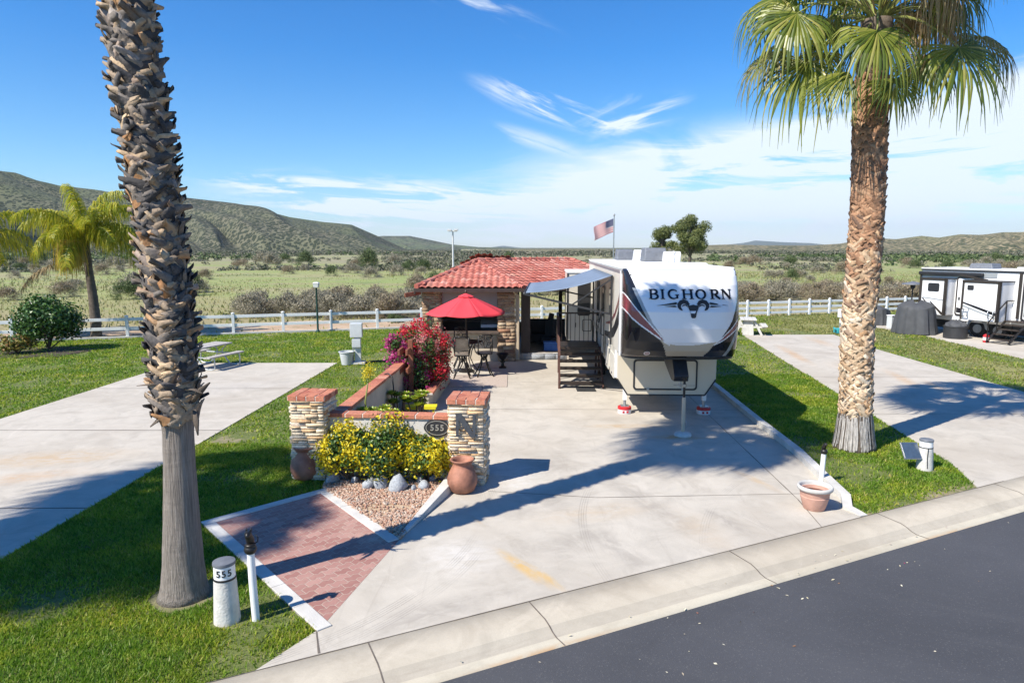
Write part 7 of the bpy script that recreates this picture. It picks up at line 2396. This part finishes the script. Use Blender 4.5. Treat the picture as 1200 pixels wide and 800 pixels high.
def gum_tree(label, base, h, cr, seed, nleaf, clumps):
    rg = random.Random(seed); t = thing('gum_tree', label, 'tree', base, 0, 'gum trees behind the camper')
    b = MB(); b.tube([(0, 0, -.1), (.1, 0, h * .3), (-.1, .1, h * .6), (.05, 0, h * .92)], [.34, .26, .16, .04], 10)
    cs = []
    for i in range(clumps):
        a = rg.uniform(0, 6.28); z = h * rg.uniform(.34, .98); rr = cr * math.sin(math.pi * min(1, (z / h - .2) / .85)) * rg.uniform(.3, 1.0)
        c = Vector((rr * math.cos(a), rr * math.sin(a), z)); cs.append((c, cr * rg.uniform(.30, .48)))
        b.tube([(0, 0, z * .62), c * .5 + Vector((0, 0, z * .36)), c], [.10, .06, .02], 6, caps=False)
    b.build('trunk', 'bark_dark', t, smooth=True)
    rg_n = np.random.default_rng(seed); k = rg_n.integers(0, clumps, nleaf); d = unit(rg_n.normal(0, 1, (nleaf, 3)))
    C = np.array([tuple(c) for c, _ in cs]); Rr = np.array([r for _, r in cs])
    P = C[k] + d * (Rr[k] * rg_n.random(nleaf) ** .45)[:, None] * (1, 1, .85); V, F = leaf_quads(P, rg_n.uniform(.22, .42, nleaf), d, .45, .8); np_obj('crown', V, F, 'gum_leaf', t)


p = at(776, 300, 125); gum_tree('smaller gum tree left of the tall one behind the camper', (p.x, 125, -.1), at(776, 268, 125).z, 2.6, 3, 11000, 24)
p = at(808, 300, 122); gum_tree('tall gum tree behind the camper roof', (p.x, 122, -.1), at(808, 254, 122).z, 3.3, 8, 17000, 32)

# ------------------------------------------------------------------ scrub in the field
protos = {}


def scrub_mesh(kind, seed):
    mat, n, sz, rad, jit = {'sage': ('sage_grey', 1900, .10, (1, 1, .62), .9), 'brown': ('sage_brown', 1700, .10, (1, 1, .60), .9), 'green': ('scrub_green', 1700, .11, (1, 1, .70), .7)}[kind]
    P, N = blob_points(n, rad, seed=seed, clumps=16, shell=.35); P[:, 2] += rad[2] * .85
    P[:, 2] *= 1 + .25 * (vnoise(P[:, 0] * 3, P[:, 1] * 3, 1, seed) - .5)
    rg = np.random.default_rng(seed)
    V, F = leaf_quads(P, rg.uniform(.05, .15, n), N, .45, jit)
    # bare twig ends standing out of the bush
    m = 220; d = unit(rg.normal(0, 1, (m, 3)) * (1, 1, .8)); d[:, 2] = np.abs(d[:, 2]); A = d * np.array(rad) * .55 + (0, 0, .1); B = d * np.array(rad) * rg.uniform(1.0, 1.3, (m, 1)) * (1, 1, 1.5); s = np.cross(d, rg.normal(0, 1, (m, 3))); s = unit(s) * .010
    V2 = np.stack([A - s, A + s, B + s * .4, B - s * .4], 1).reshape(-1, 3); F2 = np.arange(4 * m).reshape(-1, 4)
    V = np.concatenate([V, V2]); F = np.concatenate([F, F2 + len(V) - len(V2)])
    me_ob = np_obj('scrub_bush', V, F, mat); return me_ob


first = {}
plan = []
rg = random.Random(12)
# named strips of brush seen in the photograph: (pixel x range, distance range, kind mix, size, count)
for (x0, x1, d0, d1, kinds, s0, s1, n) in ((285, 500, 39, 47, ('brown', 'sage', 'sage'), .8, 1.25, 34), (290, 480, 47, 54, ('sage', 'brown'), .7, 1.1, 8), (480, 720, 50, 75, ('sage', 'brown', 'green'), .8, 1.5, 26), (850, 1010, 50, 62, ('brown', 'sage', 'brown'), .8, 1.35, 30),
                                           (1020, 1100, 46, 60, ('sage', 'brown'), .9, 1.4, 12), (860, 1200, 66, 100, ('brown', 'sage', 'green'), .7, 1.2, 14), (0, 240, 50, 75, ('sage', 'brown', 'green'), .7, 1.4, 16), (0, 500, 80, 125, ('sage', 'brown', 'green', 'sage'), .8, 1.5, 18), (-80, 480, 130, 190, ('sage', 'green', 'brown'), 1.2, 2.4, 32), (850, 1250, 105, 180, ('sage', 'brown', 'green'), 1.1, 2.2, 26), (500, 720, 85, 170, ('sage', 'green'), 1.1, 2.0, 9), (225, 480, 37.5, 40, ('sage', 'green'), .25, .45, 7)):
    for i in range(n):
        px = rg.uniform(x0, x1); Y = rg.uniform(d0, d1); X = (px - 600) / FPX * Y * 1.0; plan.append((X, Y, rg.choice(kinds), rg.uniform(s0, s1)))
words = {'sage': 'grey sagebrush', 'brown': 'dry brown brush', 'green': 'low green scrub'}
cnt = {}
for X, Y, kind, s in plan:
    w_ = (Vector((X, Y)) - FP).dot(NF)
    if w_ < 1.6: continue
    if 1.2 < w_ < 6 and (Vector((X, Y)) - FP).dot(TF) < -4 and kind != 'sage': continue
    k = (kind, rg.randint(0, 2))
    if k not in first:
        o = scrub_mesh(kind, 200 + len(first)); first[k] = o
    else:
        o = first[k].copy(); COL.objects.link(o)
    o.location = (X, Y, -.12); o.rotation_euler = (0, 0, rg.uniform(0, 6.28)); o.scale = (s, s * rg.uniform(.85, 1.15), s * rg.uniform(1.0, 1.5))
    tag(o, words[kind] + ' bush growing in the open field beyond the white fence', 'bush', words[kind] + ' bushes in the field')

# the far scrub that reads as one mass: clumps on the plain and up the slopes
def far_scrub(n, r0, r1, a0, a1, smin, smax, seed, matname, label, thr=.45):
    rgn = np.random.default_rng(seed)
    rr = np.sqrt(rgn.random(n) * (r1 ** 2 - r0 ** 2) + r0 ** 2); aa = rgn.uniform(a0, a1, n); x = rr * np.sin(aa); y = rr * np.cos(aa)
    keep = fbm(x, y, .018, 4, seed) + .35 * (fbm(x, y, .10, 2, seed + 9) - .5) + rgn.normal(0, .05, n) > thr
    x, y, rr = x[keep], y[keep], rr[keep]; n = len(x)
    Lf = 30
    sz = rgn.uniform(smin, smax, n) * (.75 + .25 * rr / r0 * .5)
    d = unit(rgn.normal(0, 1, (n, Lf, 3)).reshape(-1, 3)).reshape(n, Lf, 3); d[:, :, 2] = np.abs(d[:, :, 2])
    P = d * (rgn.random((n, Lf, 1)) ** .4) * sz[:, None, None] * (1, 1, .75); P[:, :, 0] += x[:, None]; P[:, :, 1] += y[:, None]; P[:, :, 2] += -.1
    V, F = leaf_quads(P.reshape(-1, 3), (np.repeat(sz, Lf) * rgn.uniform(.28, .55, n * Lf)), d.reshape(-1, 3), .7, .6)
    tag(np_obj('scrub', V, F, matname), label, 'scrub', kind='stuff')


far_scrub(9000, 125, 330, -.72, .72, .7, 1.6, 1, 'scrub_far', 'grey green scrub spread over the plain below the hills', .55)
far_scrub(9000, 330, 640, -.72, .72, 1.4, 3.2, 2, 'scrub_far', 'distant belt of scrub at the foot of the hills', .47)
far_scrub(1500, 240, 420, -.66, -.10, 1.6, 3.4, 3, 'scrub_green', 'belt of green brush below the left hills', .54)
far_scrub(1100, 190, 330, .28, .70, 1.4, 3.0, 4, 'scrub_green', 'dark green trees and brush below the right hills', .52)

# tufts of field grass
n = 85000
u = rng.uniform(-62, 95, n); w = .6 + 95 * rng.random(n) ** 1.7
x = FP.x + TF.x * u + NF.x * w; y = FP.y + TF.y * u + NF.y * w
onroad = (w < 5.2) & (u < 2) & (rng.random(n) < .93)
k = (~onroad) & (fbm(x, y, .12, 3, 5) + .25 * (rng.random(n) - .5) > .44) & (np.abs(x / y) < .95)
x, y = x[k], y[k]; n = len(x)
hh = rng.uniform(.04, .15, n) * (1 + y / 160); aa = rng.uniform(0, 6.28, n); ww = hh * .42
lean = rng.normal(0, .35, (n, 2)) * hh[:, None]
A = np.stack([x - np.cos(aa) * ww, y - np.sin(aa) * ww, np.full(n, -.07)], 1); B = np.stack([x + np.cos(aa) * ww, y + np.sin(aa) * ww, np.full(n, -.07)], 1)
C = np.stack([x + lean[:, 0], y + lean[:, 1], hh], 1)
V = np.stack([A, B, C], 1).reshape(-1, 3); F = np.arange(3 * n).reshape(-1, 3)
tag(np_obj('field_grass', V, F, 'field_tuft'), 'rough grass growing in the field beyond the white fence', 'grass', kind='stuff')

# ------------------------------------------------------------------ mown grass
solids = [DRIVE, PAD_L, PAD_R, PAD_T, [(p.x, p.y) for p in (BA, BB, BC, BD)], BED,
          [(KERB[i].x, KERB[i].y) for i in range(len(KERB))] + [(p.x + .13, p.y) for p in reversed(KERB)],
          [(pl_c.x - .32, pl_c.y - .32), (pl_c.x + .36, pl_c.y - .32), (pl_c.x + .36, pl_c.y + .34), (pl_c.x - .32, pl_c.y + .34)]]


def blades(n, xr, yr, mat, name, label, hmin, hmax, wmin, seed, keepf=None, pw=2.0):
    rgn = np.random.default_rng(seed)
    x = rgn.uniform(xr[0], xr[1], n); y = yr[0] + (yr[1] - yr[0]) * rgn.random(n) ** pw
    ok = np.abs(x) < (y * .80 + .8)
    dr = (x - O2.x) * NB.x + (y - O2.y) * NB.y; wf = (x - FP.x) * NF.x + (y - FP.y) * NF.y
    edge = .05 + .10 * vnoise(x, y, 2.2, 3)
    ok &= (dr > .02 + 0 * edge) & (wf < .2)
    for s in solids: ok &= ~in_poly(x, y, s)
    bare = np.exp(-((dr - .0) / .30) ** 2) * np.clip((vnoise(x, y, 1.1, 8) - .30) * 4, 0, 1)
    ok &= rgn.random(n) > bare * .97
    for bx, by, br in ((-3.92, 7.69, .36), (7.14, 13.84, .40), (-3.19, 7.1, .13), (7.75, 12.3, .13)): ok &= np.hypot(x - bx, y - by) > br + .05 * vnoise(x, y, 9, 2)
    # thin worn patches
    worn = fbm(x, y, .9, 3, 21)
    ok &= rgn.random(n) > np.clip((worn - .56) * 6, 0, .85)
    if keepf is not None: ok &= keepf(x, y, rgn)
    x, y = x[ok], y[ok]; m = len(x)
    dist = np.hypot(x, y); g = .75 + .5 * fbm(x, y, 1.3, 3, 4)
    h = rgn.uniform(hmin, hmax, m) * g * (1 + dist / 60); wd = (wmin + .00055 * dist) * rgn.uniform(.7, 1.4, m); a = rgn.uniform(0, 6.28, m)
    ln = rgn.normal(0, .55, (m, 2)) * h[:, None]
    A = np.stack([x - np.cos(a) * wd, y - np.sin(a) * wd, np.full(m, -.022)], 1); B = np.stack([x + np.cos(a) * wd, y + np.sin(a) * wd, np.full(m, -.022)], 1); C = np.stack([x + ln[:, 0], y + ln[:, 1], -.02 + h], 1)
    V = np.stack([A, B, C], 1).reshape(-1, 3); F = np.arange(3 * m).reshape(-1, 3)
    tag(np_obj(name, V, F, mat), label, 'grass', kind='stuff'); return m


blades(520000, (-9, 1), (4.2, 14), 'grass_blade', 'grass', 'short green lawn grass round the left palm', .016, .052, .0040, 31, pw=1.35)
blades(200000, (5, 13), (9.5, 22), 'grass_blade', 'grass', 'short green lawn grass round the right palm', .016, .052, .0044, 32, pw=1.2)
blades(260000, (-30, -2), (12, 36), 'grass_blade', 'grass', 'mown green lawn on the far left', .02, .05, .007, 33, pw=1.2)
yel = lambda x, y, r: (fbm(x, y, .5, 3, 9) + .5 * np.exp(-(((x - 18.5) / 8) ** 2 + ((y - 37) / 4.5) ** 2)) + .35 * np.exp(-((x - 16.8) / 1.6) ** 2) + r.normal(0, .12, len(x)))
blades(200000, (4, 36), (16, 47), 'grass_blade', 'grass', 'mown lawn strips on the far right', .02, .05, .008, 34, lambda x, y, r: yel(x, y, r) < .72, pw=1.0)
blades(160000, (4, 36), (18, 47), 'grass_dry', 'dry_grass', 'yellowed grass on the far right lawn', .02, .05, .008, 35, lambda x, y, r: yel(x, y, r) > .64, pw=1.0)
blades(26000, (-9, 1), (4.2, 14), 'grass_dry', 'dry_grass', 'yellowed blades in the lawn round the left palm', .015, .048, .0042, 36, lambda x, y, r: fbm(x, y, 1.1, 3, 14) + r.normal(0, .08, len(x)) > .56, pw=1.35)

# litter blown onto the road and gutter
n = 170; s = rng.uniform(-1, 14, n); d = -.55 - 3.4 * rng.random(n) ** 1.6
P = np.array([(*road(a, b_), (-.086 if b_ < -.84 else -.075)) for a, b_ in zip(s, d)]); V, F = leaf_quads(P, rng.uniform(.02, .055, n), np.tile((0, 0, 1.0), (n, 1)), .5, .25)
tag(np_obj('leaf_litter', V, F, 'litter'), 'fallen petals and leaf scraps scattered on the asphalt', 'leaf litter', kind='stuff')

# ------------------------------------------------------------------ the air: thin haze round the whole scene
b = MB(); b.box((0, 4700, 158), (19000, 10600, 330))
hz = b.build('haze', 'joint_dark')
m_ = bpy.data.materials.new('haze_air'); m_.use_nodes = True; N_, L_ = m_.node_tree.nodes, m_.node_tree.links
N_.clear(); o_ = N_.new('ShaderNodeOutputMaterial'); v_ = N_.new('ShaderNodeVolumePrincipled')
v_.inputs['Color'].default_value = (.80, .90, 1.0, 1); v_.inputs['Density'].default_value = 7e-5; v_.inputs['Anisotropy'].default_value = .1
L_.new(v_.outputs[0], o_.inputs['Volume'])
hz.data.materials.clear(); hz.data.materials.append(m_)
hz['kind'] = 'stuff'; hz['label'] = 'thin bluish haze hanging in the air over the valley'; hz['category'] = 'haze'
